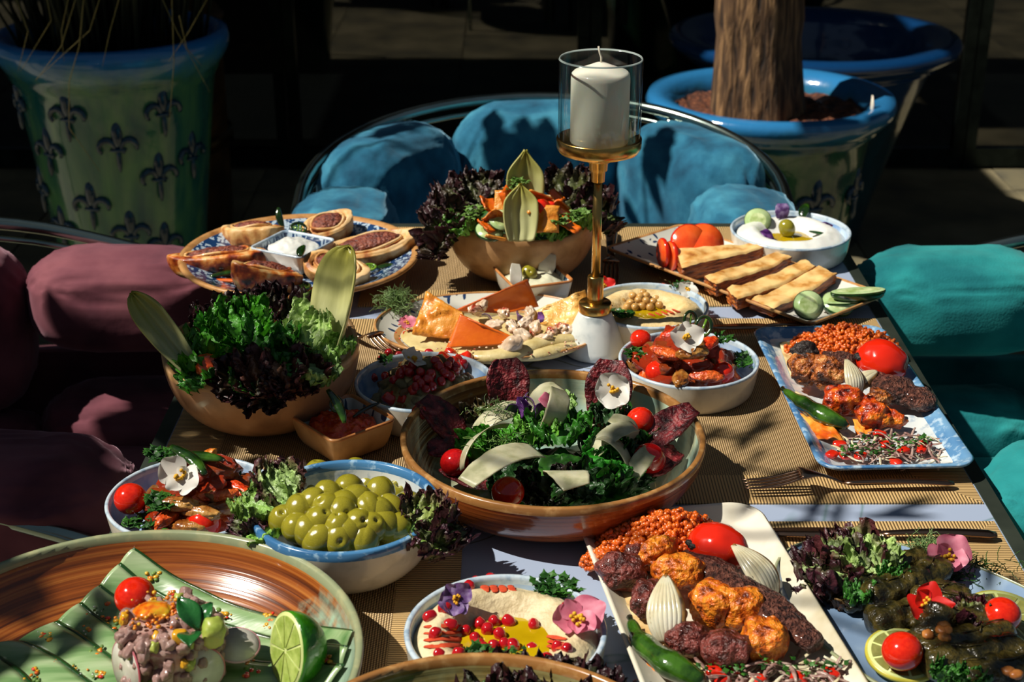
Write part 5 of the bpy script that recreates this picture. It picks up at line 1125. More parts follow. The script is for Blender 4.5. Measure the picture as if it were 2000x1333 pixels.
def sheet(cs_, m, label, name='lavash', cat='bread', amp=.002, n=12, th=.001, seed=0):
    P = [at(*c_) for c_ in cs_]; o0 = P[0].copy()
    return fobj(name, grid(n, n, lambda u, v: P[0].lerp(P[1], (u+1)/2).lerp(P[3].lerp(P[2], (u+1)/2), v)-o0+Vector((0, 0, amp*fr(Vector((u, v*2, seed)), 1.8))), m, name, None, th), label, cat, o0)
# --- right plate
sheet([(1522, 672, .012), (1590, 660, .012), (1600, 730, .012), (1545, 740, .012)], 'lavash', 'pale lavash corner under the meat on the blue speckled plate')
bulgur(at(1648, 672, .02), (.066, .036), .010, .036, 'orange bulgur pilaf heaped at the back of the blue speckled plate', 1500, .0023, 1)
B = blob
B('lamb_chunk', 1572, 686, .036, (.030, .024, .022), 'char', 'charred dark meat chunk at the left of the bulgur on the blue plate', 'meat', (0, 0, 20), amp=.25, gran=.12)
B('lamb_chunk', 1640, 706, .030, (.040, .024, .022), 'kofta', 'dark crumbly meat piece between bulgur and onion on the blue plate', 'meat', (0, 0, -20), amp=.3, gran=.15)
B('chicken_chunk', 1572, 722, .034, (.036, .036, .034), 'chicken_brown', 'browned chicken chunk at the left edge of the blue speckled plate', 'meat', (10, 0, 30), amp=.3, gran=.1)
B('chicken_chunk', 1615, 730, .036, (.040, .030, .034), 'chicken_brown', 'browned chicken chunk beside the white onion on the blue plate', 'meat', (0, 10, -20), amp=.32, gran=.1)
B('chicken_chunk', 1650, 783, .030, (.044, .030, .032), 'chicken_red', 'glossy orange chicken chunk in the middle of the blue plate', 'meat', (5, 0, -6), amp=.2, sq=.85)
B('chicken_chunk', 1706, 808, .026, (.036, .034, .028), 'chicken_red', 'reddish chicken chunk below the dark kofta on the blue plate', 'meat', (5, 10, -36), amp=.3, gran=.1)
B('chicken_chunk', 1742, 818, .022, (.030, .018, .018), 'chicken_red', 'thin reddish chicken strip at the lower end of the blue plate kofta', 'meat', (5, 10, -26), amp=.3)
B('chicken_chunk', 1718, 776, .034, (.026, .022, .016), 'chicken_brown', 'brown chicken flap lying on the kofta of the blue plate', 'meat', (5, 10, -36), amp=.3)
kofta([(1700, 738, .030), (1740, 758, .030), (1790, 778, .028), (1828, 792, .024)], .0190, 'long dark kofta kebab on the blue speckled plate', 2)
gtomato(1722, 708, .034, .0245, (10, 8, -28), 'bright red grilled tomato half beside the bulgur on the blue plate')
onionwedge(1664, 738, .040, .016, (50, 10, 20), 'pale onion wedge in the middle of the blue plate'); onionwedge(1690, 742, .034, .012, (40, 30, -50), 'smaller onion piece behind the wedge on the blue plate', 4)
gpepper([(1532, 762, .028), (1560, 782, .028), (1600, 806, .026), (1655, 834, .022)], .0105, 'long grilled green pepper on the blue speckled plate')
sheet([(1560, 812, .018), (1605, 812, .022), (1650, 860, .016), (1582, 860, .014)], 'lavash_sauce', 'lavash soaked in red sauce at the left of the blue plate', amp=.004)
sheet([(1665, 820, .014), (1715, 822, .016), (1700, 850, .012), (1672, 848, .012)], 'lavash_sauce', 'small sauce soaked lavash piece by the pepper tip on the blue plate', amp=.003, seed=4)
sheet([(1552, 768, .012), (1605, 800, .014), (1650, 860, .012), (1578, 850, .010)], 'lavash', 'lavash sheet under the green pepper on the blue plate', amp=.004, seed=7)
shreds((1742, 876, 92, 24), 95, ['onion_red', 'onion_red', 'onion', 'onion_red'], 'thin onion slice in the onion salad on the blue plate', .008, .012, .030, 5, 'onion slices on the blue plate')
for k, (x, y) in enumerate([(1640, 868), (1625, 888), (1650, 890), (1718, 848), (1765, 880), (1800, 878), (1750, 903), (1808, 868), (1680, 890), (1728, 868)]): B('tomato_dice', x, y, .016, (.014, .011, .006), 'pepper_red', 'small red tomato piece in the onion salad on the blue plate', 'tomato', (0, 0, 50*k), 'tomato bits on the blue plate', sq=.7, sub=3)
herbs(1745, 868, .020, 60, (.026, .008), .0055, 'chopped parsley over the onion salad on the blue plate'); herbs(1700, 888, .018, 40, (.022, .005), .0055, 'parsley bits at the front of the blue plate')
# --- foreground plate
sheet([(1148, 1068, .016), (1225, 1070, .020), (1300, 1230, .012), (1200, 1190, .010)], 'lavash', 'lavash sheet under the meat at the left of the cream plate')
sheet([(1200, 1180, .012), (1290, 1190, .014), (1420, 1330, .012), (1270, 1300, .010)], 'lavash', 'lavash sheet under the green pepper of the cream plate', seed=5)
bulgur(at(1298, 1058, .02), (.066, .034), .012, .044, 'orange bulgur pilaf heaped at the back of the cream plate', 1700, .0024, 7)
bulgur(at(1185, 1085, .02), (.022, .012), .012, .024, 'small spill of orange bulgur at the left of the cream plate', 160, .0024, 9)
B('bulgur_clump', 1180, 1082, .024, (.014, .012, .01), 'bulgur', 'orange bulgur clump on the lavash corner', 'grain', amp=.35, gran=.2)
B('chicken_chunk', 1285, 1080, .040, (.040, .022, .026), 'chicken', 'orange brown chicken strip against the foreground bulgur', 'meat', (0, 0, 40), amp=.35, gran=.1)
B('chicken_chunk', 1325, 1118, .036, (.046, .030, .030), 'chicken', 'orange chicken chunk above the left onion wedge', 'meat', (0, 0, -14), amp=.18, sq=.85)
B('chicken_chunk', 1395, 1180, .034, (.040, .034, .036), 'chicken', 'orange chicken chunk right of the left onion wedge', 'meat', (0, 0, -40), amp=.22, sq=.85)
B('chicken_chunk', 1450, 1190, .034, (.040, .030, .034), 'chicken', 'orange chicken chunk touching the foreground kofta', 'meat', (0, 0, 10), amp=.18, sq=.85)
B('chicken_chunk', 1493, 1252, .030, (.036, .036, .036), 'chicken', 'orange chicken chunk at the lower end of the foreground kofta', 'meat', (0, 0, 0), amp=.2, sq=.8)
B('lamb_chunk', 1214, 1118, .030, (.042, .032, .030), 'lamb', 'reddish lamb chunk on the lavash at the left of the cream plate', 'meat', (0, 0, -10), amp=.2, sq=.85)
B('lamb_chunk', 1262, 1168, .028, (.024, .040, .026), 'lamb', 'upright lamb chunk left of the big onion wedge', 'meat', (0, 0, -14), amp=.25, sq=.85)
B('lamb_chunk', 1345, 1248, .028, (.034, .028, .026), 'lamb', 'lamb chunk right below the big onion wedge', 'meat', (0, 0, -20), amp=.2, sq=.85)
B('lamb_chunk', 1420, 1270, .028, (.040, .032, .030), 'lamb', 'lamb chunk at the front between the two orange chicken chunks', 'meat', (0, 0, -4), amp=.22, sq=.85)
B('lamb_chunk', 1240, 1082, .030, (.020, .018, .018), 'lamb', 'small lamb bit at the edge of the foreground bulgur', 'meat', amp=.2)
kofta([(1335, 1084, .032), (1400, 1122, .034), (1480, 1175, .034), (1545, 1220, .032), (1595, 1262, .028)], .0170, 'long crumbly kofta kebab across the cream plate', 5)
gtomato(1402, 1072, .036, .0225, (12, 10, -16), 'red grilled tomato with a charred patch on the cream plate')
onionwedge(1302, 1190, .040, .021, (46, -8, -8), 'large grilled onion wedge at the left of the cream plate', 9); onionwedge(1474, 1116, .036, .021, (40, 0, 40), 'large grilled onion wedge at the right rim of the cream plate', 9)
gpepper([(1232, 1212, .026), (1250, 1250, .026), (1300, 1292, .026), (1375, 1335, .022)], .0115, 'long grilled green pepper at the front of the cream plate')
sheet([(1240, 1262, .014), (1310, 1268, .016), (1330, 1320, .014), (1262, 1310, .012)], 'lavash_sauce', 'sauce soaked lavash under the green pepper of the cream plate', amp=.003)
shreds((1500, 1318, 150, 26), 110, ['onion_red', 'onion', 'onion_red'], 'thin onion slice in the onion salad of the cream plate', .010, .012, .032, 15, 'onion slices on the cream plate', r_=.0019)
for k, (x, y) in enumerate([(1395, 1312), (1480, 1330), (1625, 1318), (1560, 1325), (1410, 1330), (1440, 1302)]): B('tomato_dice', x, y, .018, (.014, .011, .008), 'pepper_red', 'small red tomato piece in the onion salad of the cream plate', 'tomato', (0, 0, 50*k), 'tomato bits on the cream plate', sq=.7, sub=3)
herbs(1500, 1310, .022, 60, (.040, .006), .006, 'parsley over the onion salad of the cream plate')

# ================================================================ stews
def stew(k, pc, rad, top, toms, seed, side):
    c_ = at(pc[0], pc[1], .03); c_.z = T; hf_ = heap(c_, rad, .010, top, 1.7)
    heapobj('tomato_stew', 'glossy tomato and eggplant stew in the %s' % side, 'stew', c_, rad, hf_, 'stew', .006, 90, seed)
    scatter(46, c_, (rad[0]*.95, rad[1]*.95), hf_, .023, ['stew', 'stew_red', 'eggplant', 'stew_red'], 'stewed_vegetable', 'stewed vegetable chunk in the %s' % side, 'vegetable', 'stewed chunks in the %s' % side, .85, .34, seed, 3, 0, .08, (1.15, .8, .6))
    return hf_
h1 = stew('stewR', (1338, 708), (.060, .048), .058, None, 3, 'dish right of the candle stand')
h2 = stew('stewL', (400, 980), (.054, .050), .064, None, 9, 'dish left of the olives')
for k, (x, y, hh, a) in enumerate([(1352, 690, .062, 20), (1385, 672, .056, 60), (1300, 690, .056, -40), (1320, 655, .058, 10), (1330, 740, .04, 80), (1380, 735, .038, -10)]):
    B('eggplant_piece', x, y, hh, (.036, .017, .013), ['eggplant', 'stew_red', 'stew', 'stew_red', 'eggplant', 'stew'][k], 'long stewed piece on top of the right stew', 'vegetable', (0, 0, a), 'long pieces on the right stew', amp=.22)
for k, (x, y, hh, a) in enumerate([(430, 968, .05, 12), (350, 985, .05, -10), (420, 930, .06, 40), (460, 955, .05, -40), (330, 1010, .04, 60), (390, 1000, .045, -20), (375, 1030, .035, 0), (450, 990, .042, 30)]):
    B('eggplant_piece', x, y, hh, (.038, .016, .013), ['stew', 'eggplant', 'stew_red', 'stew_red', 'stew', 'eggplant', 'eggplant', 'eggplant'][k], 'long stewed piece on top of the left stew', 'vegetable', (0, 0, a), 'long pieces on the left stew', amp=.24)
B('pepper_piece', 402, 895, .070, (.024, .010, .012), 'chicken', 'orange carrot piece sticking up at the back of the left stew', 'vegetable', (0, -35, 20), amp=.2)
cherry(1252, 664, .0125, .040, 'halved cherry tomato at the back left of the right stew', seed=1); cherry(1283, 727, .0130, .030, 'cherry tomato at the front left of the right stew'); cherry(1412, 728, .0125, .032, 'cherry tomato at the front right of the right stew')
cherry(255, 975, .0150, .038, 'cherry tomato at the left rim of the left stew'); cherry(399, 1022, .0150, .034, 'cherry tomato at the front of the left stew')
flower(at(1340, 662, .076), .036, VIOLA, 'petal_white', 'white flower on top of the right stew', (50, 0), 12)
flower(at(352, 934, .074), .036, [(60, .62, .40), (150, .42, .24), (-95, .52, .40), (-30, .30, .2)], 'petal_white', 'white flower on top of the left stew', (50, 10), -8)
def chiliring(px, py, h, r, rot, label):
    t = thing('chili_ring', label, 'chili', at(px, py, h), tuple(math.radians(a) for a in rot)); b = MB(); b.tube([Vector((r*math.cos(2*PI*i/20), r*1.3*math.sin(2*PI*i/20), 0)) for i in range(21)], r*.24, 8, cap=False); b.obj('skin', 'pepper_green', t); b = MB(); b.tube([Vector((0, -r, 0)), Vector((r*.1, r, 0))], r*.18, 6); b.obj('seeds', 'pepper_light', t)
chiliring(1348, 626, .070, .0075, (70, 10, 20), 'green chili ring standing at the back of the right stew'); chiliring(1374, 638, .066, .0085, (55, 10, -20), 'green chili ring right of the white flower on the stew')
chili(335, 872, .086, .052, -50, -10, 'dark green chili half standing at the back of the left stew', .0065); chili(330, 892, .078, .050, -12, 0, 'green chili half lying behind the white flower on the left stew', .007)
for a in [(1244, 697, .036, 110, (.007, .006), .009, 'parsley tuft at the left of the right stew'), (1450, 712, .024, 90, (.005, .008), .009, 'parsley at the right side of the right stew'), (1412, 668, .05, 60, (.008, .005), .007, 'parsley bits behind the right stew'), (320, 897, .066, 110, (.010, .006), .008, 'pale parsley at the back of the left stew'), (320, 990, .046, 120, (.009, .008), .009, 'parsley on the front left of the left stew'), (300, 1030, .020, 110, (.018, .006), .009, 'parsley on the dish floor of the left stew'), (478, 950, .04, 60, (.007, .006), .010, 'dark herb leaves at the right of the left stew')]: herbs(*a)
# pomegranate eggplant salad
c_ = at(835, 745, .03); c_.z = T; hp = heap(c_, (.056, .052), .014, .050, 1.8); heapobj('eggplant_salad', 'chopped eggplant salad filling the dish left of the centre bowl', 'salad', c_, (.056, .052), hp, 'eggplant_pale', .005, 90, 3)
scatter(60, c_, (.056, .052), hp, .014, ['eggplant_pale', 'eggplant', 'eggplant_pale'], 'eggplant_cube', 'small roasted eggplant cube under the pomegranate seeds', 'vegetable', 'eggplant cubes', .75, .25, 5)
seeds([(745, 700), (760, 712), (780, 695), (838, 690), (850, 705), (858, 716), (870, 695), (880, 705), (892, 718), (905, 712), (790, 722), (782, 730), (800, 728), (815, 740), (822, 748), (836, 742), (845, 755), (752, 735), (760, 690), (822, 728), (868, 728), (880, 735), (862, 745), (842, 732), (812, 755), (805, 715), (900, 700), (915, 708), (890, 725), (875, 715), (832, 760), (748, 722), (770, 742), (730, 738)], 0, 'pomegranate seed on the eggplant salad', 'pomegranate seeds on the eggplant salad', .0056, lambda x, y: hp(x, y)+.010)
for k, (x, y) in enumerate([(868, 700), (880, 692), (895, 705), (910, 700), (850, 712), (885, 712), (775, 775), (760, 780), (790, 782), (780, 765), (800, 770), (812, 760)]): B('tomato_dice', x, y, hp(*at(x, y, .04).xy)+.009, (.016, .013, .012), 'pepper_red' if k % 3 else 'tomato', 'diced tomato in the eggplant salad', 'tomato', (20*k, 30, 50*k), 'tomato dice in the eggplant salad', sq=.6, amp=.12, sub=3)
flower(at(806, 705, .058), .030, VIOLA, 'petal_white', 'white flower on the eggplant salad with pomegranate', (30, 0), 80)
herbs(752, 708, .046, 40, (.004, .004), .007, 'parsley bits at the left of the eggplant salad')
# red dip
c_ = D['red'][1]; hr = heap(c_, (.046, .040), .018, .036, 2); heapobj('pepper_dip', 'coarse red pepper dip in the small square bowl', 'dip', c_, (.036, .031), hr, 'stew_red', .005, 110, 7, None)
chili(640, 762, .076, .040, -62, -35, 'green chili sliver standing up in the red dip', .0050); chili(690, 815, .040, .036, 40, 6, 'dark chili sliver lying in the red dip', .0030, 'pepper_char')
chiliring(657, 790, .048, .0060, (70, 0, 10), 'pale chili ring standing in the red dip')

# ================================================================ olives
cO = D['olive'][1]; RO = D['olive'][2]
fO = lambda x, y: .034+.046*max(0, 1-(math.hypot(x-cO.x+.004, y-cO.y+.010)/(RO*.88))**3)
heapobj('olive_bed', 'lower olives packed in the bottom of the blue-rimmed bowl', 'olives', cO+Vector((0, -.006, 0)), (RO*.60, RO*.60), lambda x, y: fO(x, y)-.026, 'olive_green', .010, 60, 2)
for k, (x, y) in enumerate([(1375, 330), (1175, 345), (1262, 355), (1475, 390), (1080, 440), (1180, 415), (1262, 405), (1500, 440), (1578, 450), (1640, 420), (1150, 490), (1385, 475), (1340, 420), (1500, 545), (1640, 505), (1635, 560), (1085, 530), (1182, 585), (1300, 545), (1380, 600), (1000, 580), (1070, 620), (1285, 625), (1180, 680), (1285, 675), (1415, 672), (1575, 622), (1430, 405), (1555, 530), (1450, 620), (1230, 460), (1440, 520), (1130, 640), (1340, 640), (1520, 600), (1230, 520), (1320, 500), (1120, 430)]):
    px, py = 180+x/2.667, 800+y/2.667; p = on(px, py, lambda a, b: fO(a, b)); olive(px, py, p, 'glossy green olive in the heap of the blue-rimmed bowl', 'olives in the blue-rimmed bowl', .0136, k % 6)
i = 0
for (x, y, hh, hd, pt, L, w, cl, rf, cv, ed) in [(548, 1010, .062, 150, 18, .055, .034, (G('8cb858'), G('6a8a3a')), .007, .6, .5), (560, 985, .066, 118, 40, .052, .030, (G('9ab870'), G('5a3438')), .008, .5, .5), (535, 1010, .060, 182, 4, .045, .030, (G('7a9a50'), G('4a2430')), .008, .9, .35), (560, 1020, .062, 205, -4, .046, .026, (G('8cc050'), G('6a9a34')), .005, .6, .8),
                                              (800, 1035, .062, 40, 22, .055, .030, (G('8cb858'), G('5a3438')), .008, .6, .5), (815, 1040, .060, 10, 10, .052, .032, (G('7a9a50'), G('3c1c28')), .009, 1.0, .3), (805, 1045, .060, -22, 4, .042, .028, (G('8ab050'), G('4c2430')), .008, 1.0, .4), (815, 1025, .064, 65, 30, .040, .026, (G('8a9a50'), G('5a3438')), .008, .5, .3)]:
    i += 1; leaf(x, y, hh, hd, pt, L, w, cl, i+20.7, ['curly green and purple lettuce at the left rim of the olive bowl', 'curly green and purple lettuce at the right rim of the olive bowl'][x > 700], rf, cv, ed, group=['lettuce left of the olives', 'lettuce right of the olives'][x > 700])

# ================================================================ green salad on the left
c = D['green'][1]; hg = heap(c, (.088, .088), .045, .100, 2)
heapobj('salad_base', 'packed chopped leaves inside the left salad bowl', 'salad', c, (.074, .074), lambda x, y: hg(x, y)-.016, 'herb', .006, 60, 5)
endive(384, 730, .082, 140, 34, .108, .015, 'yellow green endive leaf sticking out at the left of the leafy salad', roll=-40, seed=2, curl=.25, blunt=1)
endive(640, 705, .080, 62, 55, .120, .031, 'large pale endive leaf standing at the right of the leafy salad', roll=-16, seed=5, curl=.3, blunt=1)
i = 0; LS[0] = .84
GR = (G('4a9a20'), G('387a18')); GD = (G('2c6a18'), G('3f8a22')); RM = (G('a4c470'), G('7aa040'))
for (x, y, hh, hd, pt, L, w, cl, rf, cv, ed, lb) in [
    (500, 640, .090, 110, 40, .060, .050, LOLLOD, .011, .7, .2, 3), (460, 640, .088, 140, 30, .055, .045, LOLLOD, .011, .8, .2, 3), (540, 640, .090, 80, 45, .055, .045, LOLLOD, .011, .7, .2, 3), (570, 650, .088, 60, 35, .050, .04, (G('6a6a34'), G('2c1418')), .010, .8, .2, 3),
    (470, 690, .092, 150, 28, .062, .045, GR, .010, .7, .9, 0), (450, 700, .090, 180, 15, .062, .045, GR, .010, .9, .9, 0), (480, 670, .100, 110, 45, .060, .042, GR, .010, .5, .9, 0), (500, 690, .098, 60, 25, .055, .042, GD, .010, .8, .9, 0), (430, 715, .088, 205, 5, .050, .04, GD, .009, 1, .9, 0), (520, 700, .095, 20, 15, .055, .04, GD, .010, .9, .9, 0), (500, 715, .092, -70, 0, .045, .04, GD, .009, 1, .9, 0), (450, 660, .098, 125, 30, .045, .035, (G('5ab030'), G('3a9a20')), .009, .6, .9, 0),
    (560, 655, .104, 35, 25, .060, .026, RM, .003, .3, .95, 1), (585, 640, .100, 60, 34, .055, .028, RM, .003, .3, .95, 1), (600, 690, .098, 75, 40, .062, .024, RM, .004, .3, .95, 1), (615, 700, .095, 40, 20, .05, .03, (G('8cb858'), G('6a9a3a')), .007, .5, .95, 1), (590, 705, .094, -40, 5, .048, .032, (G('a4c880'), G('6a9a3a')), .008, .7, .95, 1),
    (540, 700, .098, -92, 14, .062, .048, (G('8a5a3a'), G('54282a')), .011, 1.5, .15, 2), (500, 715, .092, -110, 5, .055, .042, LOLLOD, .011, 1.4, .2, 2), (565, 705, .094, -70, 5, .055, .042, (G('94683f'), G('5a2c2c')), .011, 1.4, .2, 2), (520, 725, .088, -95, -14, .050, .040, LOLLOD, .010, 1.3, .2, 2)]:
    i += 1; leaf(x, y, hh, hd, pt, L, w, cl, i+40.3, ['bright green curly lettuce leaf heaped in the left salad bowl', 'pale ribbed romaine leaf beside the large endive', 'dark red frilly lettuce spilling over the front of the left bowl', 'dark red frilly lettuce at the back of the left bowl'][lb], rf, cv, ed, group=['green lettuce in the left bowl', 'romaine in the left bowl', 'red lettuce at the front of the left bowl', 'red lettuce at the back of the left bowl'][lb])
B('tomato_chunk', 408, 716, .092, (.028, .026, .024), 'tomato_flesh', 'pink tomato chunk at the left front of the leafy salad', 'tomato', (20, 10, 0), amp=.2)
B('tomato_chunk', 592, 716, .088, (.030, .012, .010), 'tomato_flesh', 'thin tomato wedge at the right front of the leafy salad', 'tomato', (0, -20, 25), amp=.1)
B('tomato_chunk', 520, 632, .104, (.024, .008, .010), 'tomato_flesh', 'small tomato wedge behind the romaine leaf', 'tomato', (0, 0, 15), amp=.1)

# ================================================================ cured beef salad in the centre bowl
cc_ = D['centre'][1]; RC = D['centre'][2]; hc = heap(cc_+Vector((.008, -.012, 0)), (.085, .075), .016, .062, 1.8)
heapobj('salad_base', 'dark leafy base under the cured beef salad', 'salad', cc_+Vector((.008, -.012, 0)), (.070, .060), lambda x, y: hc(x, y)-.022, 'herb', .007, 60, 8)
def beef(px, py, h, L, Wd, rot, label, seed=0, dented=0):
    def f(u, v): w = Wd/2*math.sin(PI*(.10+.82*v))**.5*(1+.05*math.sin(9*v+seed)); return (u*w, (v-.5)*L, .25*w*u*u+.10*L*math.sin(2.2*v)+.0015*fr(Vector((u*2, v*4, seed)), 2))
    return fobj('cured_beef_slice', grid(14, 20, f, 'cured_beef', 'cured_beef_slice', None, .0018), label, 'cured meat', at(px, py, h), tuple(math.radians(a) for a in rot))
beef(990, 757, .062, .058, .044, (62, 0, 12), 'dark cured beef slice leaning on the back left wall of the centre bowl', 1)
beef(1190, 768, .062, .066, .046, (58, 0, -12), 'marbled cured beef slice at the back right under the white flower', 2)
beef(1306, 842, .052, .066, .034, (26, 14, -56), 'dark folded cured beef slice over the right rim of the centre bowl', 3)
beef(862, 826, .046, .060, .036, (34, -10, 52), 'dark shaded cured beef slice on the left wall of the centre bowl', 4)
beef(918, 932, .028, .066, .030, (-8, -26, 48), 'cured beef slice along the front left wall of the centre bowl', 5)
beef(1292, 905, .036, .050, .026, (0, 24, -40), 'cured beef slice low at the front right of the centre bowl', 6); beef(880, 880, .030, .045, .028, (0, -22, 100), 'cured beef slice behind the left cherry tomato of the centre bowl', 8)
i = 0; LS[0] = .72
for (x, y, hh, hd, pt, L, w, cl, rf, cv, ed, lb) in [
    (1040, 880, .060, 130, 15, .060, .045, GD, .009, .7, .95, 0), (1010, 880, .058, 160, 5, .060, .04, GR, .009, .9, .95, 0), (1090, 870, .064, 85, 32, .062, .045, GD, .009, .6, .95, 0), (1060, 860, .066, 105, 35, .055, .035, (G('6aa83a'), G('4a8a28')), .008, .5, .95, 0), (1150, 880, .060, 40, 15, .065, .045, (G('1c5218'), G('2f7020')), .009, .8, .95, 0), (1140, 900, .058, 5, 10, .070, .050, (G('2c8a1c'), G('4a9a28')), .010, .9, .95, 0), (1100, 930, .054, -50, 0, .055, .045, DARKG, .009, .8, .95, 0), (1060, 930, .056, -90, 0, .050, .045, (G('3a4a20'), G('1c1c10')), .009, .8, .3, 1), (1030, 910, .058, -130, 0, .055, .04, DARKG, .009, .8, .95, 0), (1180, 910, .052, -20, 0, .060, .045, DARKG, .009, .9, .95, 0),
    (960, 830, .052, 130, 25, .045, .03, (G('6a7a30'), G('4a3a20')), .009, .5, .3, 1), (1060, 930, .052, -60, 0, .040, .04, (G('3a4a20'), G('241414')), .009, .8, .3, 1), (1180, 830, .060, 60, 25, .045, .03, DARKG, .008, .6, .95, 0), (1100, 820, .066, 95, 45, .045, .022, (G('9ac070'), G('6a9a40')), .005, .3, .95, 0), (1200, 850, .056, 20, 10, .05, .035, GD, .009, .8, .95, 0), (960, 870, .054, 180, 0, .05, .035, GR, .009, .9, .95, 0)]:
    i += 1; leaf(x, y, hh-.010, hd, pt*.7, L, w, cl, i+70.3, ['green lettuce leaf heaped in the cured beef salad', 'brownish lettuce leaf in the cured beef salad'][lb], rf, cv, ed, group=['green leaves in the centre bowl', 'brown leaves in the centre bowl'][lb])
for (x, y, hh, L, w, rt, cu, lb) in [(985, 895, .078, .098, .030, (-2, 8, -44), .8, 'long shaved cheese ribbon across the left of the centre bowl'), (1105, 920, .072, .080, .036, (-14, 0, 12), .9, 'broad shaved cheese ribbon at the front of the centre bowl'), (925, 850, .068, .075, .018, (30, -40, -66), 1.8, 'curled shaved cheese ribbon at the left of the centre bowl'), (975, 810, .060, .060, .026, (20, 10, -64), 1.0, 'shaved cheese ribbon in front of the dark beef slice'), (1060, 775, .070, .048, .026, (30, 10, -50), 1.6, 'shaved cheese ribbon standing at the back of the salad'), (1090, 800, .078, .050, .024, (60, 30, 20), 1.8, 'curled cheese ribbon at the middle top of the salad'), (1195, 850, .064, .055, .024, (20, 10, -60), 1.2, 'shaved cheese ribbon below the marbled beef slice'), (1215, 875, .060, .055, .020, (30, 20, 60), 1.8, 'curled cheese ribbon at the right of the centre bowl'), (1225, 835, .064, .040, .018, (50, -20, 50), 2.2, 'hooked cheese ribbon by the upright cherry tomato'), (1250, 905, .050, .045, .018, (40, 20, -30), 1.6, 'shaved cheese strip beside the shaded cherry tomato')]:
    petalbit(x, y, hh, L, w, rt, 'parmesan', lb, 'cheese_shaving', 'cheese', cu, .0010)
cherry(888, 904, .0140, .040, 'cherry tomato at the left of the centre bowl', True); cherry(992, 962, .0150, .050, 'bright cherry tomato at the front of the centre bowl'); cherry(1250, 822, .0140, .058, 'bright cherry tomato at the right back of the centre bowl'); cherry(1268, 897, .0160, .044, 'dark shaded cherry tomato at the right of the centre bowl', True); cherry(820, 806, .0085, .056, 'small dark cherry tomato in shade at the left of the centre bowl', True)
flower(at(1197, 765, .082), .036, [(35, .55, .42), (100, .5, .30), (165, .52, .40), (-130, .5, .36), (-50, .5, .36)], 'petal_white', 'white flower lying on the marbled cured beef slice', (58, 0), 0)
for k, (x, y) in enumerate([(1018, 790), (1030, 796), (1040, 788), (1010, 800), (1082, 790), (1046, 800), (1024, 784)]): petalbit(x, y, .076, .022, .010, (50+10*k, 20*k, 50*k), 'cabbage', 'purple shred on the cured beef salad', 'cabbage_shred', 'cabbage', 2)['group'] = 'purple shreds in the centre bowl'
petalbit(1078, 788, .080, .026, .022, (40, 0, 70), 'petal_pink', 'mauve petal behind the curled cheese ribbon', 'flower_petal', 'flower')
spr(990, 805, .066, 60, (.016, .004), 'sprout', 'thin sprouts below the purple shreds in the centre bowl', hz=.008); spr(975, 870, .058, 80, (.012, .008), 'herb_pale', 'thin green sprigs at the left of the cheese ribbons', hz=.008)

# ================================================================ vine leaf platter
LS[0] = .85
def roll(px, py, h, L, r, head, label, filled=0, seed=0, pit=0):
    t = thing('stuffed_vine_leaf', label, 'stuffed leaf', at(px, py, h), (0, math.radians(pit), math.radians(head))); vs = []; n, K = 22, 26
    for i in range(n+1):
        x = -L/2+L*i/n; e = min(i, n-i)/n; rr = r*(1-.35*max(0, 1-e*9)**2)*(1+.05*math.sin(i*1.3+seed)*(i % 3))
        for k in range(K): a = 2*PI*k/K; q = Vector((x, math.cos(a), math.sin(a))); w = 1+.09*math.sin(a*3+x*130+seed)+.08*nz(Vector((x*50, math.cos(a), math.sin(a)+seed)), 1.6)+.05*nz(Vector((x*140, math.cos(a)*3, math.sin(a)*3+seed)), 1); vs.append(Vector((x, rr*w*math.cos(a), rr*w*.82*math.sin(a))))
    fs = [(i*K+k, i*K+(k+1) % K, (i+1)*K+(k+1) % K, (i+1)*K+k) for i in range(n) for k in range(K)]+[tuple(range(K-1, -1, -1)), tuple(n*K+k for k in range(K))]
    ob('leaf_roll', me('leaf_roll', vs, fs, 'dolma'), t)
    b = MB(); b.tube([Vector((-L/2+L*i/12, r*.2*math.sin(i*.8), r*.86)) for i in range(1, 12)], .0006, 5); b.tube([Vector((L*.1+.3*L*i/8, r*.9*math.sin(i/8*2.2-.4), r*.84*math.cos(i/8*2.2-.4))) for i in range(9)], .0005, 5); b.obj('leaf_vein', 'dolma', t)
    if filled: ob('rice_filling', blobmesh('rice_filling', (.006, r*1.5, r*1.3), 'nut', .3, 3, seed, 3, 1, .2), t, (-L/2, 0, 0))
for k, a in enumerate([(1740, 1108, .020, .075, .013, 22, 'stuffed vine leaf at the back against the curly lettuce'), (1690, 1140, .018, .060, .012, 20, 'stuffed vine leaf half under the curly lettuce'), (1745, 1150, .030, .058, .014, 28, 'glossy stuffed vine leaf in the middle of the back rows'), (1805, 1128, .026, .055, .014, 40, 'stuffed vine leaf pointing at the pink flower'), (1700, 1170, .016, .050, .012, 10, 'stuffed vine leaf at the left edge of the heap'), (1765, 1205, .026, .062, .015, 14, 'stuffed vine leaf below the red flower'), (1862, 1185, .026, .070, .015, -18, 'broad stuffed vine leaf right of the red flower'), (1822, 1160, .022, .06, .013, -14, 'stuffed vine leaf between the pink and the red flower'), (1860, 1218, .030, .060, .014, 10, 'stuffed vine leaf near the right cherry tomato'), (1885, 1255, .030, .085, .014, 20, 'long stuffed vine leaf lying across the front'), (1905, 1285, .028, .085, .016, 14, 'thick stuffed vine leaf in the front row'), (1965, 1312, .026, .085, .016, 10, 'stuffed vine leaf at the bottom right corner'), (1830, 1285, .020, .06, .014, -50, 'stuffed vine leaf right of the front cherry tomato')]):
    roll(*a, seed=k*3.3)
roll(1822, 1240, .030, .05, .0155, 60, 'stuffed vine leaf with its open end showing red filling', 1, 77, -30)
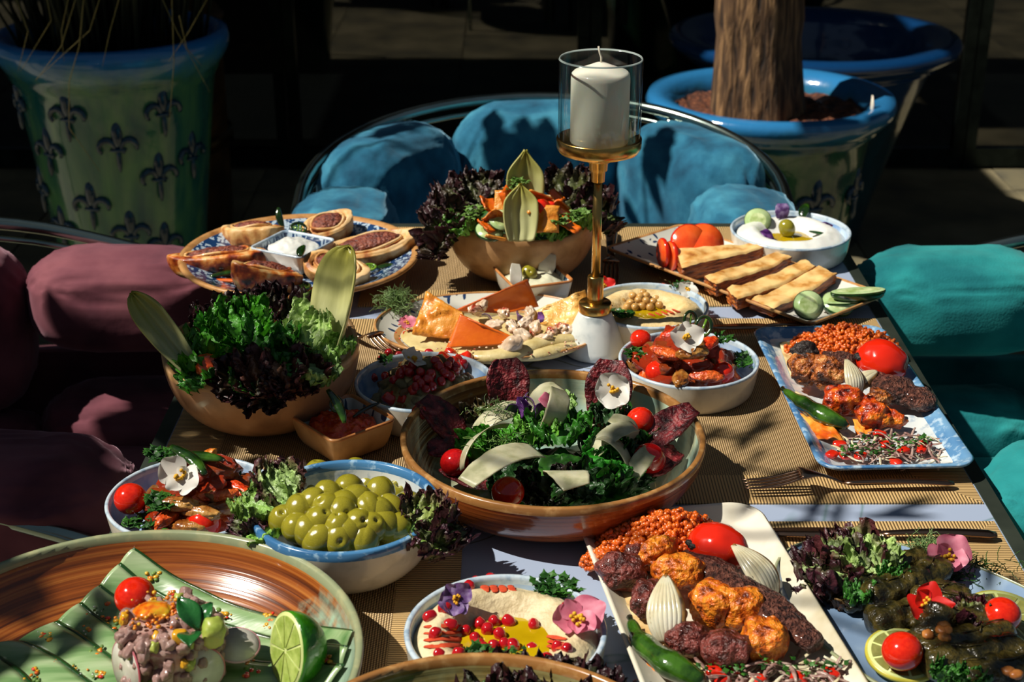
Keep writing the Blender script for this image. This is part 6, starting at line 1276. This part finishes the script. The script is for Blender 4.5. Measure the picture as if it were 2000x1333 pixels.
def citrus(px, py, h, r, rot, label, fl='lemon_flesh', pe='lemon_peel', th=.004):
    t = thing('lemon_slice', label, 'lemon', at(px, py, h), tuple(math.radians(a) for a in rot))
    for pr, m, nm in (([(0, 0), (r*.95, 0), (r*.95, th), (0, th)], 'citrus_pith', 'pith'), ([(r*.94, -.0001), (r, .0006), (r, th-.0006), (r*.94, th+.0001)], pe, 'peel')):
        vs, fs = lathe(pr, 48); ob(nm, me(nm, vs, fs, m), t)
    for k in range(9):
        a = k*2*PI/9+.2; w = PI/9*.86; V = [Vector((r*.10*math.cos(a), r*.10*math.sin(a), th+.0007))]+[Vector((r*.84*math.cos(a-w+2*w*i/6), r*.84*math.sin(a-w+2*w*i/6), th+.0006)) for i in range(7)]
        V += [Vector((p.x, p.y, th-.0005)) for p in V]; n = 8
        ob('segment', me('segment', V, [tuple(range(8)), ]+[(i, i+8, (i+1) % 8+8, (i+1) % 8) for i in range(8)], fl, False), t)
citrus(1762, 1284, .018, .0290, (10, 0, 0), 'lemon slice under the front cherry tomato on the vine leaf platter'); citrus(1962, 1212, .018, .0330, (8, 0, 20), 'lemon slice under the right cherry tomato on the vine leaf platter')
cherry(1762, 1273, .0158, .034, 'cherry tomato on the front lemon slice of the vine leaf platter'); cherry(1957, 1202, .0150, .036, 'cherry tomato on the right lemon slice of the vine leaf platter')
i = 0
for (x, y, hh, hd, pt, L, w, cl, rf, cv, ed) in [(1690, 1125, .026, 150, 22, .062, .046, (G('9ab870'), G('48202c')), .010, .7, .45), (1700, 1110, .028, 115, 30, .058, .040, (G('a4c070'), G('5a2c30')), .010, .6, .5), (1670, 1120, .024, 175, 10, .055, .036, (G('7a8a48'), G('38141e')), .011, .9, .3), (1715, 1115, .028, 88, 34, .046, .030, (G('a8c478'), G('7a9a48')), .008, .5, .9), (1665, 1105, .024, 140, 24, .052, .036, (G('5a5a34'), G('34121c')), .011, .9, .2), (1700, 1130, .022, 200, 6, .045, .03, (G('9a8a50'), G('6a4830')), .009, .8, .4)]:
    i += 1; leaf(x-6, y+6, hh, hd, pt*.6, L, w, cl, i+90.1, 'curly green and purple lettuce leaf at the left end of the vine leaf platter', rf, cv, ed, group='lettuce on the vine leaf platter')
for (x, y, hd, lb) in [(1735, 1125, 20, 'green curly leaf on the vine leaves at the left'), (1692, 1170, 80, 'small bright parsley leaf at the left edge of the vine leaves'), (1840, 1322, 30, 'green lettuce leaf at the bottom edge of the vine leaf platter'), (1880, 1330, 10, 'second green lettuce leaf at the bottom edge of the vine leaf platter')]: leaf(x-12, y+4, .034, hd, 4, .026, .014, (G('3c7a2a'), G('2c641f')), x*.1, lb, .007, .5, .95, name='green_leaf')
leaf(1925, 1225, .034, 130, 20, .036, .022, (G('6a7a3a'), G('4a1c28')), 5.5, 'small purple green lettuce bit left of the right cherry tomato', .008, .6, .4)
spr(1815, 1085, .018, 300, (.008, .008), 'sprout', 'pale green sprouts left of the pink flower on the vine leaf platter', hz=.010); spr(1870, 1120, .010, 360, (.020, .009), 'herb', 'dark green sprouts below the pink flower on the vine leaf platter', hz=.007)
flower(at(1852, 1090, .030), .032, [(120, .68, .50), (-28, .7, .52), (-100, .5, .36), (50, .42, .24), (190, .4, .26)], 'petal_pink', 'pink flower on the sprouts of the vine leaf platter', (40, 6), -8)
flower(at(1810, 1180, .046), .030, [(130, .55, .5), (-20, .6, .34), (-95, .7, .22), (40, .4, .28)], 'petal_red', 'red flower in the middle of the vine leaf platter', (45, 0), 0)
for k, (x, y) in enumerate([(1842, 1222), (1850, 1232), (1838, 1232), (1970, 1312), (1985, 1318), (1812, 1240), (1845, 1246)]): B('nut', x, y, .042, (.011, .009, .007), 'nut', 'small orange brown nut on the vine leaves', 'nut', (0, 0, 50*k), 'nuts on the vine leaves', sub=3)

# ================================================================ ceviche bowl, front left
cB = D['front'][1]
def fB(x, y):
    r = math.hypot(x-cB.x, y-cB.y); foot = RF*.45; A = RF
    if r < foot: return .0077
    s = math.asin(min(1, (r+.006-foot)/(A-foot))); return .0017+max(.055*(1-math.cos(s)), .006)
def ribbon(up, lo_, label, lift=.003, seed=0):
    """cucumber ribbon between two pixel paths, resting on the bowl"""
    def cr(P, t):
        t *= len(P)-1; i = min(int(t), len(P)-2); k = t-i; a, b, c_, d = P[max(i-1, 0)], P[i], P[i+1], P[min(i+2, len(P)-1)]
        return tuple(.5*(2*b[j]+(c_[j]-a[j])*k+(2*a[j]-5*b[j]+4*c_[j]-d[j])*k*k+(3*b[j]-a[j]-3*c_[j]+d[j])*k**3) for j in (0, 1))
    N, M_ = 30, 8; V = []
    for i in range(N+1):
        a, b = cr(up, i/N), cr(lo_, i/N)
        for j in range(M_+1):
            w = j/M_; p = on(a[0]+(b[0]-a[0])*w, a[1]+(b[1]-a[1])*w, lambda x, y: fB(x, y)+lift+.004*(1-w)); V.append(p+Vector((0, 0, .0022*math.sin(w*PI)+.0006*math.sin(i*.7+seed))))
    o0 = V[0].copy(); V = [v-o0 for v in V]; W_ = M_+1; t = thing('cucumber_ribbon', label, 'cucumber', o0)
    def part(j0, j1, m, nm):
        vv = [V[i*W_+j] for i in range(N+1) for j in range(j0, j1+1)]; w = j1-j0+1; k = len(vv); vv += [v-Vector((0, 0, .0016)) for v in vv]
        ff = []
        for i in range(N):
            for j in range(w-1): q = i*w+j; ff += [(q, q+1, q+w+1, q+w), (q+k, q+w+k, q+w+1+k, q+1+k)]
            ff += [(i*w, (i+1)*w, (i+1)*w+k, i*w+k), (i*w+w-1, i*w+w-1+k, (i+1)*w+w-1+k, (i+1)*w+w-1)]
        for j in range(w-1): ff += [(j, j+k, j+1+k, j+1), (N*w+j, N*w+j+1, N*w+j+1+k, N*w+j+k)]
        ob(nm, me(nm, vv, ff, m), t)
    part(0, 1, 'cucumber_peel', 'peel_edge'); part(1, M_, 'cucumber_ribbon', 'flesh')
E = [[(262, 1070), (375, 1142), (520, 1200), (690, 1232)], [(236, 1100), (335, 1170), (500, 1236), (680, 1262)], [(197, 1143), (300, 1206), (470, 1282), (672, 1296)], [(160, 1176), (250, 1246), (420, 1330), (640, 1345)], [(115, 1211), (195, 1262), (300, 1345), (420, 1420)], [(34, 1250), (95, 1272), (200, 1345), (300, 1420)], [(-30, 1262), (30, 1300), (80, 1345), (150, 1420)], [(-60, 1300), (-20, 1350), (20, 1400), (50, 1460)]]
nm_ = ['uppermost', 'second from the top', 'third from the top, behind the cherry tomato', 'fourth from the top, under the ceviche', 'fifth from the top, left of the ceviche', 'sixth from the top, at the lower left', 'lowest one in the bottom left corner']
for k in range(7): ribbon(E[k], [(x-4, y+4) for x, y in E[k+1]], 'cucumber ribbon lining the front left bowl, '+nm_[k], .004, k)
pc = at(330, 1216, .058); cz = T+.012
t = thing('ceviche', 'round stack of diced pink fish ceviche on the cucumber ribbons', 'ceviche', (pc.x, pc.y, cz)); RV = .0385
vs, fs = lathe([(0, 0), (RV*.9, 0)]+[(RV*(.93+.02*math.sin(k)), .044*k/8) for k in range(9)]+[(RV*.7, .046), (0, .047)], 48); ob('fish_stack', me('fish_stack', [v+Vector((nz(v, 90, 3), nz(v, 90, 5), nz(v, 90, 8)))*.003 for v in vs], fs, 'fish'), t)
pool_ = [blobmesh('fish_cube', (1.2, .9, .7), m, .25, 1.7, j, 3, .75) for j, m in enumerate(['fish', 'fish', 'fish', 'fish', 'avocado', 'onion_red', 'mango'])]
for k in range(150):
    a = R.uniform(0, 2*PI)
    if k < 95: p = (RV*.96*math.cos(a), RV*.96*math.sin(a), R.uniform(.003, .045)); m_ = pool_[(k*5) % 7 if k % 3 == 0 else k % 4]
    else: q = RV*math.sqrt(R.random())*.95; p = (q*math.cos(a), q*math.sin(a), .047); m_ = pool_[k % 7 if k % 2 else k % 4]
    ob('ceviche_dice', m_, t, p, (R.uniform(0, 3), R.uniform(0, 3), a), R.uniform(.007, .012))
dots(lambda r: Vector((pc.x+r.gauss(-.010, .010), pc.y+r.gauss(.004, .010), cz+.052+r.uniform(0, .003))), 120, .0017, 'roe', 'orange_roe', 'orange and yellow jelly specks on top of the ceviche', 'roe', 2, 5, (1, .9, .8))
B('jelly_dome', 300, 1194, .064, (.030, .022, .012), 'roe', 'amber jelly dome at the back left of the ceviche', 'jelly', amp=.12)
B('avocado_piece', 416, 1236, .062, (.018, .020, .026), 'avocado', 'pale green avocado chunk at the right of the ceviche top', 'avocado', (20, 10, 20), amp=.1, sq=.75); B('mango_piece', 352, 1246, .064, (.012, .010, .012), 'mango', 'yellow cube beside the basil on the ceviche', 'fruit', sq=.6, amp=.08, sub=3)
for (x, y, hd, pt, L, w, lb) in [(385, 1232, 130, 30, .030, .009, 'dark green basil leaf on top of the ceviche'), (372, 1240, -80, 10, .024, .009, 'second basil leaf at the front of the ceviche top'), (395, 1222, 60, 40, .018, .007, 'small basil leaf tip behind the others on the ceviche')]:
    fobj('basil_leaf', grid(8, 12, lambda u, v, L=L, w=w: (u*w*math.sin(PI*(.05+.93*v)), v*L, .25*w*abs(u)+.004*math.sin(v*3)), 'basil', 'basil_leaf', None, .0006), lb, 'basil', at(x, y, .066), (math.radians(pt), 0, math.radians(hd-90)))
def radish(px, py, h, r, rot, label):
    t = thing('radish_slice', label, 'radish', at(px, py, h), tuple(math.radians(a) for a in rot))
    for pr, m, nm in (([(0, 0), (r*.95, 0), (r*.95, .0014), (0, .0014)], 'radish', 'flesh'), ([(r*.94, -.0001), (r, .0002), (r, .0012), (r*.94, .0015)], 'radish_skin', 'skin')):
        vs, fs = lathe(pr, 40); ob(nm, me(nm, vs, fs, m), t)
radish(462, 1262, .030, .0185, (12, 8, 0), 'radish slice lying between the ceviche and the lime'); radish(392, 1308, .034, .0185, (80, 8, 20), 'radish slice leaning on the front of the ceviche'); radish(248, 1306, .034, .022, (82, 10, -50), 'radish slice leaning on the left side of the ceviche')
cherry(264, 1166, .0165, .040, 'large cherry tomato behind the ceviche')
t = thing('lime_half', 'half lime standing with its cut face towards the ceviche', 'lime', at(560, 1272, .042), (math.radians(76), math.radians(-4), math.radians(-56))); r = .0275
vs, fs = ico(4); ob('rind', me('rind', [Vector((v.x*r, v.y*r*1.12, min(v.z, 0)*r*1.15)) for v in vs], fs, 'lime_peel'), t)
vs, fs = lathe([(0, .0008), (r*.97, .0006), (r*.98, -.001)], 48); ob('pith', me('pith', [Vector((v.x, v.y*1.12, v.z)) for v in vs], fs, 'citrus_pith'), t)
for k in range(9):
    a = k*2*PI/9+.2; w = PI/9*.88; V = [Vector((r*.08*math.cos(a), r*.08*math.sin(a), .0018))]+[Vector((r*.88*math.cos(a-w+2*w*i/6), r*.98*math.sin(a-w+2*w*i/6), .0014)) for i in range(7)]; V += [Vector((p.x, p.y, .0004)) for p in V]
    ob('segment', me('segment', V, [tuple(range(8))]+[(i, i+8, (i+1) % 8+8, (i+1) % 8) for i in range(8)], 'citrus_flesh', False), t)
for (m, n, s, nm, lb, cat, sd) in [('roe', 60, .0026, 'orange_dice', 'orange pepper dice strewn over the cucumber ribbons', 'pepper', 1), ('mango', 46, .0026, 'yellow_dice', 'yellow pepper dice strewn over the cucumber ribbons', 'pepper', 2), ('pepper_red', 22, .0024, 'red_dice', 'red pepper dice strewn over the cucumber ribbons', 'pepper', 3), ('char', 40, .0009, 'black_sesame', 'black sesame seeds on the cucumber ribbons', 'sesame', 4), ('yogurt', 60, .0010, 'white_sesame', 'white sesame seeds on the cucumber ribbons', 'sesame', 5), ('herb_pale', 26, .0024, 'green_dice', 'pale green bits strewn over the cucumber ribbons', 'herbs', 6)]:
    sp_ = [(307, 1122), (340, 1160), (190, 1188), (212, 1212), (178, 1228), (90, 1245), (190, 1275), (110, 1298), (150, 1306), (190, 1318), (238, 1302), (440, 1205), (530, 1220), (530, 1210), (480, 1290), (600, 1240), (640, 1290), (625, 1300), (490, 1310), (70, 1320), (230, 1290), (355, 1180)]
    dots(lambda r: (lambda q: on(q[0]+r.gauss(0, 9), q[1]+r.gauss(0, 6), lambda x, y: fB(x, y)+.0075))(r.choice(sp_)), n, s, m, nm, lb, cat, 1, sd, (1, .8, .6))
herbs(498, 1148, .012, 6, (.008, .003), .007, 'few herb bits on the bare glaze of the front left bowl')

# ================================================================ dark lettuce in the cut off bowl
i = 0
for (x, y, hd, pt) in [(1000, 1385, 100, 12), (1050, 1385, 80, 14), (1100, 1385, 70, 10), (980, 1390, 130, 8), (1150, 1390, 50, 8), (1060, 1380, 100, 14)]:
    i += 1; leaf(x, y, .038, hd, pt, .05, .045, [LOLLOD, (G('3a5a24'), G('2a1018'))][i % 2], i+120.3, 'dark frilly lettuce leaf in the bowl cut by the bottom edge', .011, .8, .2, group='lettuce in the cut off bowl')
bb = D['bottom'][1]; heapobj('salad_base', 'packed dark leaves inside the bowl cut by the bottom edge', 'salad', bb, (.10, .10), heap(bb, (.10, .10), .012, .04), 'herb', .006, 60, 4)

# ================================================================ the tree outside the frame whose leaves shade the table
tree = thing('shade_tree', 'leafy tree left of the table outside the photo, casting the dappled shade', 'tree', (-3.2, 1.6, 0)); O3 = Vector((-3.2, 1.6, 0))
b = MB(); b.tube([(0, 0, 0), (.05, .02, .9), (.12, -.02, 1.8), (.3, 0, 2.5), (.5, .05, 3.0)], [.16, .13, .11, .09, .06], 14); b.obj('trunk', 'bark_brown', tree)
fol = MB(); hubs = []; TL = 1.35; rt = random.Random(5)
def shade(px, py, h, rad, n, s, elong=2.6, t=None, w=None):
    """leaves standing between the sun and the place shown at px, py"""
    p = (Vector(w) if w else at(px, py, h))+SUN*(t or TL); hubs.append(p.copy()); e1 = SUN.cross(Vector((0, 1, 0))).normalized(); e2 = SUN.cross(e1).normalized()
    for k in range(n):
        a = rt.uniform(0, 2*PI); q = math.sqrt(rt.random()); c_ = p+e1*(rad[0]*q*math.cos(a))+e2*(rad[1]*q*math.sin(a))+SUN*rt.uniform(-.12, .12)-O3
        a2 = rt.gauss(.9, .5); d = (e1*math.cos(a2)+e2*math.sin(a2)+SUN*rt.uniform(-.3, .3)).normalized(); o = d.cross(SUN).normalized(); l = s*rt.uniform(.7, 1.3); w_ = l/elong/2
        fol.add([c_-d*l/2, c_-d*l*.2+o*w_, c_+d*l*.2+o*w_*.8, c_+d*l/2, c_+d*l*.2-o*w_*.8, c_-d*l*.2-o*w_, c_+SUN*.006], [(0, 1, 6), (1, 2, 6), (2, 3, 6), (3, 4, 6), (4, 5, 6), (5, 0, 6)])
# mat and bowl on the left
shade(420, 815, 0, (.05, .07), 22, .065); shade(600, 880, 0, (.10, .035), 22, .055); shade(500, 860, 0, (.06, .03), 8, .05)
shade(835, 840, .04, (.026, .055), 16, .055); shade(1085, 725, .06, (.03, .03), 4, .06, 5); shade(1010, 740, .05, (.02, .03), 3, .05, 5); shade(1275, 905, .04, (.026, .026), 7, .045)
shade(1450, 850, 0, (.05, .05), 6, .08, 6); shade(1510, 925, 0, (.07, .035), 6, .07, 6); shade(1620, 1005, 0, (.10, .025), 8, .06, 5)
shade(30, 1190, .04, (.05, .05), 10, .06)
shade(1900, 1160, .02, (.06, .05), 4, .05, 4); shade(1960, 1290, .03, (.06, .05), 6, .05, 3)
# blue and mauve chairs
shade(250, 850, -.22, (.08, .07), 36, .08, 2, 1.6)
shade(0, 0, 0, (.09, .06), 14, .09, 3, None, (-.15, 2.47, .64)); shade(0, 0, 0, (.09, .05), 11, .09, 3, None, (.08, 2.47, .65)); shade(0, 0, 0, (.10, .05), 6, .08, 3, None, (.30, 2.42, .62))
shade(0, 0, 0, (.30, .22), 150, .13, 2.2, 1.2, (-.70, 1.50, .50)); shade(0, 0, 0, (.28, .13), 95, .12, 2.2, 1.2, (-.64, 1.27, .62)); shade(240, 815, -.17, (.11, .06), 50, .08, 2, 1.5); shade(150, 830, -.17, (.10, .06), 40, .08, 2, 1.5); shade(0, 0, 0, (.30, .10), 60, .12, 2.2, 1.2, (-.60, 1.70, .45))
shade(0, 0, 0, (.36, .26), 220, .15, 2.0, 1.5, (-.66, 1.50, .42)); shade(0, 0, 0, (.14, .20), 80, .12, 2.0, 2.6, (1.02, 1.56, .36)); shade(0, 0, 0, (.08, .10), 12, .12, 2.4, 2.0, (.76, 3.10, .60))
ob('foliage', fol.mesh('foliage', 'green_leaf_tree', False), tree)['kind'] = 'stuff'
top_ = Vector((.4, .03, 2.8))
for hb in hubs:
    q = hb-O3; b = MB(); m1 = top_.lerp(q, .5)+Vector((0, 0, .12)); b.tube([top_, m1, q+SUN*.05], [.014, .008, .003], 6); b.obj('branch', 'bark_brown', tree)

# ---------------------------------------------------------------- labels: tell the repeats apart by row and order
SHORT = {'olives in the blue-rimmed bowl': 'green olive in the bowl', 'green leaves in the centre bowl': 'green lettuce leaf in the centre bowl', 'brown leaves in the centre bowl': 'brownish lettuce leaf in the centre bowl', 'green lettuce in the left bowl': 'bright green leaf in the left bowl', 'red lettuce at the front of the left bowl': 'dark red lettuce, left bowl front',
 'red lettuce at the back of the left bowl': 'dark red lettuce, left bowl back', 'romaine in the left bowl': 'pale romaine leaf in the left bowl', 'lettuce on the vine leaf platter': 'purple green lettuce on the oval platter', 'red lettuce left in the far bowl': 'dark lettuce, left of the far bowl', 'red lettuce right in the far bowl': 'dark lettuce, right of the far bowl',
 'fried bread in the far bowl': 'fried bread piece in the far bowl', 'tomato chunks in the far bowl': 'red tomato chunk in the far bowl', 'lettuce left of the olives': 'lettuce leaf, left of the olives', 'lettuce right of the olives': 'lettuce leaf, right of the olives', 'chickpeas on the hummus': 'chickpea on the hummus', 'pomegranate seeds in the oil': 'pomegranate seed in the oil',
 'pomegranate seeds on the foreground hummus': 'pomegranate seed on the hummus ring', 'long pieces on the right stew': 'long stewed piece, right stew', 'long pieces on the left stew': 'long stewed piece, left stew', 'grass blades over the tall pot': 'grass blade over the tall pot', 'brass poles by the planter': 'brass pole behind the planter', 'dark octopus pieces': 'dark red octopus piece',
 'pale octopus pieces': 'pale octopus piece', 'cabbage shreds on the octopus': 'purple cabbage shred on the octopus', 'tomato bits on the blue plate': 'tomato bit on the blue plate', 'tomato bits on the cream plate': 'tomato bit on the cream plate', 'lettuce in the cut off bowl': 'dark lettuce in the cut off bowl', 'purple shreds in the centre bowl': 'purple shred in the centre bowl', 'nuts on the vine leaves': 'brown nut on the vine leaves', 'tomato dice in the eggplant salad': 'tomato dice in the eggplant salad',
 'pomegranate seeds on the eggplant salad': 'pomegranate seed on the eggplant salad'}
ORD = ['leftmost', 'second', 'third', 'fourth', 'fifth', 'sixth', 'seventh', 'eighth', 'ninth', 'tenth', 'eleventh', 'twelfth', 'thirteenth', 'fourteenth', 'fifteenth']
bpy.context.view_layer.update(); CT = CM.transposed()
def pxof(o):
    q = [o.matrix_world @ Vector(c) for c in o.bound_box] if o.type == 'MESH' else [o.matrix_world.translation]; c_ = sum(q, Vector())/len(q); v = CT @ (c_-Vector((0, 0, CAMZ))); return 1000+FPX*v.x/-v.z, 666.5-FPX*v.y/-v.z
gr = {}
for o in C.objects:
    if o.parent is None and o.get('group') in SHORT or (o.parent is None and str(o.get('group', '')).startswith('stripes')): gr.setdefault(o['group'], []).append(o)
for g, os_ in gr.items():
    base = SHORT.get(g) or 'paprika stripe, '+g.split(' at the ')[-1]; n = len(os_); rows = 1 if n < 5 or g.startswith(('grass', 'stripes')) else (2 if n < 10 else (3 if n < 26 else 4)); os_ = sorted(os_, key=lambda o: pxof(o)[1]); k = 0
    for r_ in range(rows):
        part = sorted(os_[r_*n//rows:(r_+1)*n//rows], key=lambda o: pxof(o)[0]); rn = {1: [''], 2: ['back', 'front'], 3: ['back', 'middle', 'front'], 4: ['rearmost', 'second', 'third', 'front']}[rows][r_]
        for i, o in enumerate(part): o['label'] = base+', '+('' if i else '')+ORD[min(i, 14)]+(' from left' if i else '')+(' in %s row' % rn if rn else '')
